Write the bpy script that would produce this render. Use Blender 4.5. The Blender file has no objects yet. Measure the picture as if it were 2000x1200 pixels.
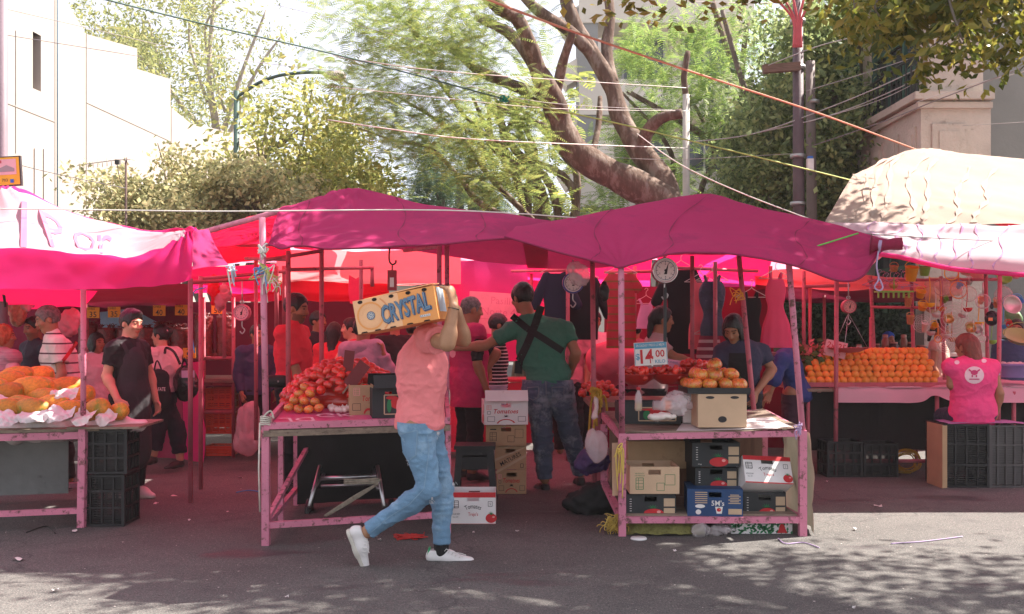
import bpy, math, random
import numpy as np
from mathutils import Vector, Matrix, Euler
random.seed(7); RNG = np.random.default_rng(11)
SC = bpy.context.scene; COL = SC.collection
F, CH, YH = 2000.0, 1.42, 640.0          # focal length in photo pixels, eye height, horizon row
def P(px, py, Y): return Vector(((px-1000)/F*Y, Y, CH-(py-YH)/F*Y))
def G(px, py, z=0.0):
    Y = (CH-z)*F/(py-YH); return Vector(((px-1000)/F*Y, Y, z))
def V(*a): return Vector(a)
def uni(a, b): return random.uniform(a, b)
SUN_AZ, SUN_EL = math.radians(70), math.radians(50)
SUN = Vector((math.sin(SUN_AZ)*math.cos(SUN_EL), math.cos(SUN_AZ)*math.cos(SUN_EL), math.sin(SUN_EL)))

# ---------------------------------------------------------------- materials
def srgb(h):
    h = h.lstrip('#'); c = [int(h[i:i+2], 16)/255 for i in (0, 2, 4)]
    return tuple(x/12.92 if x <= .04045 else ((x+.055)/1.055)**2.4 for x in c)
MATS = {}
def mat(name, col, rough=.7, var=.12, scale=6, bump=.15, bscale=60, metal=0, spec=.35, trans=0.0, alpha=1,
        stretch=(1, 1, 1), wear=None, wscale=9, wlev=.62, island=0, rnd=0, sheen=0, coat=0, stripes=None, attr=None, ttint=None,
        wave=None, hue=.0):
    if name in MATS: return MATS[name]
    if isinstance(col, str): col = srgb(col)
    m = bpy.data.materials.new(name); m.use_nodes = True; t = m.node_tree; N = t.nodes; L = t.links
    b = N['Principled BSDF']; out = N['Material Output']
    tc = N.new('ShaderNodeTexCoord'); mp = N.new('ShaderNodeMapping'); mp.inputs['Scale'].default_value = stretch
    L.new(tc.outputs['Object'], mp.inputs[0])
    n1 = N.new('ShaderNodeTexNoise'); n1.inputs['Scale'].default_value = scale; n1.inputs['Detail'].default_value = 6; n1.inputs['Roughness'].default_value = .62
    L.new(mp.outputs[0], n1.inputs['Vector'])
    def rgb(a, f): return tuple(min(1, x*f) for x in a)+(1,)
    def mixc(fac, A, B, mode='MIX'):
        x = N.new('ShaderNodeMix'); x.data_type = 'RGBA'; x.blend_type = mode
        for i, val in ((0, fac), (6, A), (7, B)):
            if hasattr(val, 'links'): L.new(val, x.inputs[i])
            else: x.inputs[i].default_value = val
        return x.outputs[2]
    def ramp(src, a, bb):
        r = N.new('ShaderNodeMapRange'); r.inputs[1].default_value = a; r.inputs[2].default_value = bb
        L.new(src, r.inputs[0]); return r.outputs[0]
    c = mixc(ramp(n1.outputs[0], .3, .7), rgb(col, 1-var), rgb(col, 1+var))
    if stripes:   # (axis, period, width fraction, colour, distortion)
        ax, per, wd, sc, dist = stripes
        if isinstance(sc, str): sc = srgb(sc)
        sx = N.new('ShaderNodeSeparateXYZ'); L.new(tc.outputs['Object'], sx.inputs[0])
        ml = N.new('ShaderNodeMath'); ml.operation = 'MULTIPLY'; ml.inputs[1].default_value = 1/per; L.new(sx.outputs[ax], ml.inputs[0])
        fr = N.new('ShaderNodeMath'); fr.operation = 'FRACT'; L.new(ml.outputs[0], fr.inputs[0])
        lt = N.new('ShaderNodeMath'); lt.operation = 'LESS_THAN'; lt.inputs[1].default_value = wd; L.new(fr.outputs[0], lt.inputs[0])
        c = mixc(lt.outputs[0], c, tuple(sc)+(1,))
    if wear:
        if isinstance(wear, str): wear = srgb(wear)
        n3 = N.new('ShaderNodeTexNoise'); n3.inputs['Scale'].default_value = wscale; n3.inputs['Detail'].default_value = 9; n3.inputs['Roughness'].default_value = .72
        L.new(mp.outputs[0], n3.inputs['Vector'])
        c = mixc(ramp(n3.outputs[0], wlev-.04, wlev+.05), c, tuple(wear)+(1,))
    if attr:
        at = N.new('ShaderNodeAttribute'); at.attribute_name = attr
        c = mixc(1.0, c, at.outputs['Color'], 'MULTIPLY')
    if island or rnd or hue:
        g = N.new('ShaderNodeNewGeometry') if island else N.new('ShaderNodeObjectInfo')
        src = g.outputs['Random Per Island'] if island else g.outputs['Random']
        h = N.new('ShaderNodeHueSaturation'); am = island or rnd
        h.inputs['Hue'].default_value = .5
        L.new(ramp_val(N, L, src, 1-am, 1+am), h.inputs['Value'])
        if hue: L.new(ramp_val(N, L, src, .5+hue, .5-hue), h.inputs['Hue'])
        L.new(c, h.inputs['Color']); c = h.outputs[0]
    L.new(c, b.inputs['Base Color'])
    b.inputs['Roughness'].default_value = rough; b.inputs['Metallic'].default_value = metal
    b.inputs['Specular IOR Level'].default_value = spec
    if coat: b.inputs['Coat Weight'].default_value = coat; b.inputs['Coat Roughness'].default_value = .12
    if sheen: b.inputs['Sheen Weight'].default_value = sheen
    if bump:
        n2 = N.new('ShaderNodeTexNoise'); n2.inputs['Scale'].default_value = bscale; n2.inputs['Detail'].default_value = 8
        L.new(mp.outputs[0], n2.inputs['Vector'])
        bp = N.new('ShaderNodeBump'); bp.inputs['Strength'].default_value = min(1, bump*2); bp.inputs['Distance'].default_value = .02 if bscale < 30 else .006
        L.new(n2.outputs[0], bp.inputs['Height']); L.new(bp.outputs[0], b.inputs['Normal'])
    surf = b.outputs[0]
    if trans:
        tr = N.new('ShaderNodeBsdfTranslucent'); mx = N.new('ShaderNodeMixShader'); mx.inputs[0].default_value = trans
        if ttint:
            cc = mixc(1.0, c, tuple(srgb(ttint) if isinstance(ttint, str) else ttint)+(1,), 'MULTIPLY'); L.new(cc, tr.inputs[0])
        else: L.new(c, tr.inputs[0])
        L.new(surf, mx.inputs[1]); L.new(tr.outputs[0], mx.inputs[2]); surf = mx.outputs[0]
    if alpha < 1:
        tp = N.new('ShaderNodeBsdfTransparent'); mx = N.new('ShaderNodeMixShader'); mx.inputs[0].default_value = alpha
        L.new(tp.outputs[0], mx.inputs[1]); L.new(surf, mx.inputs[2]); surf = mx.outputs[0]
    L.new(surf, out.inputs[0]); MATS[name] = m; return m
def ramp_val(N, L, src, a, b):
    r = N.new('ShaderNodeMapRange'); r.inputs[3].default_value = a; r.inputs[4].default_value = b
    L.new(src, r.inputs[0]); return r.outputs[0]

# ---------------------------------------------------------------- things
def wloc(o):
    v = Vector((0, 0, 0))
    while o is not None: v = v+o.location; o = o.parent
    return v
def tag(o, label, cat, group=None, kind=None):
    if label: o['label'] = label
    if cat: o['category'] = cat
    if group: o['group'] = group
    if kind: o['kind'] = kind
    return o
def thing(name, label, cat, loc=(0, 0, 0), group=None, rotz=0):
    o = bpy.data.objects.new(name, None); COL.objects.link(o); o.location = loc; o.rotation_euler = (0, 0, rotz); o.empty_display_size = .1
    return tag(o, label, cat, group)
def dup(o, parent=None, **kw):
    c = o.copy(); COL.objects.link(c)
    if parent: c.parent = parent
    for ch in list(o.children): dup(ch, c)
    for k, v in kw.items(): c[k] = v
    return c
def link(name, me, parent=None, loc=None):
    o = bpy.data.objects.new(name, me); COL.objects.link(o)
    if parent: o.parent = parent
    if loc is not None: o.location = loc
    return o
def fast_mesh(name, v, f, mats, midx=None, smooth=False):
    """v (n,3) array, f (m,k) array of equal-sided faces"""
    me = bpy.data.meshes.new(name); v = np.asarray(v, np.float32); f = np.asarray(f, np.int32); k = f.shape[1]
    me.vertices.add(len(v)); me.vertices.foreach_set('co', v.ravel())
    me.loops.add(f.size); me.loops.foreach_set('vertex_index', f.ravel())
    me.polygons.add(len(f)); me.polygons.foreach_set('loop_start', np.arange(0, f.size, k, dtype=np.int32)); me.polygons.foreach_set('loop_total', np.full(len(f), k, np.int32))
    if midx is not None: me.polygons.foreach_set('material_index', np.asarray(midx, np.int32))
    me.polygons.foreach_set('use_smooth', np.full(len(f), smooth, bool))
    for m in mats: me.materials.append(m)
    me.update(calc_edges=True); me.validate(); return me

_TX = {}
def text_geo(s, bold=0, shear=0, space=1):
    k = (s, bold, shear, space)
    if k in _TX: return _TX[k]
    cu = bpy.data.curves.new('t', 'FONT'); cu.body = s; cu.offset = bold; cu.shear = shear; cu.resolution_u = 2; cu.space_character = space; cu.fill_mode = 'FRONT'
    ob = bpy.data.objects.new('t', cu); me = ob.to_mesh()
    v = [tuple(x.co) for x in me.vertices]; f = [tuple(p.vertices) for p in me.polygons]
    ob.to_mesh_clear(); bpy.data.objects.remove(ob); bpy.data.curves.remove(cu)
    a = np.array(v)[:, :2] if v else np.zeros((0, 2))
    if len(a): a = a-[(a[:, 0].min()+a[:, 0].max())/2, (a[:, 1].min()+a[:, 1].max())/2]
    _TX[k] = (a, f); return _TX[k]

class MB:
    def __init__(s, m=None): s.v = []; s.f = []; s.mi = []; s.sm = []; s.mats = []; s.cur = 0; s.smooth = False; (m and s.use(m))
    def use(s, m, smooth=None):
        if m not in s.mats: s.mats.append(m)
        s.cur = s.mats.index(m)
        if smooth is not None: s.smooth = smooth
        return s
    def add(s, vs, fs):
        o = len(s.v); s.v += [tuple(x) for x in vs]
        for f in fs: s.f.append(tuple(i+o for i in f)); s.mi.append(s.cur); s.sm.append(s.smooth)
        return s
    def box(s, c, d, rz=0, R=None):
        c = Vector(c); x, y, z = d[0]/2, d[1]/2, d[2]/2
        M = R if R is not None else Matrix.Rotation(rz, 3, 'Z')
        vs = [c+M@Vector((a*x, b*y, e*z)) for a in (-1, 1) for b in (-1, 1) for e in (-1, 1)]
        sm = s.smooth; s.smooth = False
        s.add(vs, [(0, 1, 3, 2), (4, 6, 7, 5), (0, 4, 5, 1), (2, 3, 7, 6), (0, 2, 6, 4), (1, 5, 7, 3)]); s.smooth = sm; return s
    def bar(s, a, b, w, h=None, up=(0, 0, 1)):
        a = Vector(a); b = Vector(b); d = (b-a); L = d.length; d.normalize(); up = Vector(up)
        if abs(d.dot(up)) > .98: up = Vector((0, 1, 0))
        x = d.cross(up).normalized(); z = x.cross(d); R = Matrix((x, d, z)).transposed()
        return s.box((a+b)/2, (w, L, h or w), R=R)
    def tube(s, pts, r, n=8, cap=True, smooth=True):
        pts = [Vector(p) for p in pts]; k = len(pts)
        rs = r if isinstance(r, (list, tuple)) else [r]*k
        d0 = (pts[1]-pts[0]).normalized(); u = d0.orthogonal().normalized(); vs = []
        for i, p in enumerate(pts):
            d = (pts[min(i+1, k-1)]-pts[max(i-1, 0)])
            d = d.normalized() if d.length > 1e-9 else d0
            u = (u-d*u.dot(d)); u = u.normalized() if u.length > 1e-6 else d.orthogonal().normalized(); w = d.cross(u)
            vs += [p+(u*math.cos(2*math.pi*j/n)+w*math.sin(2*math.pi*j/n))*rs[i] for j in range(n)]
        fs = [(i*n+j, i*n+(j+1) % n, (i+1)*n+(j+1) % n, (i+1)*n+j) for i in range(k-1) for j in range(n)]
        if cap: fs += [tuple(range(n-1, -1, -1)), tuple((k-1)*n+j for j in range(n))]
        sm = s.smooth; s.smooth = smooth; s.add(vs, fs); s.smooth = sm; return s
    def lathe(s, prof, c=(0, 0, 0), n=20, R=None, smooth=True, sq=(1, 1)):
        c = Vector(c); M = R if R is not None else Matrix.Identity(3); k = len(prof)
        vs = [c+M@Vector((r*math.cos(2*math.pi*j/n)*sq[0], r*math.sin(2*math.pi*j/n)*sq[1], z)) for r, z in prof for j in range(n)]
        fs = [(i*n+j, i*n+(j+1) % n, (i+1)*n+(j+1) % n, (i+1)*n+j) for i in range(k-1) for j in range(n)]
        sm = s.smooth; s.smooth = smooth; s.add(vs, fs); s.smooth = sm; return s
    def ball(s, c, r, n=10, R=None):
        r = r if isinstance(r, (tuple, list)) else (r, r, r)
        M = (R if R is not None else Matrix.Identity(3))@Matrix.Diagonal(r)
        pr = [(max(1e-4, math.sin(math.pi*i/n)), -math.cos(math.pi*i/n)) for i in range(n+1)]
        return s.lathe(pr, c, max(6, int(n*1.4)), M)
    def poly(s, pts, o, u, v):
        o = Vector(o); u = Vector(u); v = Vector(v)
        return s.add([o+u*a+v*b for a, b in pts], [tuple(range(len(pts)))])
    def rect(s, o, u, v, x, y, w, h):   # centred at x,y on the face frame
        return s.poly([(x-w/2, y-h/2), (x+w/2, y-h/2), (x+w/2, y+h/2), (x-w/2, y+h/2)], o, u, v)
    def frame(s, o, u, v, x, y, w, h, t):
        for a in ((x, y+h/2, w, t), (x, y-h/2, w, t), (x-w/2, y, t, h), (x+w/2, y, t, h)): s.rect(o, u, v, *a)
        return s
    def disc(s, o, u, v, x, y, rx, ry=None, n=16, a0=0):
        ry = ry or rx
        return s.poly([(x+rx*math.cos(a0+2*math.pi*i/n), y+ry*math.sin(a0+2*math.pi*i/n)) for i in range(n)], o, u, v)
    def ring(s, o, u, v, x, y, r, t, n=24, ry=None, a=(0, 2*math.pi)):
        q = (ry or r)/r
        for i in range(n):
            t0 = a[0]+(a[1]-a[0])*i/n; t1 = a[0]+(a[1]-a[0])*(i+1)/n
            s.poly([(x+(r-t)*math.cos(t0), y+q*(r-t)*math.sin(t0)), (x+r*math.cos(t0), y+q*r*math.sin(t0)), (x+r*math.cos(t1), y+q*r*math.sin(t1)), (x+(r-t)*math.cos(t1), y+q*(r-t)*math.sin(t1))], o, u, v)
        return s
    def text(s, st, o, u, v, x, y, size, bold=0, shear=0, rot=0, wfit=None, bend=None, space=1):
        a, f = text_geo(st, bold, shear, space)
        if not len(a): return s
        a = a*size
        if wfit: a = a*[wfit/max(1e-6, np.ptp(a[:, 0])), 1]
        if bend: b = a[:, 0]/bend; a = np.stack([(bend+a[:, 1])*np.sin(b), (bend+a[:, 1])*np.cos(b)-bend], 1)
        if rot: a = a@np.array([[math.cos(rot), math.sin(rot)], [-math.sin(rot), math.cos(rot)]])
        o = Vector(o); u = Vector(u); v = Vector(v)
        return s.add([o+u*(x+p[0])+v*(y+p[1]) for p in a], f)
    def build(s, name, parent=None, world=True, loc=None):
        """world=True: coordinates are world ones; re-based on the parent, or on the thing's own foot"""
        a = np.array(s.v, float)
        if world:
            if parent is not None: off = wloc(parent)
            else: off = Vector(loc) if loc is not None else Vector(((a[:, 0].min()+a[:, 0].max())/2, (a[:, 1].min()+a[:, 1].max())/2, a[:, 2].min()))
            a = a-np.array(off)
        me = bpy.data.meshes.new(name); me.from_pydata(a.tolist(), [], s.f)
        for m in s.mats: me.materials.append(m)
        me.polygons.foreach_set('material_index', s.mi); me.polygons.foreach_set('use_smooth', s.sm); me.update()
        o = link(name, me, parent)
        if world and parent is None: o.location = off
        return o
def smooth_path(pts, n=6):
    p = [Vector(x) for x in pts]; out = []
    for i in range(len(p)-1):
        a, b, c, d = p[max(i-1, 0)], p[i], p[i+1], p[min(i+2, len(p)-1)]
        for k in range(n):
            t = k/n; out.append(.5*((2*b)+(c-a)*t+(2*a-5*b+4*c-d)*t*t+(3*b-a-3*c+d)*t**3))
    return out+[p[-1]]
def sag(a, b, s, n=14):
    a = Vector(a); b = Vector(b); return [a.lerp(b, i/n)-Vector((0, 0, s*4*(i/n)*(1-i/n))) for i in range(n+1)]

# ---------------------------------------------------------------- noise, cloth sheets
def vnoise(p, seed=0):
    p = np.asarray(p, float); i = np.floor(p).astype(np.int64); f = p-i; f = f*f*(3-2*f); r = 0
    for dx in (0, 1):
        for dy in (0, 1):
            for dz in (0, 1):
                h = ((i[..., 0]+dx)*374761393+(i[..., 1]+dy)*668265263+(i[..., 2]+dz)*2147483647+seed*974634777) & 0xffffffff
                h = ((h ^ (h >> 13))*1274126177) & 0xffffffff; h = (h ^ (h >> 16)) & 0xffff
                w = (f[..., 0] if dx else 1-f[..., 0])*(f[..., 1] if dy else 1-f[..., 1])*(f[..., 2] if dz else 1-f[..., 2])
                r = r+w*(h/65535.0)
    return r*2-1
def fbm(p, o=3, seed=0):
    p = np.asarray(p, float); return sum(vnoise(p*2**k, seed+k)/2**k for k in range(o))
def _cr(rows, n):
    """Catmull-Rom along axis 0 of (k,...) array"""
    a = np.asarray(rows, float); k = len(a); t = np.linspace(0, k-1, n); i = np.clip(np.floor(t).astype(int), 0, k-2); f = (t-i).reshape((-1,)+(1,)*(a.ndim-1))
    g = lambda j: a[np.clip(j, 0, k-1)]
    p0 = np.where((i == 0).reshape(f.shape), 2*a[np.clip(i, 0, k-1)]-a[np.clip(i+1, 0, k-1)], g(i-1)); p1 = g(i); p2 = g(i+1)
    p3 = np.where((i == k-2).reshape(f.shape), 2*a[np.clip(i+1, 0, k-1)]-a[np.clip(i, 0, k-1)], g(i+2))
    return .5*(2*p1+(p2-p0)*f+(2*p0-5*p1+4*p2-p3)*f*f+(3*p1-p0-3*p2+p3)*f**3)
def sheet_pts(rows, nu, nv):
    a = np.array([[tuple(p) for p in r] for r in rows], float)
    a = _cr(a, nv); return np.swapaxes(_cr(np.swapaxes(a, 0, 1), nu), 0, 1)   # (nv,nu,3)
def sheet(name, rows, m, nu=60, nv=30, wr=.012, wf=(5, 5, 5), parent=None, seed=1, matfn=None, loc=None, post=None, mats=None):
    g = sheet_pts(rows, nu, nv)
    if wr:
        n = fbm(g*np.array(wf), 3, seed); du = np.gradient(g, axis=1); dv = np.gradient(g, axis=0); nn = np.cross(du, dv); nn /= np.linalg.norm(nn, axis=-1, keepdims=True)+1e-9
        g = g+nn*(n*wr)[..., None]
    if post is not None: g = post(g)
    idx = np.arange(nu*nv).reshape(nv, nu)
    q = np.stack([idx[:-1, :-1], idx[:-1, 1:], idx[1:, 1:], idx[1:, :-1]], -1).reshape(-1, 4)
    v = g.reshape(-1, 3); mi = None
    if matfn is not None:
        uu, vv = np.meshgrid((np.arange(nu-1)+.5)/(nu-1), (np.arange(nv-1)+.5)/(nv-1)); mi = matfn(uu.ravel(), vv.ravel())
    off = np.array(wloc(parent)) if parent is not None else (np.array(loc) if loc is not None else np.array([v[:, 0].mean(), v[:, 1].mean(), v[:, 2].min()]))
    me = fast_mesh(name, v-off, q, mats or [m], mi, True); o = link(name, me, parent)
    if parent is None: o.location = off
    return o, g

# ---------------------------------------------------------------- distance-field modelling (people, fruit, bags)
def _r3(M): return np.array([[M[i][j] for j in range(3)] for i in range(3)], float)
class SDF:
    """prims are joined with a soft minimum and skinned with surface nets"""
    def __init__(s): s.p = []
    def cone(s, a, b, ra, rb=None, k=.02, flat=None, cut=None, grp=0, op=1):
        s.p.append(('c', np.array(a, float), np.array(b, float), ra, ra if rb is None else rb, k, flat, cut, op)); return s
    def ell(s, c, r, R=None, k=.02, cut=None, op=1):
        s.p.append(('e', np.array(c, float), np.array(r, float), _r3(R) if R is not None else np.eye(3), 0, k, None, cut, op)); return s
    def mesh(s, h):
        lo = np.full(3, 1e9); hi = -lo
        for q in s.p:
            if q[8] < 0: continue
            if q[0] == 'c': r = max(q[3], q[4]); l = np.minimum(q[1], q[2])-r; u = np.maximum(q[1], q[2])+r
            else: r = max(q[2]); l = q[1]-r; u = q[1]+r
            lo = np.minimum(lo, l); hi = np.maximum(hi, u)
        lo -= 3*h; hi += 3*h; n = np.ceil((hi-lo)/h).astype(int)+1
        ax = [(lo[i]+h*np.arange(n[i])).astype(np.float32) for i in range(3)]
        f = np.full(n, .5, np.float32)
        for q in s.p:
            k = q[5]; mg = k+2.5*h
            if q[0] == 'c': r = max(q[3], q[4]); l = np.minimum(q[1], q[2])-r-mg; u = np.maximum(q[1], q[2])+r+mg
            else: r = max(q[2]); l = q[1]-r-mg; u = q[1]+r+mg
            i0 = np.maximum(0, np.floor((l-lo)/h).astype(int)); i1 = np.minimum(n, np.ceil((u-lo)/h).astype(int)+1)
            if (i1 <= i0).any(): continue
            sl = tuple(slice(i0[i], i1[i]) for i in range(3))
            X = ax[0][sl[0]][:, None, None]; Y = ax[1][sl[1]][None, :, None]; Z = ax[2][sl[2]][None, None, :]
            if q[0] == 'c':
                a, b, ra, rb = q[1], q[2], q[3], q[4]; ba = b-a; bb = max(ba@ba, 1e-12)
                px, py, pz = X-a[0], Y-a[1], Z-a[2]
                t = np.clip((px*ba[0]+py*ba[1]+pz*ba[2])/bb, 0, 1)
                vx, vy, vz = px-t*ba[0], py-t*ba[1], pz-t*ba[2]
                d2 = vx*vx+vy*vy+vz*vz
                if q[6] is not None:
                    ax_, fl = q[6]; w = vx*ax_[0]+vy*ax_[1]+vz*ax_[2]; d2 = d2+w*w*(fl*fl-1)
                    d = (np.sqrt(d2)-(ra+(rb-ra)*t))/max(1, fl*.8)
                else: d = np.sqrt(d2)-(ra+(rb-ra)*t)
            else:
                c, r, R = q[1], q[2], q[3]; px, py, pz = X-c[0], Y-c[1], Z-c[2]
                e = [(px*R[0][i]+py*R[1][i]+pz*R[2][i]) for i in range(3)]
                k0 = np.sqrt((e[0]/r[0])**2+(e[1]/r[1])**2+(e[2]/r[2])**2)+1e-9
                k1 = np.sqrt((e[0]/r[0]**2)**2+(e[1]/r[1]**2)**2+(e[2]/r[2]**2)**2)+1e-9
                d = k0*(k0-1)/k1
            if q[7] is not None:
                for cp, cn in q[7]: d = np.maximum(d, (X-cp[0])*cn[0]+(Y-cp[1])*cn[1]+(Z-cp[2])*cn[2])
            o = f[sl]
            if q[8] > 0:
                hh = np.clip(.5+.5*(o-d)/k, 0, 1); f[sl] = o*(1-hh)+d*hh-k*hh*(1-hh)
            else:
                hh = np.clip(.5-.5*(o+d)/k, 0, 1); f[sl] = o*(1-hh)-d*hh+k*hh*(1-hh)
        ins = f < 0; nx, ny, nz = n
        cnt = sum(ins[i:nx-1+i, j:ny-1+j, l:nz-1+l].astype(np.int8) for i in (0, 1) for j in (0, 1) for l in (0, 1))
        ci = np.argwhere((cnt > 0) & (cnt < 8)); m = len(ci)
        vid = np.full((nx-1, ny-1, nz-1), -1, np.int32); vid[ci[:, 0], ci[:, 1], ci[:, 2]] = np.arange(m)
        co = [(i, j, l) for i in (0, 1) for j in (0, 1) for l in (0, 1)]
        val = {c: f[ci[:, 0]+c[0], ci[:, 1]+c[1], ci[:, 2]+c[2]] for c in co}
        acc = np.zeros((m, 3)); num = np.zeros(m)
        for a in co:
            for d in range(3):
                if a[d]: continue
                b = list(a); b[d] = 1; b = tuple(b); va, vb = val[a], val[b]; cr = (va < 0) != (vb < 0)
                t = np.where(cr, va/np.where(cr, va-vb, 1), 0)
                pt = np.tile(np.array(a, float), (m, 1)); pt[:, d] += t; acc[cr] += pt[cr]; num[cr] += 1
        vs = lo+h*(ci+acc/num[:, None]); fs = []
        for d in range(3):
            o1, o2 = [(1, 2), (2, 0), (0, 1)][d]
            sa = [slice(None)]*3; sb = [slice(None)]*3; sa[d] = slice(0, -1); sb[d] = slice(1, None)
            A = ins[tuple(sa)]; B = ins[tuple(sb)]; e = np.argwhere(A != B)
            e = e[(e[:, o1] > 0) & (e[:, o2] > 0) & (e[:, o1] < n[o1]-1) & (e[:, o2] < n[o2]-1)]
            s0 = A[e[:, 0], e[:, 1], e[:, 2]]
            c = [e.copy() for _ in range(4)]; c[1][:, o1] -= 1; c[2][:, o1] -= 1; c[2][:, o2] -= 1; c[3][:, o2] -= 1
            q = np.stack([vid[x[:, 0], x[:, 1], x[:, 2]] for x in c], 1); q[~s0] = q[~s0][:, ::-1]; fs.append(q)
        fs = np.concatenate(fs); fs = fs[(fs >= 0).all(1)]
        return vs, fs
def vnormals(v, f):
    n = np.zeros_like(v); fn = np.cross(v[f[:, 2]]-v[f[:, 0]], v[f[:, 3]]-v[f[:, 1]])
    for i in range(4): np.add.at(n, f[:, i], fn)
    return n/(np.linalg.norm(n, axis=1, keepdims=True)+1e-12)
def sdf_obj(name, S, h, m, parent=None, wr=None, colfn=None, world=True, post=None):
    v, f = S.mesh(h)
    if wr:
        for amp, fr, seed in wr:
            n = fbm(v*np.array(fr), 2, seed)
            if amp < 0: n = np.clip(.75-2.2*np.abs(n), -.45, .75)      # ridged: creases
            v = v+vnormals(v, f)*(abs(amp)*n)[:, None]
    if post: v = post(v)
    cols = colfn(v) if colfn else None
    if world:
        off = np.array(wloc(parent)) if parent is not None else np.array([v[:, 0].mean(), v[:, 1].mean(), v[:, 2].min()])
    else: off = np.zeros(3)
    me = fast_mesh(name, v-off, f, [m], None, True)
    if cols is not None and len(me.vertices) == len(cols):
        at = me.color_attributes.new('tint', 'FLOAT_COLOR', 'POINT'); at.data.foreach_set('color', np.concatenate([cols, np.ones((len(cols), 1))], 1).astype(np.float32).ravel())
    o = link(name, me, parent)
    if world and parent is None: o.location = off
    return o
# ================================================================ camera, light, sky
cam = bpy.data.cameras.new('camera'); co = bpy.data.objects.new('camera', cam); COL.objects.link(co)
co.location = (0, 0, CH); co.rotation_euler = (math.pi/2, 0, 0); cam.sensor_width = 36; cam.lens = 36; cam.shift_y = .02; cam.clip_end = 600; cam.clip_start = .05
SC.camera = co
w = bpy.data.worlds.new('World'); SC.world = w; w.use_nodes = True; t = w.node_tree
sk = t.nodes.new('ShaderNodeTexSky'); sk.sky_type = 'NISHITA'; sk.sun_disc = False; sk.sun_elevation = SUN_EL; sk.sun_rotation = SUN_AZ; sk.dust_density = 5; sk.air_density = 1.2; sk.altitude = 2200
hz = t.nodes.new('ShaderNodeMix'); hz.data_type = 'RGBA'; hz.inputs[0].default_value = .6; hz.inputs[7].default_value = (4.6, 4.15, 4.1, 1)   # bright thin cloud veil
t.links.new(sk.outputs[0], hz.inputs[6]); t.links.new(hz.outputs[2], t.nodes['Background'].inputs[0]); t.nodes['Background'].inputs[1].default_value = .085
sl = bpy.data.lights.new('sun', 'SUN'); sl.energy = 4.6; sl.angle = math.radians(.53); sl.color = (1, .93, .84)
so = bpy.data.objects.new('sun', sl); COL.objects.link(so); so.rotation_euler = (-SUN).to_track_quat('-Z', 'Y').to_euler(); so.location = SUN*40
vs = SC.view_settings; SC.display_settings.display_device = 'sRGB'; vs.view_transform = 'Standard'; vs.look = 'None'; vs.gamma = 1; vs.exposure = 1.9
SC.cycles.use_denoising = True; SC.cycles.max_bounces = 10; SC.cycles.transparent_max_bounces = 16; SC.cycles.sample_clamp_indirect = 6
SC.cycles.diffuse_bounces = 5; SC.cycles.caustics_reflective = False; SC.cycles.caustics_refractive = False

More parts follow.
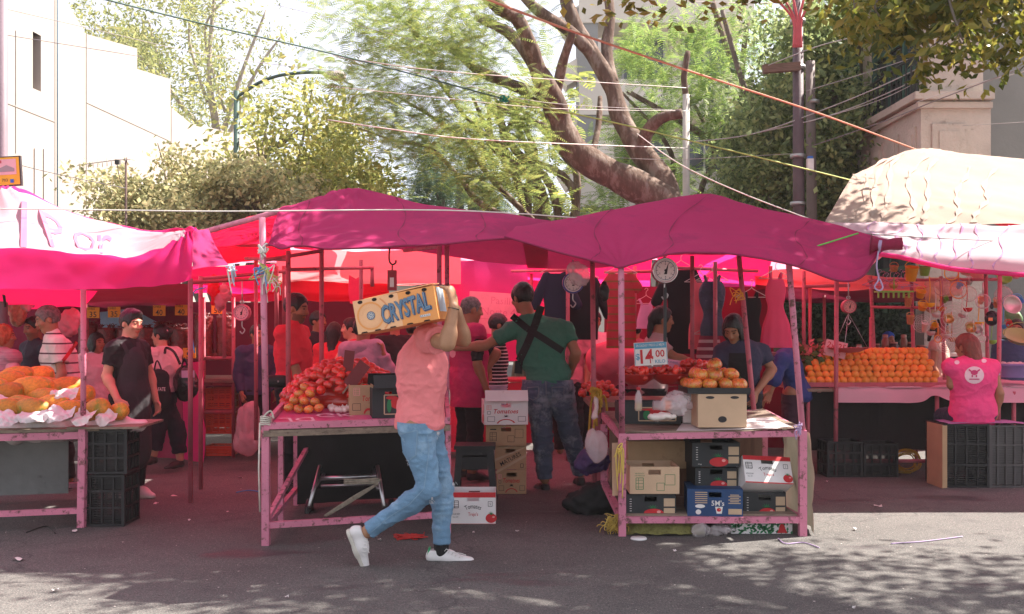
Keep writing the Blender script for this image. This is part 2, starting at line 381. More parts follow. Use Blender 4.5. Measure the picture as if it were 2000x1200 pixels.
# ================================================================ ground
def asphalt():
    m = bpy.data.materials.new('asphalt'); m.use_nodes = True; t = m.node_tree; N = t.nodes; L = t.links; b = N['Principled BSDF']
    tc = N.new('ShaderNodeTexCoord')
    def noise(s, d=8, r=.6):
        n = N.new('ShaderNodeTexNoise'); n.inputs['Scale'].default_value = s; n.inputs['Detail'].default_value = d; n.inputs['Roughness'].default_value = r; L.new(tc.outputs['Object'], n.inputs['Vector']); return n.outputs[0]
    def rmp(x, a, b_, c=0, d=1):
        r = N.new('ShaderNodeMapRange'); r.inputs[1].default_value = a; r.inputs[2].default_value = b_; r.inputs[3].default_value = c; r.inputs[4].default_value = d; L.new(x, r.inputs[0]); return r.outputs[0]
    def mix(f, A, B, mode='MIX'):
        x = N.new('ShaderNodeMix'); x.data_type = 'RGBA'; x.blend_type = mode
        for i, v in ((0, f), (6, A), (7, B)):
            if hasattr(v, 'links'): L.new(v, x.inputs[i])
            else: x.inputs[i].default_value = v
        return x.outputs[2]
    c = mix(rmp(noise(.7), .35, .65), (.088, .084, .080, 1), (.128, .122, .115, 1)); c = mix(rmp(noise(38, 3, .7), .52, .66, 0, .6), c, (.19, .175, .16, 1)); c = mix(rmp(noise(55, 3, .7), .47, .36, 0, .7), c, (.035, .035, .035, 1))
    c = mix(rmp(noise(3.5, 9, .7), .5, .72), c, (.070, .067, .066, 1))              # worn darker patches
    st = N.new('ShaderNodeTexNoise'); st.inputs['Scale'].default_value = 1.1; st.inputs['Detail'].default_value = 5; mp = N.new('ShaderNodeMapping'); mp.inputs['Scale'].default_value = (.55, 1.9, 1); mp.inputs['Location'].default_value = (3.1, .7, 0)
    L.new(tc.outputs['Object'], mp.inputs[0]); L.new(mp.outputs[0], st.inputs['Vector'])
    c = mix(rmp(st.outputs[0], .62, .68, 0, .75), c, (.045, .042, .045, 1))         # wet spills
    sp = noise(120, 2, .5); c = mix(rmp(sp, .6, .68, 0, .7), c, (.34, .31, .29, 1)); c = mix(rmp(sp, .40, .33, 0, .7), c, (.03, .03, .032, 1))
    vo = N.new('ShaderNodeTexVoronoi'); vo.feature = 'DISTANCE_TO_EDGE'; vo.inputs['Scale'].default_value = .33; wn = N.new('ShaderNodeVectorMath'); wn.operation = 'ADD'
    nn = N.new('ShaderNodeTexNoise'); nn.inputs['Scale'].default_value = 2.2; nn.inputs['Detail'].default_value = 6; L.new(tc.outputs['Object'], nn.inputs['Vector'])
    L.new(tc.outputs['Object'], wn.inputs[0]); L.new(nn.outputs['Color'], wn.inputs[1]); L.new(wn.outputs[0], vo.inputs['Vector'])
    c = mix(rmp(vo.outputs[0], .006, .0, 0, .5), c, (.03, .03, .03, 1))
    L.new(c, b.inputs['Base Color']); L.new(rmp(st.outputs[0], .62, .68, .86, .5), b.inputs['Roughness']); b.inputs['Specular IOR Level'].default_value = .3
    bp = N.new('ShaderNodeBump'); bp.inputs['Strength'].default_value = .55; bp.inputs['Distance'].default_value = .006; L.new(noise(120, 4), bp.inputs['Height']); L.new(bp.outputs[0], b.inputs['Normal'])
    return m
AS = asphalt()
g = MB(AS); g.add([(-150, -20, 0), (150, -20, 0), (150, 260, 0), (-150, 260, 0)], [(0, 1, 2, 3)])
tag(g.build('road', loc=(0, 0, 0)), None, None, kind='structure')
PAVE = mat('pavement concrete', (.30, .28, .26), .9, .15, 3, .2, 50)
g = MB(PAVE); g.box((0, 17.5, .065), (60, 3.4, .13)); tag(g.build('pavement', loc=(0, 17.5, 0)), None, None, kind='structure')

hzm = bpy.data.materials.new('thin warm air'); hzm.use_nodes = True; hn = hzm.node_tree; hn.nodes.remove(hn.nodes['Principled BSDF'])
pv = hn.nodes.new('ShaderNodeVolumePrincipled'); pv.inputs['Density'].default_value = .0009; pv.inputs['Color'].default_value = (.98, .95, .93, 1); pv.inputs['Anisotropy'].default_value = .2
hn.links.new(pv.outputs[0], hn.nodes['Material Output'].inputs['Volume'])
q = MB(hzm); q.box((0, 29, 7.5), (120, 72, 17)); tag(q.build('haze', loc=(0, 29, 7.5)), None, None, kind='stuff')
# ================================================================ buildings
WHITE = mat('cream render', (.37, .318, .288), .9, .06, .5, .06, 30, wear=(.335, .283, .252), wscale=.35, wlev=.6)
DKGLASS = mat('dark window glass', (.05, .06, .07), .12, .2, 2, 0, spec=.6)
GRAYR = mat('grey render', (.22, .215, .20), .9, .12, .7, .1, 25, wear=(.15, .145, .14), wscale=1.2, wlev=.62)
STONE = mat('carved stone', (.47, .40, .345), .85, .12, 2.5, .3, 25, wear=(.32, .27, .23), wscale=4, wlev=.63)
GREENF = mat('green painted frame', (.035, .10, .075), .5, .2, 6, .1)
CREAM = mat('cream concrete', (.60, .55, .49), .9, .08, .8, .08, 20)
IRON = mat('black iron', (.03, .03, .03), .5)
def white_house():
    r = thing('white_building', 'tall plain white rendered building with a stepped roofline and one narrow window', 'building', P(60, 640, 19)*1)
    r.location.z = 0
    d = Vector((.06, 1, 0)).normalized()
    A = P(108, 640, 19); A.z = 0
    def at(s): return A+d*s
    def px_s(px):    # distance along the receding wall at picture column px
        k = (px-1000)/F; return (k*A.y-A.x)/(d.x-k*d.y)
    def zz(px, py): Y = at(px_s(px)).y; return CH-(py-YH)/F*Y
    prof = [(80, -70), (108, -40), (166, 66), (268, 95), (268, 135), (333, 155), (333, 209), (372, 241), (520, 275)]
    th = Vector((-1, .06, 0)).normalized()*9; m = MB(WHITE)
    def prism(top, zb=-.05):
        bot = [Vector((p.x, p.y, zb)) for p in top]; n = len(top); vs = top+bot+[p+th for p in top]+[p+th for p in bot]
        m.add(vs, [(i, n+i, n+i+1, i+1) for i in range(n-1)]+[(i, i+1, 2*n+i+1, 2*n+i) for i in range(n-1)]+[(2*n+i, 2*n+i+1, 3*n+i+1, 3*n+i) for i in range(n-1)]+[(0, 2*n, 3*n, n), (n-1, 2*n-1, 4*n-1, 3*n-1)])
    pt = lambda x, z: at(px_s(x))+Vector((0, 0, z))
    prism([at(px_s(x))+Vector((0, 0, zz(x, y))) for x, y in prof]); z0, z1 = zz(72, 176), zz(72, 66)
    prism([pt(-80, 9.2), pt(64, 9.2)]); prism([pt(64, z0), pt(80, z0)]); th0 = th; prism([pt(64, 9.2), pt(80, 9.2)], z1); m.build('side_wall', r)
    yy = at(px_s(108)).y; A = at(px_s(108)); wa, wb = at(px_s(64)), at(px_s(80)); ins = Vector((-.22, 0, 0))
    f = MB(DKGLASS); f.bar(wa+ins+V(0, 0, (z0+z1)/2), wb+ins+V(0, 0, (z0+z1)/2), .04, z1-z0); wn = f.build('window', r)
    f = MB(IRON)
    for k in range(4): f.bar(wa+ins*.8+V(0, 0, z0+(z1-z0)*k/3), wb+ins*.8+V(0, 0, z0+(z1-z0)*k/3), .04, .04)
    f.bar(wa.lerp(wb, .35)+ins*.8+V(0, 0, z0), wa.lerp(wb, .35)+ins*.8+V(0, 0, z1), .03); f.build('window_frame', wn)
    f = MB(mat('faint joint', (.32, .275, .25), .9))
    for x, y0, y1 in ((168, 66, 420), (334, 210, 420), (30, 60, 300)): a = at(px_s(x))+V(.004, 0, 0); f.bar(a+V(0, 0, zz(x, y0)), a+V(0, 0, zz(x, y1)), .02, .008)
    for x0, x1, y in ((168, 332, 200), (0, 106, 196)): f.bar(at(px_s(x0))+V(.004, 0, zz(x0, y)), at(px_s(x1))+V(.004, 0, zz(x0, y)), .012, .02)
    f.build('wall_joint', r)
    f = MB(mat('blue drain pipe', (.10, .16, .22), .5)); f.tube([(A.x+.04, yy, -.02), (A.x+.04, yy, 11.5)], .014, 8); f.build('drain_pipe', r)
    f = MB(mat('off white shutter', (.40, .345, .32), .8))
    for x in (66, 84): f.bar(at(px_s(x))+V(.01, 0, zz(x, 345)), at(px_s(x+13))+V(.01, 0, zz(x, 345)), .02, 1.0)
    f.build('shutter', r)
white_house()

def grey_house():
    r = thing('corner_house', 'grey rendered corner house with carved stone balcony bay and green framed windows', 'building', (9, 18, 0))
    X0 = 6.3; m = MB(GRAYR); m.box((11.3, 22.7, 3.35), (10, 16.4, 6.8)); m.build('wall', r)
    BX = 5.55; y0, y1 = 13.9, 16.5; zb, zt = 3.15, 4.55
    b = MB(STONE)
    b.box(((BX+X0)/2+.1, (y0+y1)/2, (zb+zt)/2), (X0-BX+.2, y1-y0, zt-zb-.1))
    for z, e, h in ((zb, .10, .12), (zb+.14, .06, .10), (zt, .12, .10), (zt-.12, .06, .08), (zb-.5, .05, .08)):
        b.box(((BX+X0)/2+.1-e/2, (y0+y1)/2, z), (X0-BX+.2+e, y1-y0+2*e, h))
    for k in range(4):     # raised panels on the parapet face and end
        yc = y0+.35+(y1-y0-.7)*k/3; b.box((BX-.014, yc, (zb+zt)/2+.03), (.03, .42, .6)); b.box((BX-.03, yc, (zb+zt)/2+.03), (.03, .26, .40))
    b.box(((BX+X0)/2, y0-.014, (zb+zt)/2+.03), (.46, .03, .6)); b.box(((BX+X0)/2, y0-.03, (zb+zt)/2+.03), (.28, .03, .40))
    for yc in (y0+.16, y1-.16): b.box(((BX+X0)/2+.1, yc, 1.5), (X0-BX+.1, .30, 3.2)); b.box(((BX+X0)/2+.1, yc, 5.7), (X0-BX+.0, .30, 2.3))
    for yc in (y0+.16, y1-.16): b.box(((BX+X0)/2+.1, yc, zb-.75), (X0-BX+.16, .36, .1))
    bay = b.build('bay', r)
    def win(nm, yc, zc, w, h, x=X0, nv=3, nh=4, par=r):
        f = MB(GREENF); x2 = x-.03
        for k in range(nv+1): f.box((x2, yc-w/2+w*k/nv, zc), (.07, .07, h))
        for k in range(nh+1): f.box((x2, yc, zc-h/2+h*k/nh), (.06, w+.07, .06))
        wn = f.build('window', par); q = MB(DKGLASS); q.box((x2+.03, yc, zc), (.02, w, h)); q.build('pane', wn)
        if nm: s = MB(STONE); s.box((x-.06, yc, zc-h/2-.10), (.22, w+.3, .12)); s.box((x-.04, yc, zc+h/2+.14), (.16, w+.36, .16)); s.build('sill', wn)
    win('', (y0+y1)/2, 5.6, 1.9, 2.0, BX+.2); win('', (y0+y1)/2, 1.8, 1.9, 2.0, BX+.25)
    for yc, zc in ((18.6, 5.6), (21.5, 5.6), (24.5, 5.6), (18.6, 2.2), (21.5, 2.2), (24.5, 2.2), (28, 5.6)): win('w', yc, zc, 1.1, 2.1)
    q = MB(IRON)
    for k in range(14): q.box((BX-.02, y0+.1+k*(y1-y0-.2)/13, zt+.30), (.02, .02, .6))
    q.box((BX-.02, (y0+y1)/2, zt+.60), (.03, y1-y0, .03)); q.build('railing', r)
    c = MB(STONE); c.box((X0+.05, 22.7, 6.88), (.7, 16.7, .25)); c.box((X0-.08, 22.7, 4.0), (.18, 12.0, .18)); c.build('cornice', r)
grey_house()
def flats():
    r = thing('apartment_block', 'cream apartment block with stacked balcony slabs behind the big tree', 'building', (3, 33, 0))
    m = MB(CREAM); x0, x1 = P(1200, 0, 32).x, P(1440, 0, 32).x
    m.box(((x0+x1)/2, 36, 6.8), (x1-x0, 8, 13.6)); m.build('wall', r)
    b = MB(CREAM)
    for k in range(5): z = 2.4+k*2.75; b.box(((x0+x1)/2-.5, 31.4, z), (x1-x0+1.4, 1.6, .24)); b.box(((x0+x1)/2-.5, 30.66, z+.5), (x1-x0+1.4, .1, .9))
    b.build('balcony', r)
    for k in range(4):
        for j in range(2):
            f = MB(mat('grey aluminium', (.3, .3, .3), .4)); xc = x0+.9+j*1.9; z = 4.2+k*2.75
            f.frame((xc, 31.93, z), (1, 0, 0), (0, 0, 1), 0, 0, 1.3, 1.5, .08); f.box((xc, 31.96, z), (.06, .05, 1.5)); wn = f.build('window', r)
            q = MB(DKGLASS); q.box((xc, 31.98, z), (1.3, .03, 1.5)); q.build('pane', wn)
    c = thing('concrete_tower', 'slim grey concrete tower beside the cream apartment block', 'building', (P(1150, 0, 31).x, 31, 0))
    m = MB(mat('grey concrete', (.25, .25, .25), .9, .1, 1)); m.box((P(1146, 0, 31).x, 31, 5.5), (.62, .7, 11)); m.build('wall', c)
    m = MB(CREAM)
    for k in range(6): z = 3.0+k*1.55; m.box((P(1128, 0, 31).x, 31.2, z), (1.1, 1.0, .55), R=Matrix.Rotation(-.55, 3, 'Y'))
    m.build('stair_panel', c)
flats()
def back_house():
    r = thing('low_house', 'low grey house wall with green framed window seen under the right canopies', 'building', (6, 17.2, 0))
    m = MB(mat('pale grey plaster', (.34, .335, .30), .9, .15, 1, .1)); m.box((5.6, 19.35, 1.7), (3.9, .3, 3.4)); m.build('wall', r)
    f = MB(GREENF); xa, xb, z0, z1 = P(1735, 0, 19).x, P(1800, 0, 19).x, .95, 1.75
    for k in range(4): f.box((xa+(xb-xa)*k/3, 19.17, 1.3), (.05, .05, 1.3))
    for k in range(4): f.box(((xa+xb)/2, 19.17, .65+1.3*k/3), (xb-xa, .05, .05))
    wn = f.build('window', r); q = MB(DKGLASS); q.box(((xa+xb)/2, 19.19, 1.3), (xb-xa, .02, 1.3)); q.build('pane', wn)
back_house()
def far_row():
    for i, (pa, pb, Y, h, c, l) in enumerate(((330, 640, 46, 4.6, (.42, .36, .32), 'distant low pinkish house behind the pale bush on the left'), (640, 1010, 52, 3.6, (.38, .36, .33), 'distant low grey house in the gap behind the dark round tree'), (1010, 1240, 44, 6, (.36, .34, .31), 'distant house behind the thin stems in the middle'))):
        xa, xb = P(pa, 0, Y).x, P(pb, 0, Y).x; r = thing('distant_house', l, 'building', ((xa+xb)/2, Y, 0))
        m = MB(mat('house wall %d' % i, c, .9, .12, .5)); m.box(((xa+xb)/2, Y+3, h/2), (xb-xa, 6, h)); m.build('wall', r)
        m = MB(mat('roof slab', (.22, .15, .12), .9)); m.box(((xa+xb)/2, Y+3, h+.12), (xb-xa+.5, 6.5, .25)); m.build('roof', r)
        for k in range(4):
            f = MB(DKGLASS); f.box((xa+(xb-xa)*(k+.5)/4, Y-.02, h*.6), (1.1, .06, 1.3)); f.build('window', r)
far_row()

# ================================================================ trees
def rot_batch(n, tilt=1.2, up=0.0):
    a = RNG.uniform(0, 2*np.pi, n); b = RNG.normal(up, tilt, n); c = RNG.uniform(0, 2*np.pi, n)
    ca, sa, cb, sb, cc, sc = np.cos(a), np.sin(a), np.cos(b), np.sin(b), np.cos(c), np.sin(c); z = np.zeros(n); o = np.ones(n)
    Rz = np.stack([np.stack([ca, -sa, z], 1), np.stack([sa, ca, z], 1), np.stack([z, z, o], 1)], 1)
    Ry = np.stack([np.stack([cb, z, sb], 1), np.stack([z, o, z], 1), np.stack([-sb, z, cb], 1)], 1)
    Rx = np.stack([np.stack([o, z, z], 1), np.stack([z, cc, -sc], 1), np.stack([z, sc, cc], 1)], 1)
    return Rz@Ry, Rx
def feather(L=.3, n=9, w=.014, l=.075):
    v = []; f = []
    for i in range(n):
        t = (i+.6)/n; x = t*L; z = -.22*L*t*t; ll = l*math.sin(math.pi*min(.96, .18+.8*t))**.7
        for s in (-1, 1):
            o = len(v); v += [(x-w/2, 0, z), (x+w/2, 0, z), (x+w*1.2, s*ll, z-.28*ll), (x+w*.3, s*ll, z-.28*ll)]; f.append((o, o+1, o+2, o+3))
    return np.array(v), np.array(f)
def leafspray(k, r, l, w, seed=0):
    g = np.random.default_rng(seed); v = []; f = []
    for i in range(k):
        p = g.normal(0, r*.5, 3); d = g.normal(0, 1, 3); d[2] -= .5; d /= np.linalg.norm(d); s = np.cross(d, g.normal(0, 1, 3)); s /= np.linalg.norm(s); nn = np.cross(d, s); q = l*g.uniform(.7, 1.25)
        o = len(v); v += [p, p+d*q*.5+s*w*.5-nn*w*.12, p+d*q, p+d*q*.5-s*w*.5-nn*w*.12]; f.append((o, o+1, o+2, o+3))
    return np.array(v), np.array(f)
def instances(tv, tf, pos, sc, tilt=.5, up=.1):
    n = len(pos); R, _ = rot_batch(n, tilt, up)
    v = np.einsum('nij,mj->nmi', R, tv)*sc[:, None, None]+pos[:, None, :]
    f = tf[None]+(np.arange(n)*len(tv))[:, None, None]
    return v.reshape(-1, 3), f.reshape(-1, tf.shape[1])
def clus(cl, Y, dY, lumps=7):
    """cl rows: px, py, rx, ry, count -> points gathered in lumps"""
    out = []
    for cx, cy, rx, ry, n in cl:
        k = max(2, int(lumps)); c = RNG.normal(0, .48, (k, 3)); w = RNG.integers(0, k, n)
        q = c[w]+RNG.normal(0, .24, (n, 3)); y = Y+q[:, 2]*dY
        px = cx+q[:, 0]*rx; py = cy+q[:, 1]*ry
        out.append(np.stack([(px-1000)/F*Y, y, CH-(py-YH)/F*Y], 1))
    return np.concatenate(out)
def leafmat(n, c, trans=.45, isl=.35, hue=.03): return mat(n, c, .55, .25, 1.3, 0, spec=.3, trans=trans, island=isl, hue=hue)
BARK = mat('brown bark', (.125, .078, .058), .95, .4, 7, 1.2, 15, stretch=(1, 1, .35), wear=(.22, .17, .14), wscale=7, wlev=.54)
BARKG = mat('grey bark', (.16, .13, .105), .95, .3, 6, .6, 25, stretch=(1, 1, .4))
BARKL = mat('pale bark', (.34, .29, .24), .9, .3, 4, .4, 20)
def limbs(m, rows, Y, n=10):
    for r in rows:
        pts = [P(a[0], a[1], Y+(a[3] if len(a) > 3 else 0)) for a in r]
        if r[0][1] == 640: pts[0].z = -.05
        sp = smooth_path(pts, 6); k = len(sp)-1
        ra = [a[2]/F*Y/2 for a in r]; rr = []
        for i in range(k+1):
            t = i/6; j = min(int(t), len(ra)-2); rr.append((ra[j]+(ra[j+1]-ra[j])*(t-j))*(.88+.045*math.sin(i*.9+r[0][0])+uni(-.02, .02)))
        m.tube(sp, rr, n)
def tree(name, label, Y, rows, bark, groups, leaf, group=None):
    foot = P(rows[0][0][0], 640, Y); foot.z = 0
    r = thing(name, label, 'tree', foot, group)
    m = MB(bark); limbs(m, rows, Y); m.build('trunk', r)
    vv = []; ff = []; o = 0
    for (tv, tf), pos, (s0, s1), tilt, up in groups:
        v, f = instances(tv, tf, pos, RNG.uniform(s0, s1, len(pos)), tilt, up); vv.append(v); ff.append(f+o); o += len(v)
    me = fast_mesh('crown', np.concatenate(vv)-np.array(foot), np.concatenate(ff), [leaf]); link('crown', me, r)
    return r
FE = feather(.30, 13, .0095, .050); FE2 = feather(.24, 7, .022, .07)
# the leaning jacaranda: the rows are limbs given as picture column, row, thickness, depth offset
JAC = [[(1330, 640, 95), (1322, 480, 88), (1300, 400, 78), (1235, 360, 72), (1165, 325, 66), (1115, 285, 62), (1092, 235, 58), (1078, 190, 52, -.2), (1052, 140, 40, -.4), (1035, 90, 34, -.6), (1012, 40, 28, -.8), (975, 20, 20, -1), (920, -30, 14, -1.2)],
       [(1310, 420, 74), (1290, 350, 60, .2), (1250, 295, 52, .3), (1212, 230, 44, .5), (1195, 170, 40, .6), (1160, 110, 38, .7), (1130, 60, 34, .8), (1108, 10, 32, .8), (1090, -60, 26, .8), (1040, -140, 20, .4)],
       [(1195, 165, 34, .6), (1185, 95, 28, .8), (1192, 30, 24, .9), (1180, -60, 18, 1.2)],
       [(1160, 110, 32, .7), (1110, 60, 28, .5), (1050, 20, 24, .2), (1000, -30, 18, 0)],
       [(1255, 300, 34, .3), (1262, 262, 30, .1), (1290, 232, 26, -.1), (1332, 222, 22, -.2)],
       [(1088, 200, 34, 0), (1035, 180, 28, .4), (985, 160, 25, .6), (930, 137, 24, .8)],
       [(1045, 130, 30, -.4), (1000, 70, 24, -.2), (955, 45, 20, 0), (930, 35, 14, .2)],
       [(930, 137, 20, .8), (870, 90, 12, 1), (810, 70, 7, 1.2)],
       [(1120, 300, 30, 0), (1075, 255, 20, .8), (1020, 230, 12, 1.3), (960, 205, 8, 1.5)],
       [(1085, 190, 24, -.1), (1100, 120, 22, -.3), (1120, 60, 16, -.5)],
       [(1012, 40, 22, -.8), (940, -20, 16, -1.5), (860, -70, 10, -2.2)],
       [(1150, 330, 16, .4), (1168, 250, 15, .9), (1172, 190, 12, 1.2)],
       [(1000, 430, 18, 1), (935, 395, 15, 1.2), (895, 345, 12, 1.4), (840, 290, 9, 1.6), (770, 275, 6, 1.8), (700, 250, 4, 2)],
       [(1040, 430, 16, 1.5), (960, 350, 14, 1.8), (900, 270, 11, 2), (830, 220, 8, 2.2), (760, 180, 5, 2.4)],
       [(990, 290, 14, 1), (920, 240, 10, 1.3), (850, 150, 7, 1.5)]]
JC = [(770, 30, 95, 45, 399), (870, 50, 110, 70, 504), (715, 130, 75, 50, 315), (825, 150, 100, 60, 420), (735, 215, 70, 45, 315), (850, 235, 100, 55, 399), (960, 110, 80, 70, 273), (900, 320, 80, 45, 252), (980, 270, 80, 65, 357), (955, 365, 60, 35, 168), (1060, 330, 45, 55, 126), (1020, 220, 60, 50, 168), (1050, 30, 70, 40, 126), (700, 275, 40, 25, 84), (790, 290, 50, 30, 126), (880, 130, 90, 60, 231)]
jp = clus(JC, 15, 2.6, 12)
HIGH = [[(1090, -60, 26, .8), (1180, -420, 22, -1.0), (1360, -560, 18, -2.4)], [(1180, -60, 20, 1.2), (1400, -420, 18, 0), (1650, -640, 14, -2)], [(1180, -420, 18, -1), (1500, -700, 14, -3.5), (1750, -900, 10, -4.5)]]
tree('jacaranda_tree', 'big leaning jacaranda with forked reddish trunks rising behind the middle canopies', 15, JAC+HIGH, BARK,
     [(FE, jp, (.75, 1.35), .38, .05)], leafmat('jacaranda leaf', (.23, .285, .08), .55))
def stems(x0, x1, n, y0, y1, w, lean=-80): return [[(uni(x0, x1), 640, w*1.2), (uni(x0, x1), y0, w), (uni(x0, x1)+lean*.4, (y0+y1)/2, w*.75), (uni(x0, x1)+lean, y1, w*.35)] for _ in range(n)]
tree('young_jacaranda', 'clump of thin leaning stems with feathery leaves behind the middle canopies', 18.5, stems(1000, 1130, 9, 400, 190, 19), BARK,
     [(FE2, clus([(960, 330, 70, 60, 150), (1030, 240, 80, 70, 160), (1090, 370, 60, 40, 90), (1120, 250, 50, 70, 90)], 18.5, 2), (1, 1.7), .5, .2)], leafmat('light jacaranda leaf', (.30, .34, .09), .55))
tree('tall_eucalyptus', 'tall airy yellow-green tree behind the white stepped building', 36, [[(420, 640, 26), (425, 300, 20), (408, 150, 12), (420, -20, 6)], [(425, 300, 14), (470, 150, 9), (520, 20, 4)], [(420, 340, 12), (490, 160, 8), (550, 70, 3)], [(420, 280, 12), (330, 170, 8), (290, 40, 4)], [(330, 170, 8), (250, 90, 6), (190, 50, 3)], [(405, 200, 8), (370, 80, 6), (380, -10, 3)], [(440, 220, 7), (400, 60, 5), (460, -20, 2)]], BARKL,
     [(leafspray(15, .55, .19, .06, 5), clus([(240, 60, 70, 45, 130), (320, 50, 80, 60, 140), (420, 40, 75, 50, 60), (500, 60, 55, 55, 32), (300, 150, 50, 50, 100), (390, 170, 60, 70, 95), (470, 170, 50, 60, 36), (400, 280, 50, 50, 70), (350, 240, 40, 40, 70), (540, 140, 30, 40, 22), (190, 45, 35, 20, 40)], 36, 5, 8), (.7, 1.4), 1.2, 0)], leafmat('eucalyptus leaf', (.30, .32, .12), .5))
tree('pale_leaved_bush', 'broad rounded bush with small pale leaves behind the left canopy', 15.5, stems(280, 520, 8, 440, 350, 12, 0)+[[(330, 430, 6), (322, 340, 4), (308, 280, 2)], [(380, 430, 6), (365, 330, 4), (350, 300, 2)]], BARKG,
     [(leafspray(12, .20, .075, .045, 6), clus([(300, 395, 50, 35, 270), (370, 375, 60, 35, 300), (440, 380, 60, 40, 300), (500, 370, 60, 35, 220), (280, 430, 40, 25, 150), (430, 430, 90, 25, 320), (560, 400, 60, 40, 220), (250, 425, 25, 25, 50), (350, 430, 80, 25, 300)], 15.5, 1.2, 10), (.8, 1.4), 1.3, 0)], leafmat('pale bush leaf', (.42, .40, .20), .45, .55))
tree('thin_yellow_tree', 'loose yellow-green tree around the street lamp post', 17.5, stems(480, 640, 8, 420, 250, 11, 20)+[[(560, 400, 9), (590, 280, 6), (610, 170, 3)], [(510, 420, 9), (505, 300, 5), (480, 200, 2)]], BARKG,
     [(leafspray(11, .26, .12, .06, 8), clus([(560, 300, 60, 50, 90), (620, 260, 50, 60, 70), (600, 350, 80, 45, 170), (690, 350, 50, 45, 130), (490, 230, 35, 25, 18), (445, 290, 30, 20, 16), (660, 280, 50, 45, 70), (525, 350, 55, 35, 80), (730, 375, 30, 30, 70), (610, 200, 25, 30, 16), (680, 240, 40, 40, 34)], 17.5, 1.5, 9), (.7, 1.35), 1.2, 0)], leafmat('yellow green leaf', (.36, .36, .11), .55, .4, .03))
tree('dark_round_tree', 'dense dark green tree in the gap left of the jacaranda', 25, stems(850, 950, 3, 400, 340, 20, 0), BARKG,
     [(FE, clus([(860, 360, 55, 60, 420), (930, 380, 60, 40, 320), (840, 310, 40, 30, 160), (880, 290, 40, 25, 90), (830, 400, 35, 25, 160)], 25, 2.5, 8), (1.2, 2.2), .5, .3)], leafmat('dark conifer leaf', (.07, .12, .065), .35))
tree('bright_green_tree', 'bright green feathery tree in front of the cream apartment block', 21, stems(1230, 1440, 6, 420, 180, 15, -20)+[[(1480, 200, 12), (1430, 120, 14), (1390, 0, 12)], [(1500, 420, 20), (1450, 200, 15), (1460, 40, 10)]], BARK,
     [(FE, clus([(1270, 110, 60, 50, 180), (1340, 70, 60, 50, 180), (1400, 130, 60, 60, 230), (1320, 180, 60, 50, 220), (1260, 230, 60, 50, 200), (1380, 250, 60, 60, 240), (1230, 330, 60, 50, 180), (1300, 340, 60, 60, 220), (1390, 360, 60, 50, 220), (1450, 60, 50, 50, 160), (1240, 60, 40, 40, 70), (1470, 180, 40, 50, 140), (1180, 390, 60, 30, 120)], 21, 2.5, 8), (1.1, 1.9), .5, .25)], leafmat('bright green leaf', (.24, .34, .09), .55))
tree('ivy_clad_tree', 'dark ivy covered trees around the utility pole on the right', 17.2, [[(1670, 640, 40), (1680, 420, 36), (1700, 250, 30), (1690, 120, 26), (1660, 20, 20)], [(1700, 300, 24), (1740, 200, 30), (1765, 140, 26), (1760, 60, 18)], [(1640, 420, 30), (1640, 250, 22), (1600, 100, 16), (1580, -20, 12)], [(1520, 640, 26), (1510, 400, 22), (1490, 250, 18), (1450, 160, 13), (1410, 20, 9)]], BARKG,
     [(leafspray(20, .30, .095, .055, 9), clus([(1500, 330, 45, 60, 300), (1560, 380, 60, 40, 380), (1640, 380, 60, 40, 400), (1700, 340, 40, 50, 200), (1590, 290, 50, 40, 190), (1520, 220, 50, 50, 230), (1660, 200, 35, 50, 90), (1600, 140, 40, 50, 90), (1530, 90, 60, 50, 190), (1700, 90, 40, 40, 70), (1640, 40, 50, 30, 70), (1740, 290, 25, 30, 50), (1720, 390, 45, 30, 200), (1460, 260, 40, 50, 150)], 17.2, 1.4, 8), (.7, 1.4), 1.2, 0)], leafmat('ivy leaf', (.27, .34, .14), .5, .55))
# ficus branch hanging in from the top right, close to the camera
fic = thing('ficus_tree', 'dark glossy ficus branches hanging in at the top right corner', 'tree', (5.6, 5.2, 0))
m = MB(BARKG); trunk = [(5.6, 5.2, -.03), (5.6, 5.2, 1.5), (5.4, 5.3, 3.2), (4.6, 5.4, 4.6)]
def over(n, X0, X1, Y0, Y1, lump=30, sg=.2):
    """upper crown leaves whose shade falls on the ground rectangle"""
    c = np.stack([RNG.uniform(X0, X1, lump), RNG.uniform(Y0, Y1, lump)], 1); q = c[RNG.integers(0, lump, n)]+RNG.normal(0, sg, (n, 2)); z = RNG.uniform(4.7, 6.6, n)
    tt = z/SUN.z; return np.stack([q[:, 0]+SUN.x*tt, q[:, 1]+SUN.y*tt, z], 1)
ov = np.concatenate([over(2300, -3.1, 1.0, 6.25, 8.7, 190), over(330, -1.9, 1.0, 5.6, 6.3, 40), over(230, -.5, 3.3, 4.7, 6.2, 36, .14), over(45, -1.7, -.5, 4.8, 5.6, 10, .14)])
m.tube(smooth_path(trunk, 5), [.2-.004*i for i in range(16)], 10)
tw = []
for k in range(46):
    a = P(uni(1720, 2050), uni(-260, -80), 5.6+uni(-.5, .6)); L0 = P(1000, 0, 5.6)
    e = P(uni(1665, 2040), uni(-60, 62)*(1 if k % 4 else 1.2), 5.6+uni(-.5, .5)); mid = a.lerp(e, .5)+V(0, 0, .12)
    p = smooth_path([V(4.6, 5.4, 4.6).lerp(a, .8), a, mid, e, e+V(uni(-.05, .05), 0, -uni(.02, .16))], 5); m.tube(p, [.014-.0005*i for i in range(len(p))], 5); tw.append(p)
for k in range(26):
    e = Vector(ov[int(uni(0, len(ov)-1))].tolist()); m.tube(smooth_path([V(5.4, 5.3, 3.4), V(5.0, 6.0, 4.7).lerp(e, .35), e], 6), [.07-.0045*i for i in range(13)], 6)
m.build('trunk', fic)
pos = []
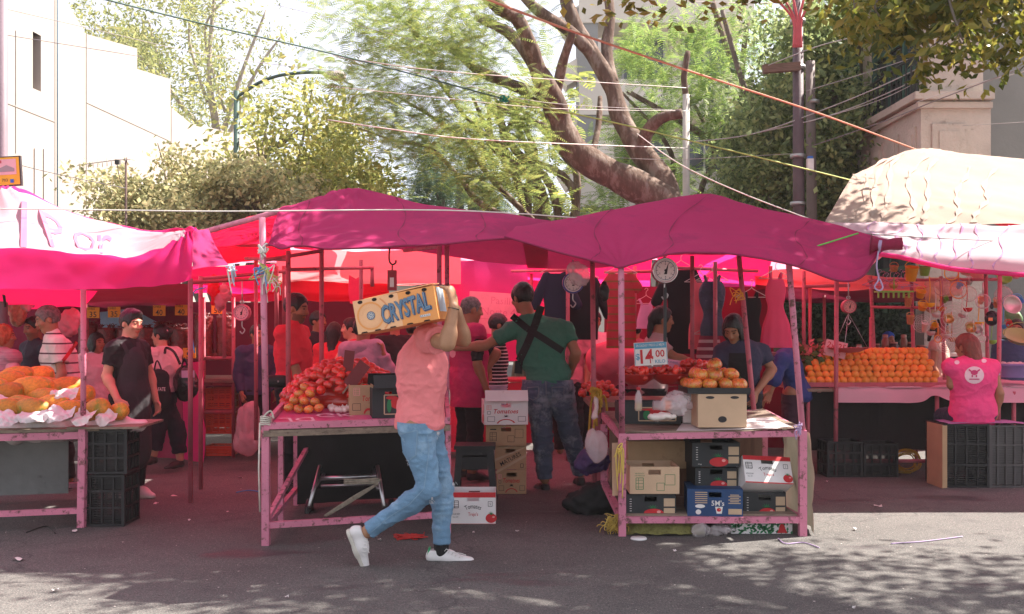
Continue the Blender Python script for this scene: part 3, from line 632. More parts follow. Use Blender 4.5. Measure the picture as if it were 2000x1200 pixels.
for p in tw:
    for q in p[4:]:
        for _ in range(3): pos.append((q.x+random.gauss(0, .075), q.y+random.gauss(0, .10), q.z+random.gauss(0, .05)))
for sx, sy, n in ((1660, 90, 10), (1665, 30, 12), (1800, 150, 14), (1850, 130, 12), (1890, 160, 10), (1960, 130, 16), (1990, 80, 14), (1905, 60, 16), (1770, 60, 14)):   # hanging twigs
    for _ in range(n): q = P(sx+random.gauss(0, 12), sy-uni(0, 60)+uni(0, 34), 5.6); pos.append(tuple(q))
v, f = instances(*leafspray(3, .05, .075, .034, 12), np.array(pos), RNG.uniform(.75, 1.15, len(pos)), .9, .6)
v2, f2 = instances(*leafspray(15, .34, .10, .052, 3), ov, RNG.uniform(.9, 1.4, len(ov)), 1.2, 0); f = np.concatenate([f, f2+len(v)]); v = np.concatenate([v, v2])
me = fast_mesh('crown', v-np.array(fic.location), f, [mat('ficus leaf', (.22, .225, .035), .3, .3, 3, 0, spec=.5, trans=.55, island=.6, hue=.05)]); link('crown', me, fic)

# plants and a planted strip behind the right-hand stalls
IVY = leafmat('hedge leaf', (.05, .085, .05), .25, .5)
for i, (x, y, rx, ry, n, Y, l) in enumerate(((1590, 640, 40, 60, 500, 14.5, 'dark leafy shrub behind the right stalls, nearest the middle canopy'), (1680, 640, 36, 55, 420, 14.8, 'dark leafy shrub against the grey house wall behind the oranges'), (1500, 560, 40, 40, 260, 18.5, 'dark shrub behind the hanging dresses'), (1960, 640, 40, 40, 260, 15, 'green shrub behind the kitchenware stall'))):
    b = P(x, 640, Y); b.z = 0; r = thing('shrub', l, 'shrub', b); mm = MB(BARKG)
    for k in range(5): mm.tube([b+V(uni(-.1, .1), 0, -.02), b+V(uni(-.3, .3), uni(-.1, .1), .9), b+V(uni(-.4, .4), uni(-.2, .2), 1.8)], [.03, .02, .008], 6)
    mm.build('stem', r); v, f = instances(*leafspray(12, .2, .11, .06, 20+i), clus([(x, y, rx, ry, n)], Y, .5, 8), RNG.uniform(.7, 1.3, n), 1.2, 0)
    link('foliage', fast_mesh('foliage', v-np.array(b), f, [IVY]), r)

# ================================================================ poles, lamp, aerial, cables
def post(r, part, m, a, b, rad, n=12): q = MB(m); q.tube([a, b], rad, n); return q.build(part, r)
PM = mat('brown painted pole', (.10, .065, .075), .6, .2, 3, .2)
RED = mat('red conduit', (.50, .085, .10), .45)
pb = P(1562, 640, 15.2); pb.z = 0
up = thing('utility_pole', 'dark utility pole with red conduits fanning out at its top', 'utility pole', pb)
post(up, 'pole', PM, pb+V(0, 0, -.03), pb+V(-.03, 0, 6.5), [.095, .075])
q = MB(RED)
for k, dx in enumerate((-.46, -.30, -.1, .12, .32)):
    c = P(1555, 0, 15.1); q.tube(smooth_path([V(c.x-.055+.028*k, c.y-.06, P(0, 95, 15.1).z), V(c.x-.055+.028*k, c.y-.06, P(0, 45, 15.1).z), V(c.x+dx*.5, c.y-.1, P(0, 15, 15.1).z), V(c.x+dx*1.2, c.y-.1, P(0, -30, 15.1).z)], 5), .018, 6)
q.build('conduit', up)
q = MB(mat('galvanised steel', (.42, .42, .42), .4, metal=.7))
for y in (42, 132, 305, 398): q.tube([P(1558, y+4, 15.2), P(1558, y-3, 15.2)], .115, 14)
q.build('clamp', up)
q = MB(mat('white plastic', (.74, .72, .70), .4)); q.box(P(1582, 322, 15.05), (.09, .08, .17)); q.use(mat('blue plastic', (.04, .16, .55), .4)); q.box(P(1582, 309, 15.05), (.07, .07, .05)); q.build('junction_box', up)
q = MB(mat('weathered wood', (.16, .10, .075), .9, .3, 8, .4, stretch=(1, 1, 8))); q.bar(P(1490, 136, 15.1), P(1562, 130, 15.1), .1, .12); q.build('crossarm', up)
p2 = P(1590, 640, 15.6); p2.z = 0
u2 = thing('service_pole', 'plain grey-brown service pole just behind the utility pole', 'pole', p2); post(u2, 'pole', mat('grey brown pole', (.17, .13, .12), .7, .2, 3), p2+V(0, 0, -.03), V(p2.x-.06, p2.y, P(0, 120, 15.6).z), [.09, .07])
q = MB(mat('galvanised steel', (.42, .42, .42))); q.tube([P(1588, 203, 15.6), P(1588, 196, 15.6)], .095, 12); q.build('clamp', u2)
p3 = P(1340, 640, 16.2); p3.z = 0
u3 = thing('pale_post', 'thin pale concrete post with a wooden stub on top behind the canopies', 'post', p3); post(u3, 'pole', mat('pale concrete', (.5, .46, .42), .8), p3+V(0, 0, -.03), P(1340, 185, 16.2), .055)
q = MB(BARK); q.tube(smooth_path([P(1340, 190, 16.2), P(1336, 150, 16.2), P(1344, 100, 16.2)], 4), [.05]*8+[.035], 8); q.build('stub', u3)
LG = mat('dark green lamp post', (.045, .085, .075), .45)
lb = P(461, 640, 16.4); lb.z = 0
la = thing('street_lamp', 'green curved street lamp with a pale cobra head above the bushes', 'street lamp', lb)
post(la, 'pole', LG, lb+V(0, 0, -.03), P(462, 178, 16.4), [.055, .045])
q = MB(LG); q.tube(smooth_path([P(463, 190, 16.4), P(480, 178, 16.4), P(510, 160, 16.4), P(550, 147, 16.4), P(600, 142, 16.4), P(640, 143, 16.4)], 5), .026, 8); q.build('arm', la)
q = MB(mat('lamp housing', (.62, .52, .50), .45)); q.smooth = True
S = SDF(); S.cone(P(640, 146, 16.4), P(664, 148, 16.4), .07, .10, .03, flat=((0, 0, 1), 1.3)).ell(P(659, 152, 16.4), (.13, .12, .055), k=.02)
sdf_obj('lamp_head', S, .012, mat('lamp housing', (.62, .52, .50)), la)
ab = P(246, 640, 13.5); ab.z = 0
an = thing('tv_aerial', 'rusty roof aerial with a long row of elements left of the bush', 'aerial', ab)
post(an, 'mast', mat('rusty steel', (.10, .06, .05), .8, .3, 10), ab+V(0, 0, -.02), P(246, 308, 13.5), .017, 6)
q = MB(mat('dull aluminium', (.34, .32, .31), .45, metal=.5)); q.tube([P(255, 311, 13.5), P(225, 313, 13.5), P(152, 323, 13.4)], .007, 5)
for k in range(11): x = 155+k*9; y = 323-k*.95; q.tube([P(x, y-8, 13.4), P(x, y+8, 13.4)], .0045, 4)
q.build('boom', an); q = MB(IRON); q.box(P(229, 317, 13.4), (.05, .05, .06)); q.tube(smooth_path([P(229, 320, 13.4), P(234, 350, 13.45), P(246, 372, 13.5)], 4), .005, 4); q.build('cable_box', an)
lp = P(4, 640, 9.2); lp.z = 0
pl = thing('thick_pole', 'thick mauve-grey pole cut by the left edge of the photo', 'pole', lp); post(pl, 'pole', mat('mauve grey paint', (.20, .145, .17), .6, .15, 2), lp+V(0, 0, -.03), lp+V(0, 0, 4.9), .048, 16)
# yellow tram-line style sign at the left edge
YS = mat('yellow sign paint', (.75, .42, .03), .5); yp = P(8, 640, 8.6); yp.z = 0
ys = thing('yellow_sign', 'yellow framed sign with a pink picture above the left canopy', 'sign', P(8, 366, 8.6))
q = MB(mat('dark sign frame', (.05, .045, .05), .5)); tl = Matrix.Rotation(-.06, 3, 'Y'); c = P(4, 336, 8.6); q.box(c, (.33, .03, .25), R=tl); q.build('frame', ys)
q = MB(YS); u = tl@V(1, 0, 0); v = tl@V(0, 0, 1); o = c+V(0, -.0185, 0); q.rect(o, u, v, 0, 0, .31, .23); q.use(mat('sign pink', (.72, .42, .44), .5)); q.rect(o-V(0, .002, 0), u, v, .01, .035, .24, .13)
q.use(mat('sign grey', (.33, .27, .28), .5)); q.poly([(-.10, .01), (-.05, .045), (0, .03), (.05, .05), (.115, .02), (.115, -.005), (-.10, -.005)], o-V(0, .004, 0), u, v); q.use(RED); q.rect(o-V(0, .004, 0), u, v, -.02, .08, .06, .025); q.use(mat('sign blue', (.05, .12, .45), .5)); q.rect(o-V(0, .004, 0), u, v, .09, -.085, .03, .03); q.use(IRON); q.text('703', o-V(0, .004, 0), u, v, .03, -.075, .035)
q.build('panel', ys)
q = MB(IRON); q.tube([c+V(-.12, .02, -.1), V(c.x-.12, c.y+.3, 1.6)], .012, 6); q.build('bracket', ys)

CBL = mat('grey cable', (.42, .39, .38), .6); CW = mat('white cord', (.72, .67, .62), .7); CDK = mat('dark green cord', (.05, .10, .08), .7)
CYG = mat('yellow green rope', (.50, .56, .16), .7); COR = mat('salmon rope', (.66, .30, .20), .75); CBL2 = mat('slate cable', (.20, .18, .19), .6); CLV = mat('lilac cord', (.45, .33, .52), .7); CGR = mat('bright green cord', (.16, .55, .10), .6)
def cable(name, label, pts, r, m, grp=None, cat='rope'):
    q = MB(m); q.tube(smooth_path(pts, 6), r, 5); return tag(q.build(name), label, cat, grp)
def cpx(*a): return [P(*x) for x in a]
cable('rope', 'dark green rope crossing the sky from the top left to a knot', cpx((195, -3, 7), (400, 48, 7.5), (700, 118, 8.2), (985, 194, 9)), .0062, CDK)
cable('rope', 'yellow-green rope from the knot down to the corner of the beige canopy', cpx((985, 194, 9), (1200, 240, 9.3), (1450, 300, 9.7), (1660, 352, 10.2)), .0072, CYG)
cable('rope', 'thick salmon rope from the top centre down to the beige canopy ridge', cpx((945, -4, 8), (1120, 62, 9), (1350, 140, 10.2), (1600, 222, 11.2), (1806, 299, 12)), .0105, COR)
cable('rope', 'thin white rope stretched level across the front of the left canopies', cpx((-20, 408, 6.4), (240, 411, 6.4), (450, 413, 6.35), (870, 411, 6.4), (1130, 426, 7.2)), .0042, CW)
cable('rope', 'thin pale rope descending from the branch stub to the right canopies', cpx((1245, 262, 11), (1330, 322, 10.5), (1450, 378, 10.2), (1605, 437, 9.6)), .0055, CW)
cable('rope', 'lilac cord tied from the post top up to the right canopy corner', cpx((1545, 506, 6.9), (1575, 470, 7.4), (1604, 440, 8.2)), .005, CLV)
cable('rope', 'bright green cord from the post top across to the gathered canopy end', cpx((1545, 497, 6.9), (1612, 476, 6.8), (1676, 456, 6.9)), .0055, CGR)
cable('rope', 'thin dark cord running over the white canopy at the right', cpx((1676, 456, 7), (1800, 464, 8), (2010, 474, 9)), .0035, CDK)
for l, pts, r, mm in (('thin wire over the white building, the upper one', ((-5, 14, 12), (150, 50, 12), (420, 110, 13), (660, 140, 14)), .006, CBL),
    ('thin wire over the white building, the lower one', ((-5, 66, 12), (270, 110, 12.5)), .007, CBL2),
    ('wire sagging across the crown at lamp height', ((660, 112, 13), (850, 150, 13), (1060, 200, 13.5), (1335, 216, 14.5)), .007, CBL),
    ('long pale wire across the jacaranda from the lamp head', ((650, 108, 12), (800, 132, 12), (1000, 150, 12.4), (1340, 172, 14)), .008, CW),
    ('pale double wire running below the lamp head into the jacaranda', ((640, 234, 12), (760, 252, 12), (900, 270, 12.4), (1100, 281, 13.4), (1343, 290, 15.9)), .011, CW),
    ('thin wire across the crown from the left at branch level', ((640, 168, 12), (850, 190, 12.3), (1080, 212, 13), (1345, 217, 15)), .006, CW),
    ('thin wire high across the top of the sky gap', ((540, 10, 13), (700, 50, 13), (830, 85, 13)), .005, CBL),
    ('wire drooping low across the white wall to the aerial', ((20, 318, 13), (110, 340, 13), (245, 368, 13.4)), .008, CBL2),
    ('pale wire at the top right ending at the utility pole', ((1320, 2, 15), (1440, 6, 15), (1545, 6, 15.1)), .008, CW),
    ('grey wire from the crossarm up to the stone balcony', ((1500, 128, 15), (1600, 90, 14.6), (1690, 68, 14.2)), .011, CBL),
    ('upper grey wire from the pole to the balcony window', ((1575, 178, 15), (1700, 140, 14.6), (1835, 96, 14)), .009, CBL),
    ('middle grey wire of the bundle sagging to the balcony', ((1345, 278, 16), (1470, 262, 15.4), (1610, 214, 15), (1740, 160, 14.5), (1850, 104, 14)), .014, CBL),
    ('lower grey wire of the bundle sagging to the balcony', ((1470, 262, 15.4), (1620, 226, 15), (1760, 170, 14.5), (1905, 90, 13.6)), .013, CBL),
    ('third grey wire of the bundle rising to the ficus', ((1580, 238, 15), (1720, 195, 14.5), (1850, 130, 14), (1960, 80, 13)), .009, CBL),
    ('low dark wire from the pole past the parapet to the right edge', ((1590, 284, 15), (1730, 236, 14), (1840, 192, 13), (2010, 128, 12)), .013, CBL2),
    ('thin wire above the parapet reaching the right edge', ((1790, 200, 13.5), (1900, 165, 13), (2010, 138, 12)), .008, CBL),
    ('faint wire across the grey wall at the right edge', ((1880, 246, 13.8), (2010, 238, 13.2)), .006, CBL),
    ('faint wire crossing between the trunk and the pole', ((1110, 300, 15), (1300, 312, 15), (1560, 300, 15)), .006, CBL)):
    cable('overhead_wire', l, cpx(*pts), r*.62, mm, 'overhead wires', 'wire')
q = MB(mat('green twine', (.02, .22, .13), .8))
for k in range(7): q.tube(smooth_path([P(985+uni(-9, 9), 193+uni(-6, 6), 9+uni(-.02, .02)) for _ in range(4)], 4), .006, 5)
tag(q.build('rope_knot'), 'green twine knot joining the dark and yellow ropes', 'knot')
# ================================================================ cloth canopies
def cloth(n, c, t=.5, tint=None, **k): return mat(n, c, .85, .08, 2, .12, 180, trans=t, spec=.12, ttint=tint, **k)
MAG = cloth('magenta canvas', (.60, .046, .180), .42, (1.0, .5, .6), wear=(.50, .045, .165), wscale=1.6, wlev=.55)
PINK = cloth('hot pink canvas', (.82, .030, .215), .6, (1, .55, .7))
ROSE = cloth('bright pink canvas', (.85, .06, .30), .55, (1, .6, .8))
REDC = cloth('red canvas', (.80, .02, .075), .55, (1, .6, .8))
SALM = cloth('salmon canvas', (.90, .30, .29), .6, (1, .8, .85)); GLOW = cloth('light tinting canvas', (.97, .25, .36), .85)
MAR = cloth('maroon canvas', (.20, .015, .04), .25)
WHC = cloth('printed white canvas', (.58, .42, .47), .42, (1, .45, .6))
WHP = cloth('white pink canvas', (.84, .66, .72), .48, (1, .34, .55))
BEI = cloth('beige canvas', (.50, .39, .325), .3)
PTX = mat('pink print', (.70, .20, .34), .8, .1, 6, .05, trans=.3); PTX2 = mat('lilac crease print', (.60, .33, .55), .8, .1, 6, 0, trans=.4)
def rowp(*a): return [P(*x) for x in a]
def canopy(name, label, rows, m, nu=80, nv=36, wr=.012, wf=(4, 4, 4), seed=1, **k):
    o, g = sheet(name, rows, m, nu, nv, wr, wf, None, seed, **k); tag(o, label, 'canopy'); return o, g
def taut(amp, axis_pts, seed):
    """wrinkles running out from tied corners"""
    def f(g):
        n = np.zeros(g.shape[:2])
        for p, L in axis_pts:
            d = g-np.array(p); r = np.linalg.norm(d, axis=-1); th = np.arctan2(d[..., 2]*2, d[..., 0])*9+np.arctan2(d[..., 1], d[..., 0])*5
            n += np.sin(th*1.6+seed)*np.exp(-r/L)*np.minimum(1, r/.15)
        du = np.gradient(g, axis=1); dv = np.gradient(g, axis=0); nn = np.cross(du, dv); nn /= np.linalg.norm(nn, axis=-1, keepdims=True)+1e-9
        return g+nn*(n*amp)[..., None]
    return f
def creases(g, xs, m, parent, t0, t1, lean, wd):
    nv, nu = g.shape[:2]
    for x0 in xs:
        pr = None; q = MB(m)
        for k in range(30):
            t = t0+(t1-t0)*k/29; u = min(.98, x0+.012*math.sin(t*17+x0*30)+lean*t); i = min(int(u*(nu-1)), nu-2); j = min(int(t*(nv-1)), nv-2); fy = t*(nv-1)-j
            p = Vector(g[j, i]*(1-fy)+g[j+1, i]*fy)+Vector(g[j, i+1]-g[j, i])*(u*(nu-1)-i)+V(0, -.006, .007); wv = V(wd*(.6+.4*math.sin(k*1.1+x0*20)), 0, 0)
            if pr is not None: q.add([pr[0]-pr[1]*.5, pr[0]+pr[1]*.5, p+wv*.5, p-wv*.5], [(0, 1, 2, 3)])
            pr = (p, wv)
        q.build('crease', parent)
# --- left canopy, pink with white printed band; the hem hangs in front of the papaya stall
LA = [rowp((-90, 562, 6.3), (60, 565, 6.4), (160, 566, 6.45), (250, 562, 6.5), (330, 556, 6.5), (374, 548, 6.52)),
      rowp((-90, 490, 6.42), (60, 492, 6.5), (160, 500, 6.52), (250, 508, 6.55), (330, 512, 6.55), (376, 510, 6.55)),
      rowp((-90, 478, 6.55), (60, 484, 6.6), (160, 494, 6.65), (250, 500, 6.7), (330, 470, 6.75), (377, 452, 6.75)),
      rowp((-90, 425, 7.1), (40, 424, 7.2), (150, 452, 7.3), (250, 462, 7.3), (330, 458, 7.2), (379, 450, 7.0)),
      rowp((-90, 392, 7.7), (18, 366, 7.8), (120, 408, 7.9), (220, 437, 7.8), (310, 452, 7.6), (385, 449, 7.4)),
      rowp((-90, 470, 9.2), (18, 470, 9.2), (120, 475, 9.2), (220, 480, 9.2), (310, 485, 9.0), (390, 490, 8.8))]
def lamat(u, v): # rows 0..1 valance, 2..4 printed band, top pink
    m = np.zeros(len(u), int); m[(v > .37) & (v < .74-.14*np.maximum(0, u-.55)/.45) & (u < .93)] = 1; m[v >= .74] = 2; return m
oA, gA = canopy('left_canopy', 'pink market canopy with a white printed band and hanging hem at the far left', LA, None, 110, 60, .012, (3, 3, 5), 4, matfn=lamat, mats=[PINK, WHC, ROSE], post=taut(.02, [(P(377, 450, 6.9), .6), (P(20, 366, 7.8), .5)], 1))
def on_sheet(g, st, u0, u1, v0, v1, m, parent, name, bold=.0, lift=.004, mirror=False):
    a, f = text_geo(st, bold); a = a.copy(); w_, h_ = np.ptp(a[:, 0]), np.ptp(a[:, 1])
    uu = u0+(a[:, 0]/w_+.5)*(u1-u0); vv = v0+(a[:, 1]/h_+.5)*(v1-v0); nv, nu = g.shape[:2]
    x = np.clip(uu*(nu-1), 0, nu-1.001); y = np.clip(vv*(nv-1), 0, nv-1.001); i = x.astype(int); j = y.astype(int); fx = (x-i)[:, None]; fy = (y-j)[:, None]
    p = g[j, i]*(1-fx)*(1-fy)+g[j, i+1]*fx*(1-fy)+g[j+1, i]*(1-fx)*fy+g[j+1, i+1]*fx*fy
    n = np.cross(g[j, i+1]-g[j, i], g[j+1, i]-g[j, i]); n /= np.linalg.norm(n, axis=1, keepdims=True); p = p+n*lift
    q = MB(m); q.add(p, f); return q.build(name, parent)
on_sheet(gA, 'P', .275, .345, .43, .66, PTX, oA, 'lettering'); on_sheet(gA, 'o', .375, .46, .42, .60, PTX, oA, 'lettering', -.01); on_sheet(gA, 'r', .475, .53, .42, .60, PTX, oA, 'lettering'); on_sheet(gA, '/', .17, .24, .40, .68, PTX, oA, 'lettering')
FLP = MAG
sheet('end_flap', [rowp((375, 451, 6.78), (392, 449, 6.9), (406, 448, 7.1)), rowp((376, 490, 6.6), (400, 490, 6.75), (424, 484, 6.95)), rowp((376, 527, 6.52), (410, 521, 6.6), (447, 519, 6.7))], FLP, 16, 16, .006, (6, 6, 6), oA)
# --- middle canopies
B = [rowp((522, 478, 6.62), (545, 481, 6.56), (600, 483, 6.5), (700, 484, 6.48), (800, 481, 6.5), (870, 478, 6.5), (940, 470, 6.55), (1000, 467, 6.62), (1040, 468, 6.75)),
     rowp((532, 455, 6.7), (550, 452, 6.75), (605, 446, 6.85), (695, 440, 6.9), (800, 445, 6.9), (870, 447, 6.9), (945, 447, 6.9), (1005, 458, 6.98), (1045, 460, 7.05)),
     rowp((545, 410, 7.1), (560, 404, 7.2), (615, 390, 7.35), (685, 369, 7.5), (790, 392, 7.5), (870, 405, 7.5), (950, 413, 7.5), (1010, 420, 7.5), (1075, 431, 7.55)),
     rowp((552, 440, 8.2), (580, 440, 8.2), (630, 438, 8.2), (690, 430, 8.2), (790, 440, 8.2), (870, 446, 8.2), (950, 450, 8.2), (1010, 458, 8.2), (1070, 466, 8.2)),
     rowp((575, 485, 9.2), (600, 488, 9.2), (650, 488, 9.2), (700, 486, 9.2), (800, 490, 9.2), (880, 500, 9.0), (950, 512, 9.0), (1010, 518, 9.0), (1070, 520, 9.0))]
oB, gB = canopy('middle_canopy', 'dark magenta canopy over the tomato table with a peak above the walking man', B, MAG, 110, 50, .008, (3, 3, 3), 9, post=taut(.026, [(P(522, 478, 6.62), .45), (P(685, 369, 7.5), .4)], 2))
Cc = [rowp((985, 463, 6.5), (1080, 489, 6.48), (1180, 514, 6.47), (1214, 522, 6.47), (1300, 499, 6.45), (1420, 496, 6.45), (1540, 514, 6.47), (1640, 546, 6.5), (1688, 536, 6.55), (1722, 490, 6.62), (1762, 481, 6.65)),
     rowp((1000, 452, 6.7), (1085, 462, 6.75), (1180, 470, 6.8), (1225, 472, 6.8), (1310, 458, 6.85), (1420, 456, 6.85), (1540, 468, 6.8), (1640, 492, 6.75), (1690, 494, 6.7), (1724, 484, 6.66), (1763, 479, 6.66)),
     rowp((1010, 444, 7.1), (1110, 427, 7.3), (1200, 410, 7.4), (1270, 396, 7.5), (1380, 378, 7.6), (1450, 396, 7.5), (1550, 422, 7.3), (1640, 444, 7.05), (1695, 461, 6.85), (1726, 470, 6.7), (1763, 473, 6.68)),
     rowp((1020, 470, 8.2), (1110, 460, 8.3), (1200, 455, 8.3), (1280, 446, 8.3), (1380, 436, 8.3), (1450, 446, 8.2), (1550, 456, 8), (1640, 470, 7.4), (1695, 476, 6.95), (1727, 480, 6.74), (1763, 477, 6.7)),
     rowp((1030, 524, 9.0), (1110, 526, 9.0), (1200, 520, 9.0), (1280, 500, 9.2), (1380, 497, 9.2), (1450, 500, 9), (1550, 512, 8.4), (1640, 515, 7.6), (1695, 500, 7.05), (1727, 489, 6.76), (1763, 480, 6.7))]
def crease(g):   # gathered folds running to the tied right-hand end
    X = g[..., 0]; t = np.clip((X-.9)/1.6, 0, 1); ph = np.linspace(0, 1, g.shape[0])[:, None]
    return g+np.stack([0*X, -.012*t*np.sin(ph*44+2*X), .020*t*(1-.5*t)*np.sin(ph*52+2.2*X)], -1)
oC, gC = canopy('middle_canopy', 'dark magenta canopy over the boxes stall with its right end gathered and tied', Cc, MAG, 130, 64, .007, (3, 3, 3), 13, post=lambda g: crease(taut(.012, [(P(1214, 522, 6.47), .35)], 3)(g)))
SEAM = mat('dark seam', (.30, .02, .08), .9, .1, 6, 0, trans=.2)
for g_, o_, xs in ((gB, oB, (.22, .48, .74)), (gC, oC, (.18, .40, .62))):
    creases(g_, xs, SEAM, o_, 0, .5, .01, .012)
    q = MB(SEAM); q.tube([Vector(p)+V(0, -.002, .0) for p in g_[0, ::2]], .007, 5); q.build('hem', o_)
q = MB(mat('dark red cloth knot', (.25, .012, .05), .85, .2, 20, .4, 60)); q.tube(smooth_path([P(1700, 478, 6.66), P(1724, 479, 6.64), P(1745, 477, 6.62), P(1763, 476, 6.6)], 5), [.075, .055, .045, .04, .036, .034, .034, .036, .036, .038, .04, .04, .042, .042, .042, .04], 10); q.build('gathered_end', oC)
q = MB(CLV)
for k in range(3): q.tube(smooth_path([P(1718+k*2, 470, 6.58), P(1716+k*2, 482, 6.56), P(1718, 492, 6.6)], 4), .004, 5)
q.tube(smooth_path([P(1716, 490, 6.6), P(1712, 520, 6.6), P(1716, 545, 6.6), P(1708, 560, 6.6), P(1716, 568, 6.6), P(1724, 562, 6.6), P(1718, 545, 6.6)], 5), .006, 5); tag(q.build('cord_loop'), 'lilac cord loop hanging from the gathered canopy end', 'cord')
# --- canopies behind
oD, gD = canopy('back_canopy', 'red canopy with dark lettering seen from below between the left and middle stalls', [rowp((398, 452, 7.7), (450, 438, 7.5), (500, 424, 7.3), (552, 411, 7.2)), rowp((415, 478, 8.7), (460, 466, 8.7), (505, 458, 8.6), (560, 452, 8.6)), rowp((440, 516, 10.4), (475, 512, 10.4), (515, 506, 10.4), (570, 500, 10.4))], REDC, 40, 30, .015, (3, 3, 3), 21)
q = MB(mat('pink steel', (.62, .22, .30), .5, .3, 10, .3, wear=(.20, .09, .08), wscale=14, wlev=.62)); q.tube([P(400, 453, 7.68), P(478, 432, 7.4), P(545, 413, 7.18)], .022, 8); tag(q.build('roof_pole'), 'pink steel roof pole along the edge of the red lettered canopy', 'pole')
on_sheet(gD, 'L. VARIOS', .42, .80, .52, .40, mat('dark print', (.14, .01, .03), .8), oD, 'lettering', .0, -.008)
BACK = [('salmon pink sunlit canopy hanging low behind the red polo man', SALM, [((540, 492, 10.2), (700, 490, 10.2), (900, 492, 10.2)), ((540, 545, 11.4), (700, 546, 11.4), (900, 548, 11.4)), ((540, 552, 13.4), (700, 555, 13.4), (900, 555, 13.4))]),
    ('deep red canopy sagging behind the tomato heap', REDC, [((440, 545, 12.2), (560, 540, 12.2), (680, 545, 12.2), (760, 556, 12.2)), ((440, 560, 12.0), (560, 572, 12.0), (680, 580, 12.0), (760, 570, 12.0)), ((440, 585, 12.6), (560, 590, 12.6), (680, 590, 12.6), (760, 585, 12.6))]),
    ('red hanging awning end behind the left of the tomato table', PINK, [((370, 520, 10.8), (450, 520, 10.8), (540, 515, 10.8)), ((370, 548, 10.8), (450, 552, 10.8), (540, 548, 10.8)), ((370, 575, 11.2), (450, 575, 11.2), (540, 572, 11.2))]),
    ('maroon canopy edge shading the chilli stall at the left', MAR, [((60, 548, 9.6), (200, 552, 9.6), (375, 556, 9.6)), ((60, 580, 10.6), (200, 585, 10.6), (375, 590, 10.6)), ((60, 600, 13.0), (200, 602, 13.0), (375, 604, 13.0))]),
    ('bright pink canopy end behind the papaya stall', ROSE, [((-60, 560, 8.6), (60, 560, 8.6), (190, 572, 8.6)), ((-60, 585, 9.0), (60, 585, 9.0), (170, 592, 9.0)), ((-60, 600, 9.6), (60, 600, 9.6), (150, 605, 9.6))]),
    ('magenta sheet hung as a back wall behind the green shirted man', ROSE, [((870, 480, 12.4), (960, 482, 12.5), (1040, 482, 12.6), (1110, 480, 12.6)), ((885, 600, 12.3), (960, 600, 12.4), (1040, 600, 12.5), (1100, 600, 12.6)), ((885, 700, 12.3), (960, 705, 12.4), (1040, 705, 12.5), (1100, 700, 12.6))]),
    ('pink canopy glowing above the embroidered red dress', ROSE, [((1020, 490, 10.6), (1130, 488, 10.6), (1275, 486, 10.6)), ((1030, 540, 12), (1130, 542, 12), (1270, 545, 12)), ((1030, 568, 14), (1130, 570, 14), (1270, 570, 14))]),
    ('bright pink canopy above the navy dress', ROSE, [((1270, 488, 9.9), (1390, 490, 9.9), (1510, 500, 9.9)), ((1300, 528, 11.2), (1390, 530, 11.2), (1500, 535, 11.2)), ((1310, 556, 13), (1390, 558, 13), (1500, 560, 13))]),
    ('pale salmon canopy edge right of the pink dress', SALM, [((1475, 528, 11.5), (1600, 528, 11.5), (1740, 540, 11.5), (1860, 548, 11.5)), ((1475, 545, 11.3), (1600, 552, 11.3), (1740, 560, 11.3), (1860, 562, 11.3)), ((1475, 560, 11.6), (1600, 565, 11.6), (1740, 570, 11.6), (1860, 570, 11.6))]),
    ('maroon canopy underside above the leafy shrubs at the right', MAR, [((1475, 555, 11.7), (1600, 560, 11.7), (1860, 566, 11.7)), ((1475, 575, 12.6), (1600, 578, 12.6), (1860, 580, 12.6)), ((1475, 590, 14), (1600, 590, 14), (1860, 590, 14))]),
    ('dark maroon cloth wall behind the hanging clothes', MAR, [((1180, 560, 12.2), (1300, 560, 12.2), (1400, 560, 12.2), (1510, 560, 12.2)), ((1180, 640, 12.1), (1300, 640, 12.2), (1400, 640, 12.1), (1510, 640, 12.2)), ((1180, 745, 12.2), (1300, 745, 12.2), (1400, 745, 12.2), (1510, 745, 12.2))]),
    ('dark maroon sheet added for the dark of the passage behind the tomato heap', MAR, [((530, 582, 13.6), (650, 582, 13.6), (780, 585, 13.6), (900, 585, 13.6)), ((530, 640, 13.6), (650, 640, 13.5), (780, 640, 13.6), (900, 640, 13.6)), ((530, 690, 13.6), (650, 690, 13.6), (780, 690, 13.6), (900, 690, 13.6))]),  # dark sheet put in for the gloom at the end of the passage
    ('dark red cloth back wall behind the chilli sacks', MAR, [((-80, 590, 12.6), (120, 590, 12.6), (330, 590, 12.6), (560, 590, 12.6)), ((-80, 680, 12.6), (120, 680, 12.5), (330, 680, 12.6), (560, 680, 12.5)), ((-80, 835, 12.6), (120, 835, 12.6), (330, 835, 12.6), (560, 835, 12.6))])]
for i, (l, m, rows) in enumerate(BACK): canopy('back_canopy', l, [rowp(*r) for r in rows], m, 40, 24, .03, (2.2, 2.2, 2.2), 30+i)
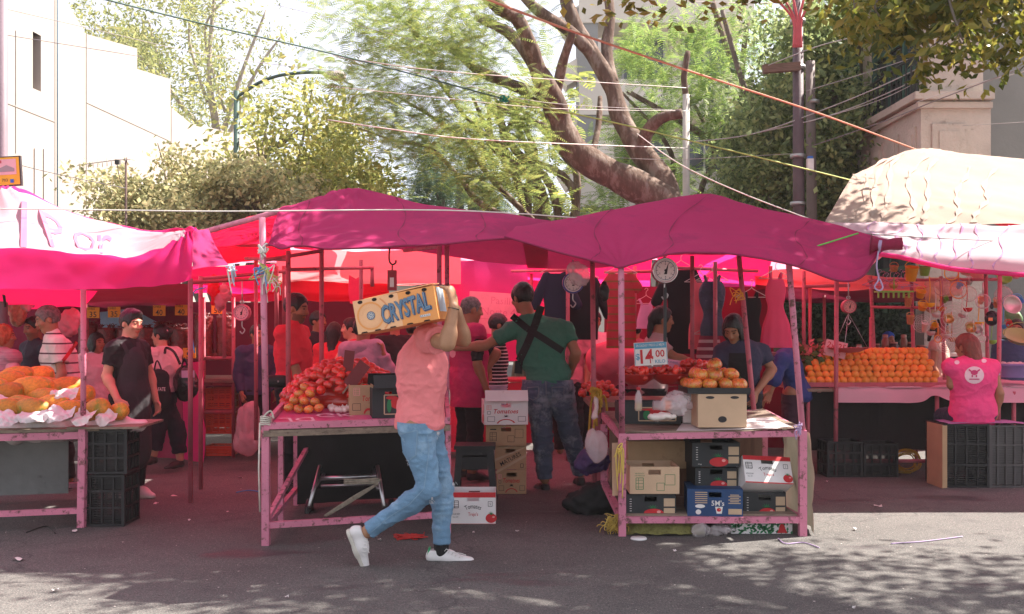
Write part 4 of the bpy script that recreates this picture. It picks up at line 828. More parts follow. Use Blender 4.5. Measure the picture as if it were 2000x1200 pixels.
# --- right canopies
oBe, gBe = canopy('beige_canopy', 'beige peaked canopy rising behind the right stalls', [rowp((1608, 440, 9.2), (1750, 441, 9.2), (1880, 440, 9.2), (2060, 436, 9.2)), rowp((1622, 415, 9.5), (1755, 405, 9.6), (1885, 404, 9.6), (2060, 398, 9.6)), rowp((1660, 352, 10.2), (1745, 322, 10.9), (1870, 352, 10.6), (2060, 372, 10.4)), rowp((1668, 352, 10.6), (1806, 299, 12), (1900, 306, 12), (2060, 316, 12)), rowp((1680, 440, 12.4), (1806, 420, 13.4), (1900, 420, 13.4), (2060, 425, 13.4))],
    BEI, 90, 60, .012, (2.5, 2.5, 2.5), 51, post=taut(.006, [(P(1660, 352, 10.2), 1.2), (P(1806, 299, 12), .9)], 1))
WH_ROWS = [rowp((1712, 494, 8.36), (1780, 508, 8.36), (1850, 523, 8.38), (1930, 532, 8.4), (2070, 540, 8.4), (2500, 545, 8.4), (3000, 550, 8.4)), rowp((1690, 478, 8.45), (1775, 486, 8.45), (1850, 494, 8.45), (1930, 500, 8.45), (2070, 504, 8.45), (2500, 505, 8.45), (3000, 505, 8.45)), rowp((1640, 452, 8.8), (1760, 456, 8.8), (1850, 462, 8.8), (1930, 462, 8.8), (2070, 464, 8.8), (2500, 464, 8.8), (3000, 464, 8.8)), rowp((1606, 439, 9.2), (1750, 441, 9.2), (1850, 441, 9.2), (1930, 442, 9.2), (2070, 440, 9.2), (2500, 440, 9.2), (3000, 440, 9.2)), rowp((1610, 500, 11.2), (1750, 500, 11.2), (1850, 500, 11.2), (1930, 500, 11.2), (2070, 500, 11.2), (2500, 500, 11.2), (3000, 500, 11.2))]
oW, gW = canopy('white_canopy', 'white canopy with faint lilac creases and a pink bound edge over the orange stall', WH_ROWS, WHP, 130, 40, .012, (3, 3, 3), 61)
creases(gBe, (.10, .17, .24, .37, .45, .60, .70), mat('brown crease', (.40, .29, .24), .9, .1, 6, 0), oBe, .03, .6, .16, .07)
creases(gW, (.06, .13, .20, .28, .35, .43, .52), PTX2, oW, .02, .72, .06, .022)
q = MB(ROSE); q.tube([Vector(p) for p in gW[0, ::3]], .02, 6); q.build('bound_edge', oW)
canopy('side_canopy', 'red canopy corner behind the white canopy at the right edge', [rowp((1940, 438, 9.6), (2010, 432, 9.6), (2060, 430, 9.6)), rowp((1960, 445, 10.4), (2010, 445, 10.4), (2060, 445, 10.4)), rowp((1960, 470, 11.4), (2010, 470, 11.4), (2060, 470, 11.4))], REDC, 16, 12, .01, (3, 3, 3), 5)

for l, X0, X1, Y0, Y1, z0, z1, m in (('thin rose canopy added to tint the light in the middle passage', -1.5, 2.3, 9.25, 12.2, 2.22, 2.42, GLOW), ('thin rose canopy added to tint the light in the left chilli passage', -5.2, -1.75, 8.9, 11.0, 2.12, 2.3, GLOW), ('rose canopy added to tint the light over the hanging clothes', 2.35, 4.2, 9.3, 12.2, 2.1, 2.35, GLOW)):  # canopies added overhead so the sun through them turns the passages pink
    xs = [X0, X0+(X1-X0)*.33, X0+(X1-X0)*.66, X1]; canopy('tint_canopy', l, [[V(x, Y0, z0-.02*(i % 2)) for i, x in enumerate(xs)], [V(x, (Y0+Y1)/2, z1) for x in xs], [V(x, Y1, z0) for x in xs]], m, 40, 24, .03, (2.5, 2.5, 2.5), 81)
# ================================================================ stall materials and helpers
PP = mat('worn pink pole paint', (.60, .20, .29), .55, .14, 4, .25, 40, wear=(.14, .06, .055), wscale=17, wlev=.575)
PP2 = mat('dull red pole paint', (.42, .10, .13), .55, .16, 4, .25, 40, wear=(.13, .05, .05), wscale=14, wlev=.60)
WOOD = mat('grey worn board', (.26, .20, .15), .9, .3, 5, .5, 30, stretch=(1.2, 8, 8), wear=(.13, .09, .07), wscale=7, wlev=.58)
WOODR = mat('reddish plywood', (.26, .15, .11), .8, .25, 4, .3, 30, stretch=(6, 6, .8))
KRAFT = mat('kraft cardboard', (.44, .29, .165), .9, .10, 5, .1, 90, wear=(.34, .21, .12), wscale=5, wlev=.62)
KRAFTP = mat('pale cardboard', (.58, .41, .265), .9, .08, 5, .1, 90)
WBOX = mat('white cardboard', (.74, .72, .70), .75, .06, 5, .06, 80, wear=(.55, .52, .49), wscale=7, wlev=.66)
DBOX = mat('charcoal printed card', (.028, .032, .034), .6, .2, 5, .08, 80)
BBOX = mat('blue printed card', (.020, .058, .15), .6, .15, 5, .08, 80)
IRED = mat('red print', (.52, .028, .035), .7, .12, 8, 0); IGRN = mat('green print', (.03, .20, .075), .7, .1, 8, 0); IBLK = mat('black print', (.03, .028, .03), .7, .1, 8, 0)
IWHT = mat('white print', (.72, .70, .66), .7, .05, 8, 0); IKR = mat('kraft print', (.50, .37, .24), .8, .08, 8, 0); IBLU = mat('navy print', (.045, .105, .20), .7, .08, 8, 0); IPNK = mat('pale pink print', (.70, .33, .30), .7)
BLK = mat('black plastic', (.018, .018, .02), .42, .25, 5, .12, 40, wear=(.06, .055, .055), wscale=8, wlev=.64); GRYP = mat('grey plastic', (.085, .08, .08), .45, .2, 5, .12, 40)
ORP = mat('orange plastic crate', (.62, .10, .05), .45, .15, 5)
CLEAR = mat('clear plastic bag', (.82, .74, .74), .18, .05, 5, .5, 30, spec=.7, alpha=.34); CLEAR2 = mat('cloudy plastic bag', (.74, .60, .61), .25, .08, 5, .5, 22, spec=.6, alpha=.42)
TOM = mat('tomato skin', (.60, .035, .018), .22, .3, 2.2, 0, spec=.5, rnd=.35, coat=.3); TOMG = mat('ripening tomato skin', (.66, .155, .035), .22, .45, 5, 0, spec=.5, wear=(.58, .33, .05), wscale=1.2, wlev=.54, rnd=.2, coat=.3)
CALYX = mat('green calyx', (.05, .12, .02), .7); ORG = mat('orange peel', (.78, .30, .035), .42, .15, 8, .25, 120, spec=.45, rnd=.2, hue=.015)
PAPM = mat('papaya skin', (.56, .24, .028), .45, .3, 4, .08, 25, wear=(.26, .25, .03), wscale=.9, wlev=.575, rnd=.25); PAPER = mat('newsprint paper', (.66, .62, .60), .85, .12, 14, .3, 14)
TPINK = mat('pink plastic tablecloth', (.70, .085, .26), .28, .06, 4, .08, 14, spec=.5); TROSE = mat('pale pink tablecloth', (.72, .40, .47), .7, .06, 4, .12, 14, trans=.2)
def pole(parent, name, a, b, r=.016, m=PP, n=10):
    q = MB(m); q.tube([a, b], r, n); return q.build(name, parent)
def sq(parent, name, a, b, w=.04, h=None, m=PP): q = MB(m); q.bar(a, b, w, h); return q.build(name, parent)
def frame_stall(label, posts, rails, m=PP2, group=None):
    b = P(posts[0][0], 640, posts[0][3]); b.z = 0; r = thing('stall_frame', label, 'frame', b, group)
    for px, y0, y1, Y, *dx in posts:
        bt = P(px+(dx[0] if dx else 0), y1, Y); bt.z = max(bt.z, -.02)
        if y1 > 640+2800/Y: bt.z = -.02
        pole(r, 'post', bt, P(px, y0, Y), .019, m)
    for a, c in rails: pole(r, 'rail', P(*a), P(*c), .016, m)
    return r
def tomato_pic(q, o, u, v, x, y, r, leaf=True):
    q.use(IRED); q.disc(o, u, v, x, y, r*1.15, r, 18); q.use(IPNK); q.disc(o-u.cross(v)*-.0006, u, v, x+r*.5, y+r*.25, r*.3, r*.18, 10)
    if leaf:
        q.use(IGRN); d = u.cross(v)*.0008
        for k in range(6): a = .35+k*.48; q.poly([(x-.12*r, y+r*.7), (x+math.cos(a)*r*.8, y+r*.75+math.sin(a)*r*.75), (x+.12*r, y+r*.7)], o+d, u, v)
def info(q, o, u, v, x, y, w, h, m):
    q.use(m); q.frame(o, u, v, x, y, w, h, .004)
    for k in range(3): q.rect(o, u, v, x, y-h*.3+h*.3*k, w*.9, .003)
    q.rect(o, u, v, x-w*.15, y, .003, h)
def deco(kind, q, o, u, v, w, h):
    if kind == 'trejos':
        q.use(IRED); q.rect(o, u, v, 0, h*.42, w, h*.16); q.rect(o, u, v, 0, -h*.485, w, .008)
        q.use(IBLK); q.text('Tomates', o, u, v, .0, h*.07, h*.20, .004, wfit=w*.38, bend=h*.55); q.use(IRED); q.text('Trejo\'s', o, u, v, 0, -h*.19, h*.15, .004, wfit=w*.22)
        tomato_pic(q, o, u, v, w*.40, -h*.30, h*.15); info(q, o, u, v, -w*.39, h*.13, w*.13, h*.22, IBLK); q.use(IBLK); q.frame(o, u, v, w*.38, h*.14, w*.09, h*.15, .003); q.text('S', o, u, v, w*.38, h*.14, h*.1)
        q.use(IBLK); q.text('SOLD BY', o, u, v, -w*.39, -h*.17, h*.07, .006); q.text('box 24', o, u, v, -w*.39, -h*.26, h*.06)
    elif kind == 'tomatoes':
        q.use(IRED); q.text('Tomatoes', o, u, v, 0, h*.06, h*.26, .016, .25, wfit=w*.56)
        q.use(IBLK)
        for k in range(7): a = -.3+k*.62; q.poly([(-.008, -h*.17), (math.cos(a)*w*.09, -h*.17+math.sin(a)*h*.10), (.008, -h*.17)], o, u, v)
        q.use(IRED); q.ring(o, u, v, 0, -h*.50, w*.22, w*.035, 16, h*.24, (.35, math.pi-.25))
        q.use(IBLK); q.frame(o, u, v, -w*.34, -h*.26, w*.16, h*.2, .003); q.frame(o, u, v, w*.36, -h*.26, w*.17, h*.2, .003); info(q, o, u, v, -w*.39, h*.22, w*.1, h*.18, IPNK); q.use(IBLK); q.frame(o, u, v, -w*.39, 0, w*.07, h*.12, .003)
    elif kind == 'dark':
        q.use(IRED); q.disc(o, u, v, w*.06, -h*.30, w*.20, h*.195, 20); q.use(IPNK); q.disc(o+V(0, -.001, 0), u, v, w*.16, -h*.24, w*.04, h*.06)
        q.use(IGRN)
        for k in range(7): a = -.1+k*.53; q.poly([(w*.03, -h*.10), (w*.03+math.cos(a)*w*.13, -h*.06+math.sin(a)*h*.15), (w*.07, -h*.10)], o+V(0, -.002, 0), u, v)
        q.use(IKR); q.rect(o, u, v, w*.37, h*.16, w*.22, h*.34); q.rect(o, u, v, w*.37, -h*.22, w*.22, h*.28); q.use(IWHT)
        for k in range(6): q.rect(o, u, v, -w*.40, h*.30-k*h*.10, w*.04, .004)
        q.text('12 kg', o, u, v, -w*.34, -h*.40, h*.07, .01)
    elif kind == 'blue':
        q.use(IWHT); q.text('5M\'s', o, u, v, w*.05, h*.0, h*.26, .012, wfit=w*.23); q.poly([(w*.0, -h*.13), (w*.14, -h*.13), (w*.12, -h*.38), (w*.03, -h*.38)], o, u, v)
        tomato_pic(q, o+V(0, -.001, 0), u, v, w*.07, -h*.24, h*.07); q.use(IWHT); q.disc(o, u, v, -w*.27, -h*.12, w*.09, h*.07); q.disc(o, u, v, -w*.30, -h*.33, w*.05, h*.09); q.use(IKR)
        q.rect(o, u, v, w*.36, -h*.30, w*.24, h*.2)
        for k in range(6): q.rect(o, u, v, -w*.25, h*.38-k*h*.075, w*.22, .006); q.rect(o, u, v, w*.35, h*.30-k*h*.06, w*.22 if k % 2 else w*.16, .006)
    elif kind == 'kraft':
        q.use(IGRN); info(q, o, u, v, -w*.30, -h*.12, w*.15, h*.42, IGRN); q.frame(o, u, v, w*.12, -h*.24, w*.15, h*.28, .003); q.frame(o, u, v, w*.31, h*.02, w*.2, h*.38, .003); q.text('PRODUCT', o, u, v, -w*.30, h*.25, h*.07); q.text('OF MEXICO', o, u, v, -w*.30, h*.17, h*.07)
    elif kind == 'brown':
        info(q, o, u, v, -w*.32, -h*.05, w*.16, h*.42, IBLK); q.use(IBLK); q.frame(o, u, v, w*.12, -h*.16, w*.16, h*.30, .003); q.frame(o, u, v, w*.32, h*.10, w*.2, h*.42, .003); q.rect(o, u, v, -w*.32, h*.3, w*.15, .01)
    elif kind == 'matures':
        q.use(IBLK); q.text('MATURES', o, u, v, .0, -h*.05, h*.26, .006, rot=.5, wfit=w*.72); q.use(IKR)
        for s in (-1, 1): q.poly([(-w*.5, -h*.45+s*h*.28), (-w*.5, -h*.33+s*h*.28), (w*.5, h*.45+s*h*.28 if s < 0 else h*.5), (w*.5, h*.33+s*h*.28 if s < 0 else h*.46)], o, u, v)
        q.use(IBLK); q.frame(o, u, v, w*.36, -h*.34, w*.09, h*.16, .004)
    elif kind == 'chilli':
        q.use(IKR); q.frame(o, u, v, w*.12, -h*.04, w*.6, h*.62, .008); q.use(IRED); q.disc(o, u, v, w*.16, 0, w*.18, h*.18); q.use(IGRN); q.disc(o+V(0, -.001, 0), u, v, -w*.05, -h*.08, w*.06, h*.22); q.use(IRED); q.disc(o+V(0, -.001, 0), u, v, w*.02, h*.18, w*.16, h*.06)
    elif kind == 'toon': # kraft with red word
        q.use(IRED); q.text('Tom', o, u, v, w*.25, h*.06, h*.25, .012, .2, wfit=w*.42); q.ring(o, u, v, w*.3, -h*.5, w*.22, w*.07, 12, h*.24, (.6, math.pi-.3)); info(q, o, u, v, -w*.20, h*.28, w*.25, h*.24, IPNK); q.use(IBLK); q.frame(o, u, v, -w*.2, -h*.22, w*.34, h*.22, .003)
    elif kind == 'leafy':
        q.use(IGRN)
        for k in range(90):
            x = uni(-.49, .49)*w; y = uni(-.46, .2)*h; a = uni(0, 6.28); c, s = math.cos(a)*.016, math.sin(a)*.016; q.poly([(x-c, y-s), (x+s*.5, y-c*.5), (x+c, y+s), (x-s*.5, y+c*.5)], o, u, v)
        q.use(IRED); q.disc(o+V(0, -.001, 0), u, v, w*.33, -h*.15, w*.05, h*.3); q.poly([(w*.25, -h*.45), (w*.42, -h*.45), (w*.36, 0), (w*.30, 0)], o+V(0, -.0018, 0), u, v)
        q.text('DELICIOSOS', o+V(0, -.002, 0), u, v, -w*.05, h*.36, h*.22, .01, wfit=w*.6)
        q.use(IBLK); q.text('FLOR DE LOS ALTOS', o+V(0, -.002, 0), u, v, -w*.08, h*.12, h*.12, .01, wfit=w*.34)
def carton(label, c, rz, size, board, kind=None, open_top=True, R=None, hole=True, group=None, flaps=0, inner=None, side=None):
    """c is the centre of the bottom; the printed face looks along local -Y"""
    w, d, h = size; r = thing('cardboard_box', label, 'box', c, group, rz)
    if R is not None: r.rotation_euler = R
    t = .005; q = MB(board); hw, hh = (.085, .034) if hole else (0, 0); hz = h*.80
    for y in (-d/2+t/2, d/2-t/2):
        if hole:
            q.box((0, y, (hz-hh/2)/2), (w, t, hz-hh/2)); q.box((0, y, (hz+hh/2+h)/2), (w, t, h-hz-hh/2))
            for s in (-1, 1): q.box((s*(w/2+hw/2)/2, y, hz), (w/2-hw/2, t, hh))
        else: q.box((0, y, h/2), (w, t, h))
    for x in (-w/2+t/2, w/2-t/2): q.box((x, 0, h/2), (t, d-2*t, h))
    q.box((0, 0, t/2+.001), (w-2*t, d-2*t, t))
    if not open_top: q.box((0, -d/4, h-t/2-.001), (w-2*t, d/2-t-.002, t)); q.box((0, d/4, h-t/2-.003), (w-2*t, d/2-t-.002, t))
    if inner: q.use(inner); q.box((0, 0, h*.72), (w-.03, d-.03, .01))
    q.use(board)
    if kind: deco(kind, q, V(0, -d/2-.0012, h/2), V(1, 0, 0), V(0, 0, 1), w, h)
    if side: deco(side, q, V(-w/2-.0012, 0, h/2), V(0, -1, 0), V(0, 0, 1), d, h)
    q.build('box_walls', r, False)
    for k in range(flaps):
        f = MB(board); a = (.5, -.4, .9, -.7)[k]
        if k < 2: f.box((0, (-1)**(k+1)*(d/2+.05*math.cos(a)), h+.045), (w-.01, .004, .10), R=Matrix.Rotation((-1)**k*-.5, 3, 'X'))
        else: f.box(((-1)**k*-(w/2+.03), 0, h+.04), (.004, d-.02, .10), R=Matrix.Rotation((-1)**k*-.6, 3, 'Y'))
        f.build('flap', r, False)
    return r
def crate(label, c, rz, size, m, cols=3, group=None, R=None, slots=9, solid=False):
    w, d, h = size; r = thing('plastic_crate', label, 'crate', c, group, rz)
    if R is not None: r.rotation_euler = R
    q = MB(m); e = .022
    for x in (-1, 1):
        for y in (-1, 1): q.box((x*(w/2-e/2), y*(d/2-e/2), h/2), (e, e, h))
    for z in (e/2, h-e/2, h*.36, h*.68):
        for y in (-1, 1): q.box((0, y*(d/2-.008), z), (w-2*e, .016, e*.8))
        for x in (-1, 1): q.box((x*(w/2-.008), 0, z), (.016, d-2*e, e*.8))
    for k in range(1, cols+1):
        for y in (-1, 1): q.box((-w/2+w*k/(cols+1), y*(d/2-.011), h/2), (.014, .014, h-2*e))
        for x in (-1, 1): q.box((x*(w/2-.011), -d/2+d*k/(cols+1), h/2), (.014, .014, h-2*e))
    n = slots*3
    for k in range(n):
        z = e+(h-2*e)*(k+.5)/n
        for y in (-1, 1): q.box((0, y*(d/2-.020), z), (w-2*e, .006, (h-2*e)/n*.55))
        for x in (-1, 1): q.box((x*(w/2-.020), 0, z), (.006, d-2*e, (h-2*e)/n*.55))
    if solid: q.box((0, -d/2+.028, h/2), (w-.05, .006, h-.05))
    q.build('lattice', r, False)
    b = MB(m); b.box((0, 0, .006), (w-.03, d-.03, .008)); b.build('base', r, False)
    return r
# fruit prototypes: local, copied with shared meshes
def fruit(name, label, cat, m, kind, group):
    n = 14; pr = []
    for i in range(n+1):
        a = math.pi*i/n; r = math.sin(a); z = -math.cos(a)
        if kind == 'tomato': r *= 1.06; z *= .86; z -= .16*max(0, math.cos(a)*-1)**8*0; z = z-.14*math.exp(-(r/.30)**2) if z > 0 else z+.06*math.exp(-(r/.3)**2)
        if kind == 'roma': z *= 1.28; r *= .86+.08*math.sin(a*2)
        if kind == 'papaya': z *= 1.75; r *= .92+.16*math.cos(a)*.9
        if kind == 'garlic': z = z*.8+.55*max(0, (i-11)/3); r *= 1 if i < 12 else .55
        pr.append((max(r, .012), z))
    q = MB(m); q.lathe(pr, n=18 if kind != 'garlic' else 12); a = np.array(q.v); nz = fbm(a*1.7, 2, hash(kind) % 97 if False else len(kind))
    a = a*(1+.05*nz[:, None])
    if kind == 'garlic': th = np.arctan2(a[:, 1], a[:, 0]); a[:, :2] *= (1+.07*np.cos(th*7))[:, None]
    q.v = [tuple(x) for x in a]; r = q.build(name, None, False); tag(r, label, cat, group)
    if kind in ('tomato', 'roma'):
        c = MB(CALYX); z = .80 if kind == 'tomato' else 1.22
        for k in range(5): t = k*1.2566; c.add([(0, 0, z-.04), (.16*math.cos(t-.3), .16*math.sin(t-.3), z+.04), (.48*math.cos(t), .48*math.sin(t), z-.02), (.16*math.cos(t+.3), .16*math.sin(t+.3), z+.04)], [(0, 1, 2, 3)])
        c.tube([(0, 0, z-.06), (.03, 0, z+.2)], .05, 5); c.build('calyx', r, False)
    return r
PROTO = {}
def put(key, loc, s, rot=None, label=None, group=None):
    src, used = PROTO[key]; o = dup(src) if used else src; PROTO[key] = (src, True)
    o.location = loc; o.scale = (s, s, s); o.rotation_euler = rot or (uni(-.6, .6), uni(-.6, .6), uni(0, 6.28))
    if label: o['label'] = label
    if group: o['group'] = group
    return o
PROTO['tomato'] = (fruit('tomato', 'x', 'tomato', TOMG, 'tomato', 'x'), False); PROTO['roma'] = (fruit('tomato', 'x', 'tomato', TOM, 'roma', 'x'), False)
PROTO['orange'] = (fruit('orange', 'x', 'orange', ORG, 'orange', 'x'), False); PROTO['papaya'] = (fruit('papaya', 'x', 'papaya', PAPM, 'papaya', 'x'), False)
PROTO['garlic'] = (fruit('garlic_bulb', 'x', 'garlic', mat('garlic skin', (.68, .56, .52), .7, .12, 8, .1), 'garlic', 'x'), False)

# ================================================================ stall 1: papayas, far left
def table_frame(label, FLc, FRc, dep, zt, zs, rail_m=PP, sub=(0, 1)):
    r = thing('market_stall', label, 'stall', (FLc+FRc)/2+dep/2)
    return r
FL1, FR1 = V(-4.3, 6.95, 0), V(-3.06, 7.28, 0); D1 = V(-.22, 1.25, 0)
s1 = table_frame('pink pipe framed papaya stall with grey side panel at the far left', FL1, FR1, D1, .69, .1)
sq(s1, 'leg', FR1+V(0, 0, -.01), FR1+V(.02, -.02, .72), .05); pole(s1, 'post', FR1+V(.02, -.02, .72), P(163, 560, 7.2), .02)
for a in (FL1, FL1+D1, FR1+D1): sq(s1, 'leg', a+V(0, 0, -.01), a+V(0, 0, .67), .045)
pole(s1, 'post', P(372, 900, 7.9)*1, P(372, 545, 7.4), .018, PP2)
for a, b, z, w in ((FL1, FR1, .12, .04), (FL1, FR1, .655, .05), (FR1, FR1+D1, .12, .04), (FL1+D1, FR1+D1, .12, .04), (FR1, FR1+D1, .655, .05)): sq(s1, 'rail', a+V(0, 0, z), b+V(0, 0, z), w)
q = MB(WOOD); ang = math.atan2(FR1.y-FL1.y, FR1.x-FL1.x); q.box((FL1+FR1)/2+D1/2+V(.02, -.01, .695), ((FR1-FL1).length+.1, 1.3, .022), ang); q.build('tabletop', s1)
q = MB(WOOD); q.box(V(-2.90, 7.52, .711), (.50, .60, .016), .05); q.build('shelf_board', s1)
q = MB(mat('grey metal sheet', (.17, .17, .165), .55, .25, 2, .15, 12, metal=.3, wear=(.10, .095, .09), wscale=3)); q.box((-3.70, 7.58, .41), (.78, .012, .46), .22); q.build('side_panel', s1)
crate('black slatted crate standing on end, upper of the pair beside the papaya stall', V(-2.91, 7.44, .375), .06, (.315, .30, .32), BLK, 3, 'black crates beside the papaya stall')
crate('black slatted crate with worn brown edge, lower of the pair beside the papaya stall', V(-2.93, 7.46, .0), .02, (.325, .32, .37), BLK, 3, 'black crates beside the papaya stall')
PPOS = [(12, 745, 7.9, .085), (58, 760, 7.75, .105), (92, 755, 8.2, .085), (125, 757, 8.15, .09), (40, 790, 7.45, .075), (62, 798, 7.3, .085), (10, 800, 7.3, .085), (105, 790, 7.5, .08), (186, 802, 7.45, .088), (228, 806, 7.5, .070), (30, 735, 8.2, .085), (150, 770, 7.95, .08), (88, 778, 7.65, .085), (5, 770, 7.6, .09), (70, 735, 8.3, .085), (-25, 760, 7.6, .09), (130, 800, 7.4, .07)]
for i, (x, y, Y, s) in enumerate(PPOS):
    p = P(x, y, Y); p.z = max(p.z, .71+s*.86); d = uni(-.5, .5) if i not in (8, 9) else 1.0
    put('papaya', p, s, (0, 1.57+d*.3, 3.3+d if i not in (8, 9) else 2.5), 'ripe orange-green papaya lying in the heap on the far left stall', 'papayas on the left stall')
# fill under the heap: a cushion of newsprint keeps the fruit up
S = SDF(); S.ell((-3.55, 7.75, .70), (.62, .48, .13)).ell((-2.95, 7.52, .70), (.26, .2, .06)); o = sdf_obj('paper_bedding', S, .02, PAPER, None, [(.03, (9, 9, 9), 3)]); tag(o, 'crumpled newsprint bedding under the papayas', 'paper')
for i, (x, y, Y, w_) in enumerate(((65, 818, 7.12, .11), (122, 778, 7.5, .09), (112, 816, 7.15, .10), (160, 822, 7.2, .07), (12, 822, 7.1, .08), (205, 822, 7.3, .06), (-5, 790, 7.4, .07))):
    c = P(x, y, Y); rows = [[c+V(-w_, -.02, .00), c+V(-w_*.3, -.06, -.03), c+V(w_*.4, -.05, -.03), c+V(w_, 0, .01)], [c+V(-w_*.9, .03, .04), c+V(-.2*w_, -.02, .015), c+V(w_*.4, -.01, .02), c+V(w_, .05, .035)], [c+V(-w_*.8, .10, .06), c+V(0, .08, .07), c+V(w_*.5, .08, .06), c+V(w_*.9, .11, .05)]]
    o, _ = sheet('paper_wrap', rows, PAPER if i % 2 else mat('white wrapping paper', (.60, .55, .56), .8, .05, 8, .15, 14), 34, 24, .035, (13, 13, 13), None, 70+i); tag(o, ('white paper wrap folded under a papaya at the stall front', 'newsprint sheet crumpled among the papayas')[i % 2], 'paper', 'paper wraps in the papaya heap')
# ================================================================ stall 2: tomatoes in the middle
A2, B2 = V(-1.605, 6.68, 0), V(-.44, 7.08, 0); D2 = V(-.12, 1.5, 0); T2 = V(-.12, 1.5, .13)
def tz(x, y): return ZT2+.087*(y-6.68-(x+1.605)*.343)
s2 = table_frame('pink pipe framed tomato stall behind the walking man', A2, B2, D2, .75, .12)
ZT2 = .775
sq(s2, 'leg', A2+V(0, 0, -.01), A2+V(0, 0, .80), .048); pole(s2, 'post', A2+V(0, 0, .80), P(512, 425, 6.66), .021)
for a, z in ((A2+D2*.45, ZT2-.03), (A2+D2, ZT2-.03), (B2, ZT2-.03), (B2+D2, ZT2-.03)): sq(s2, 'leg', a+V(0, 0, -.01), a+V(0, 0, z), .036)
for a, b, z, w in ((A2, B2, .13, .04), (A2, A2+D2, .13, .035), (B2, B2+D2, .13, .035), (A2+D2, B2+D2, .13, .035)): sq(s2, 'rail', a+V(0, 0, z), b+V(0, 0, z), w)
sq(s2, 'brace', A2+V(0, .02, .16), A2+D2+V(.1, 0, .48), .032)
sq(s2, 'edge_rail', A2+V(-.01, -.02, ZT2+.005), B2+V(.01, -.02, ZT2+.005), .025, .045); sq(s2, 'edge_rail', A2+V(0, .01, ZT2+.012), A2+T2+V(0, 0, ZT2+.012), .03, .05)
sq(s2, 'edge_rail', B2+V(0, .01, ZT2+.006), B2+T2+V(0, 0, ZT2+.006), .03, .045)
sq(s2, 'board', A2+V(-.01, -.026, ZT2-.045), B2+V(.01, -.026, ZT2-.045), .03, .04, WOOD)
q = MB(WOOD); q.add([A2+V(.01, 0, ZT2-.03), B2+V(-.01, 0, ZT2-.03), B2+T2+V(0, 0, ZT2-.03), A2+T2+V(0, 0, ZT2-.03), A2+V(.01, 0, ZT2-.008), B2+V(-.01, 0, ZT2-.008), B2+T2+V(0, 0, ZT2-.008), A2+T2+V(0, 0, ZT2-.008)], [(3, 2, 1, 0), (4, 5, 6, 7), (0, 1, 5, 4), (1, 2, 6, 5), (2, 3, 7, 6), (3, 0, 4, 7)]); q.build('tabletop', s2)
cl, g2 = sheet('tablecloth', [[A2+V(.02, .02, ZT2), (A2+B2)/2+V(0, .02, ZT2), B2+V(-.02, .02, ZT2)], [A2+T2*.5+V(.02, 0, ZT2), (A2+B2)/2+T2*.5+V(0, 0, ZT2), B2+T2*.5+V(-.02, 0, ZT2)], [A2+T2+V(.02, -.02, ZT2), (A2+B2)/2+T2+V(0, -.02, ZT2), B2+T2+V(-.02, -.02, ZT2)]], TPINK, 30, 30, .004, (5, 5, 5), None, 3)
tag(cl, 'shiny pink plastic tablecloth with worn white lettering under the tomatoes', 'tablecloth')
q = MB(mat('worn white print', (.80, .52, .60), .5)); u = (B2-A2).normalized(); v = V(-u.y, u.x, .087); q.text('DL', A2+u*.22+v*.17+V(0, 0, ZT2+.010), -u, -v, 0, 0, .20, .004); q.text('GK', A2+u*.50+v*.30+V(0, 0, ZT2+.010), u, -v, 0, 0, .20, .002); q.build('lettering', cl)
for x, y in ((564, 796), (583, 798), (603, 798), (623, 795), (574, 784), (594, 784), (615, 784), (584, 771), (605, 770), (595, 758)):
    k = (798-y)/13; p = P(x, y, 7.2+.055*k); p.z = tz(p.x, p.y)+.03+.042*k; put('tomato', p, .0345, None, 'large orange-red tomato in the small pyramid at the front of the pink tablecloth', 'front pyramid of large tomatoes')
xc, yc, aa, bb, hm = -1.27, 7.78, .45, .60, .27
pts = []
for _ in range(6000):
    t = uni(0, 6.28); r = math.sqrt(uni(0, 1)); x = xc+aa*r*math.cos(t); y = yc+bb*r*math.sin(t)
    if y < 7.32: continue
    z = tz(x, y)+.025+hm*(1-r*r)**.8+uni(-.008, .008); p = V(x, y, z)
    if all((p-o_).length > .060 for o_ in pts): pts.append(p)
    if len(pts) > 210: break
for p in pts: put('roma', p, uni(.033, .040), (uni(0, 6), uni(0, 6), uni(0, 6)), 'red plum tomato in the big heap on the pink tablecloth', 'heap of plum tomatoes')
S = SDF(); S.ell((xc, yc+.06, tz(xc, yc)-.02), (aa-.07, bb-.17, hm-.04), cut=[((0, 0, tz(xc, yc)-.03), (0, 0, -1))]); o = sdf_obj('tomato_heap_core', S, .03, TOM); tag(o, 'packed tomatoes deep inside the heap', 'tomatoes', kind='stuff')
for k in range(10): p = P(645+k*4.2+uni(-2, 2), 787+uni(-4, 4), 7.22+uni(0, .12)); p.z = tz(p.x, p.y)+.026; put('garlic', p, uni(.022, .028), (uni(-.5, .5), uni(-.5, .5), 0), 'pinkish garlic bulb in the row between tomatoes and brown box', 'garlic bulbs')
carton('brown box with red lettering on the tomato table', V(-1.085, 7.32, .80), .22, (.165, .22, .215), KRAFT, 'toon', True, hole=False)
carton('black box with chilli picture on the tomato table', V(-.875, 7.25, .785), .26, (.26, .26, .215), DBOX, 'chilli', True, flaps=2)
DKRED = mat('dark red card', (.16, .02, .025), .6)
for x, y, Y, w_, h_, a, l in ((680, 714, 7.55, .075, .22, .12, 'upright dark red price card in the tomato heap'), (697, 732, 7.3, .09, .20, .65, 'tilted dark red price card in front of the heap')):
    c = P(x, y, Y); q = MB(DKRED); Rm = Matrix.Rotation(a, 3, 'Y'); q.box(c, (w_, .006, h_), R=Rm); q.use(WOOD); q.box(c-Rm@V(0, -.006, h_*.5), (.012, .006, .14), R=Rm); tag(q.build('price_card'), l, 'price card')
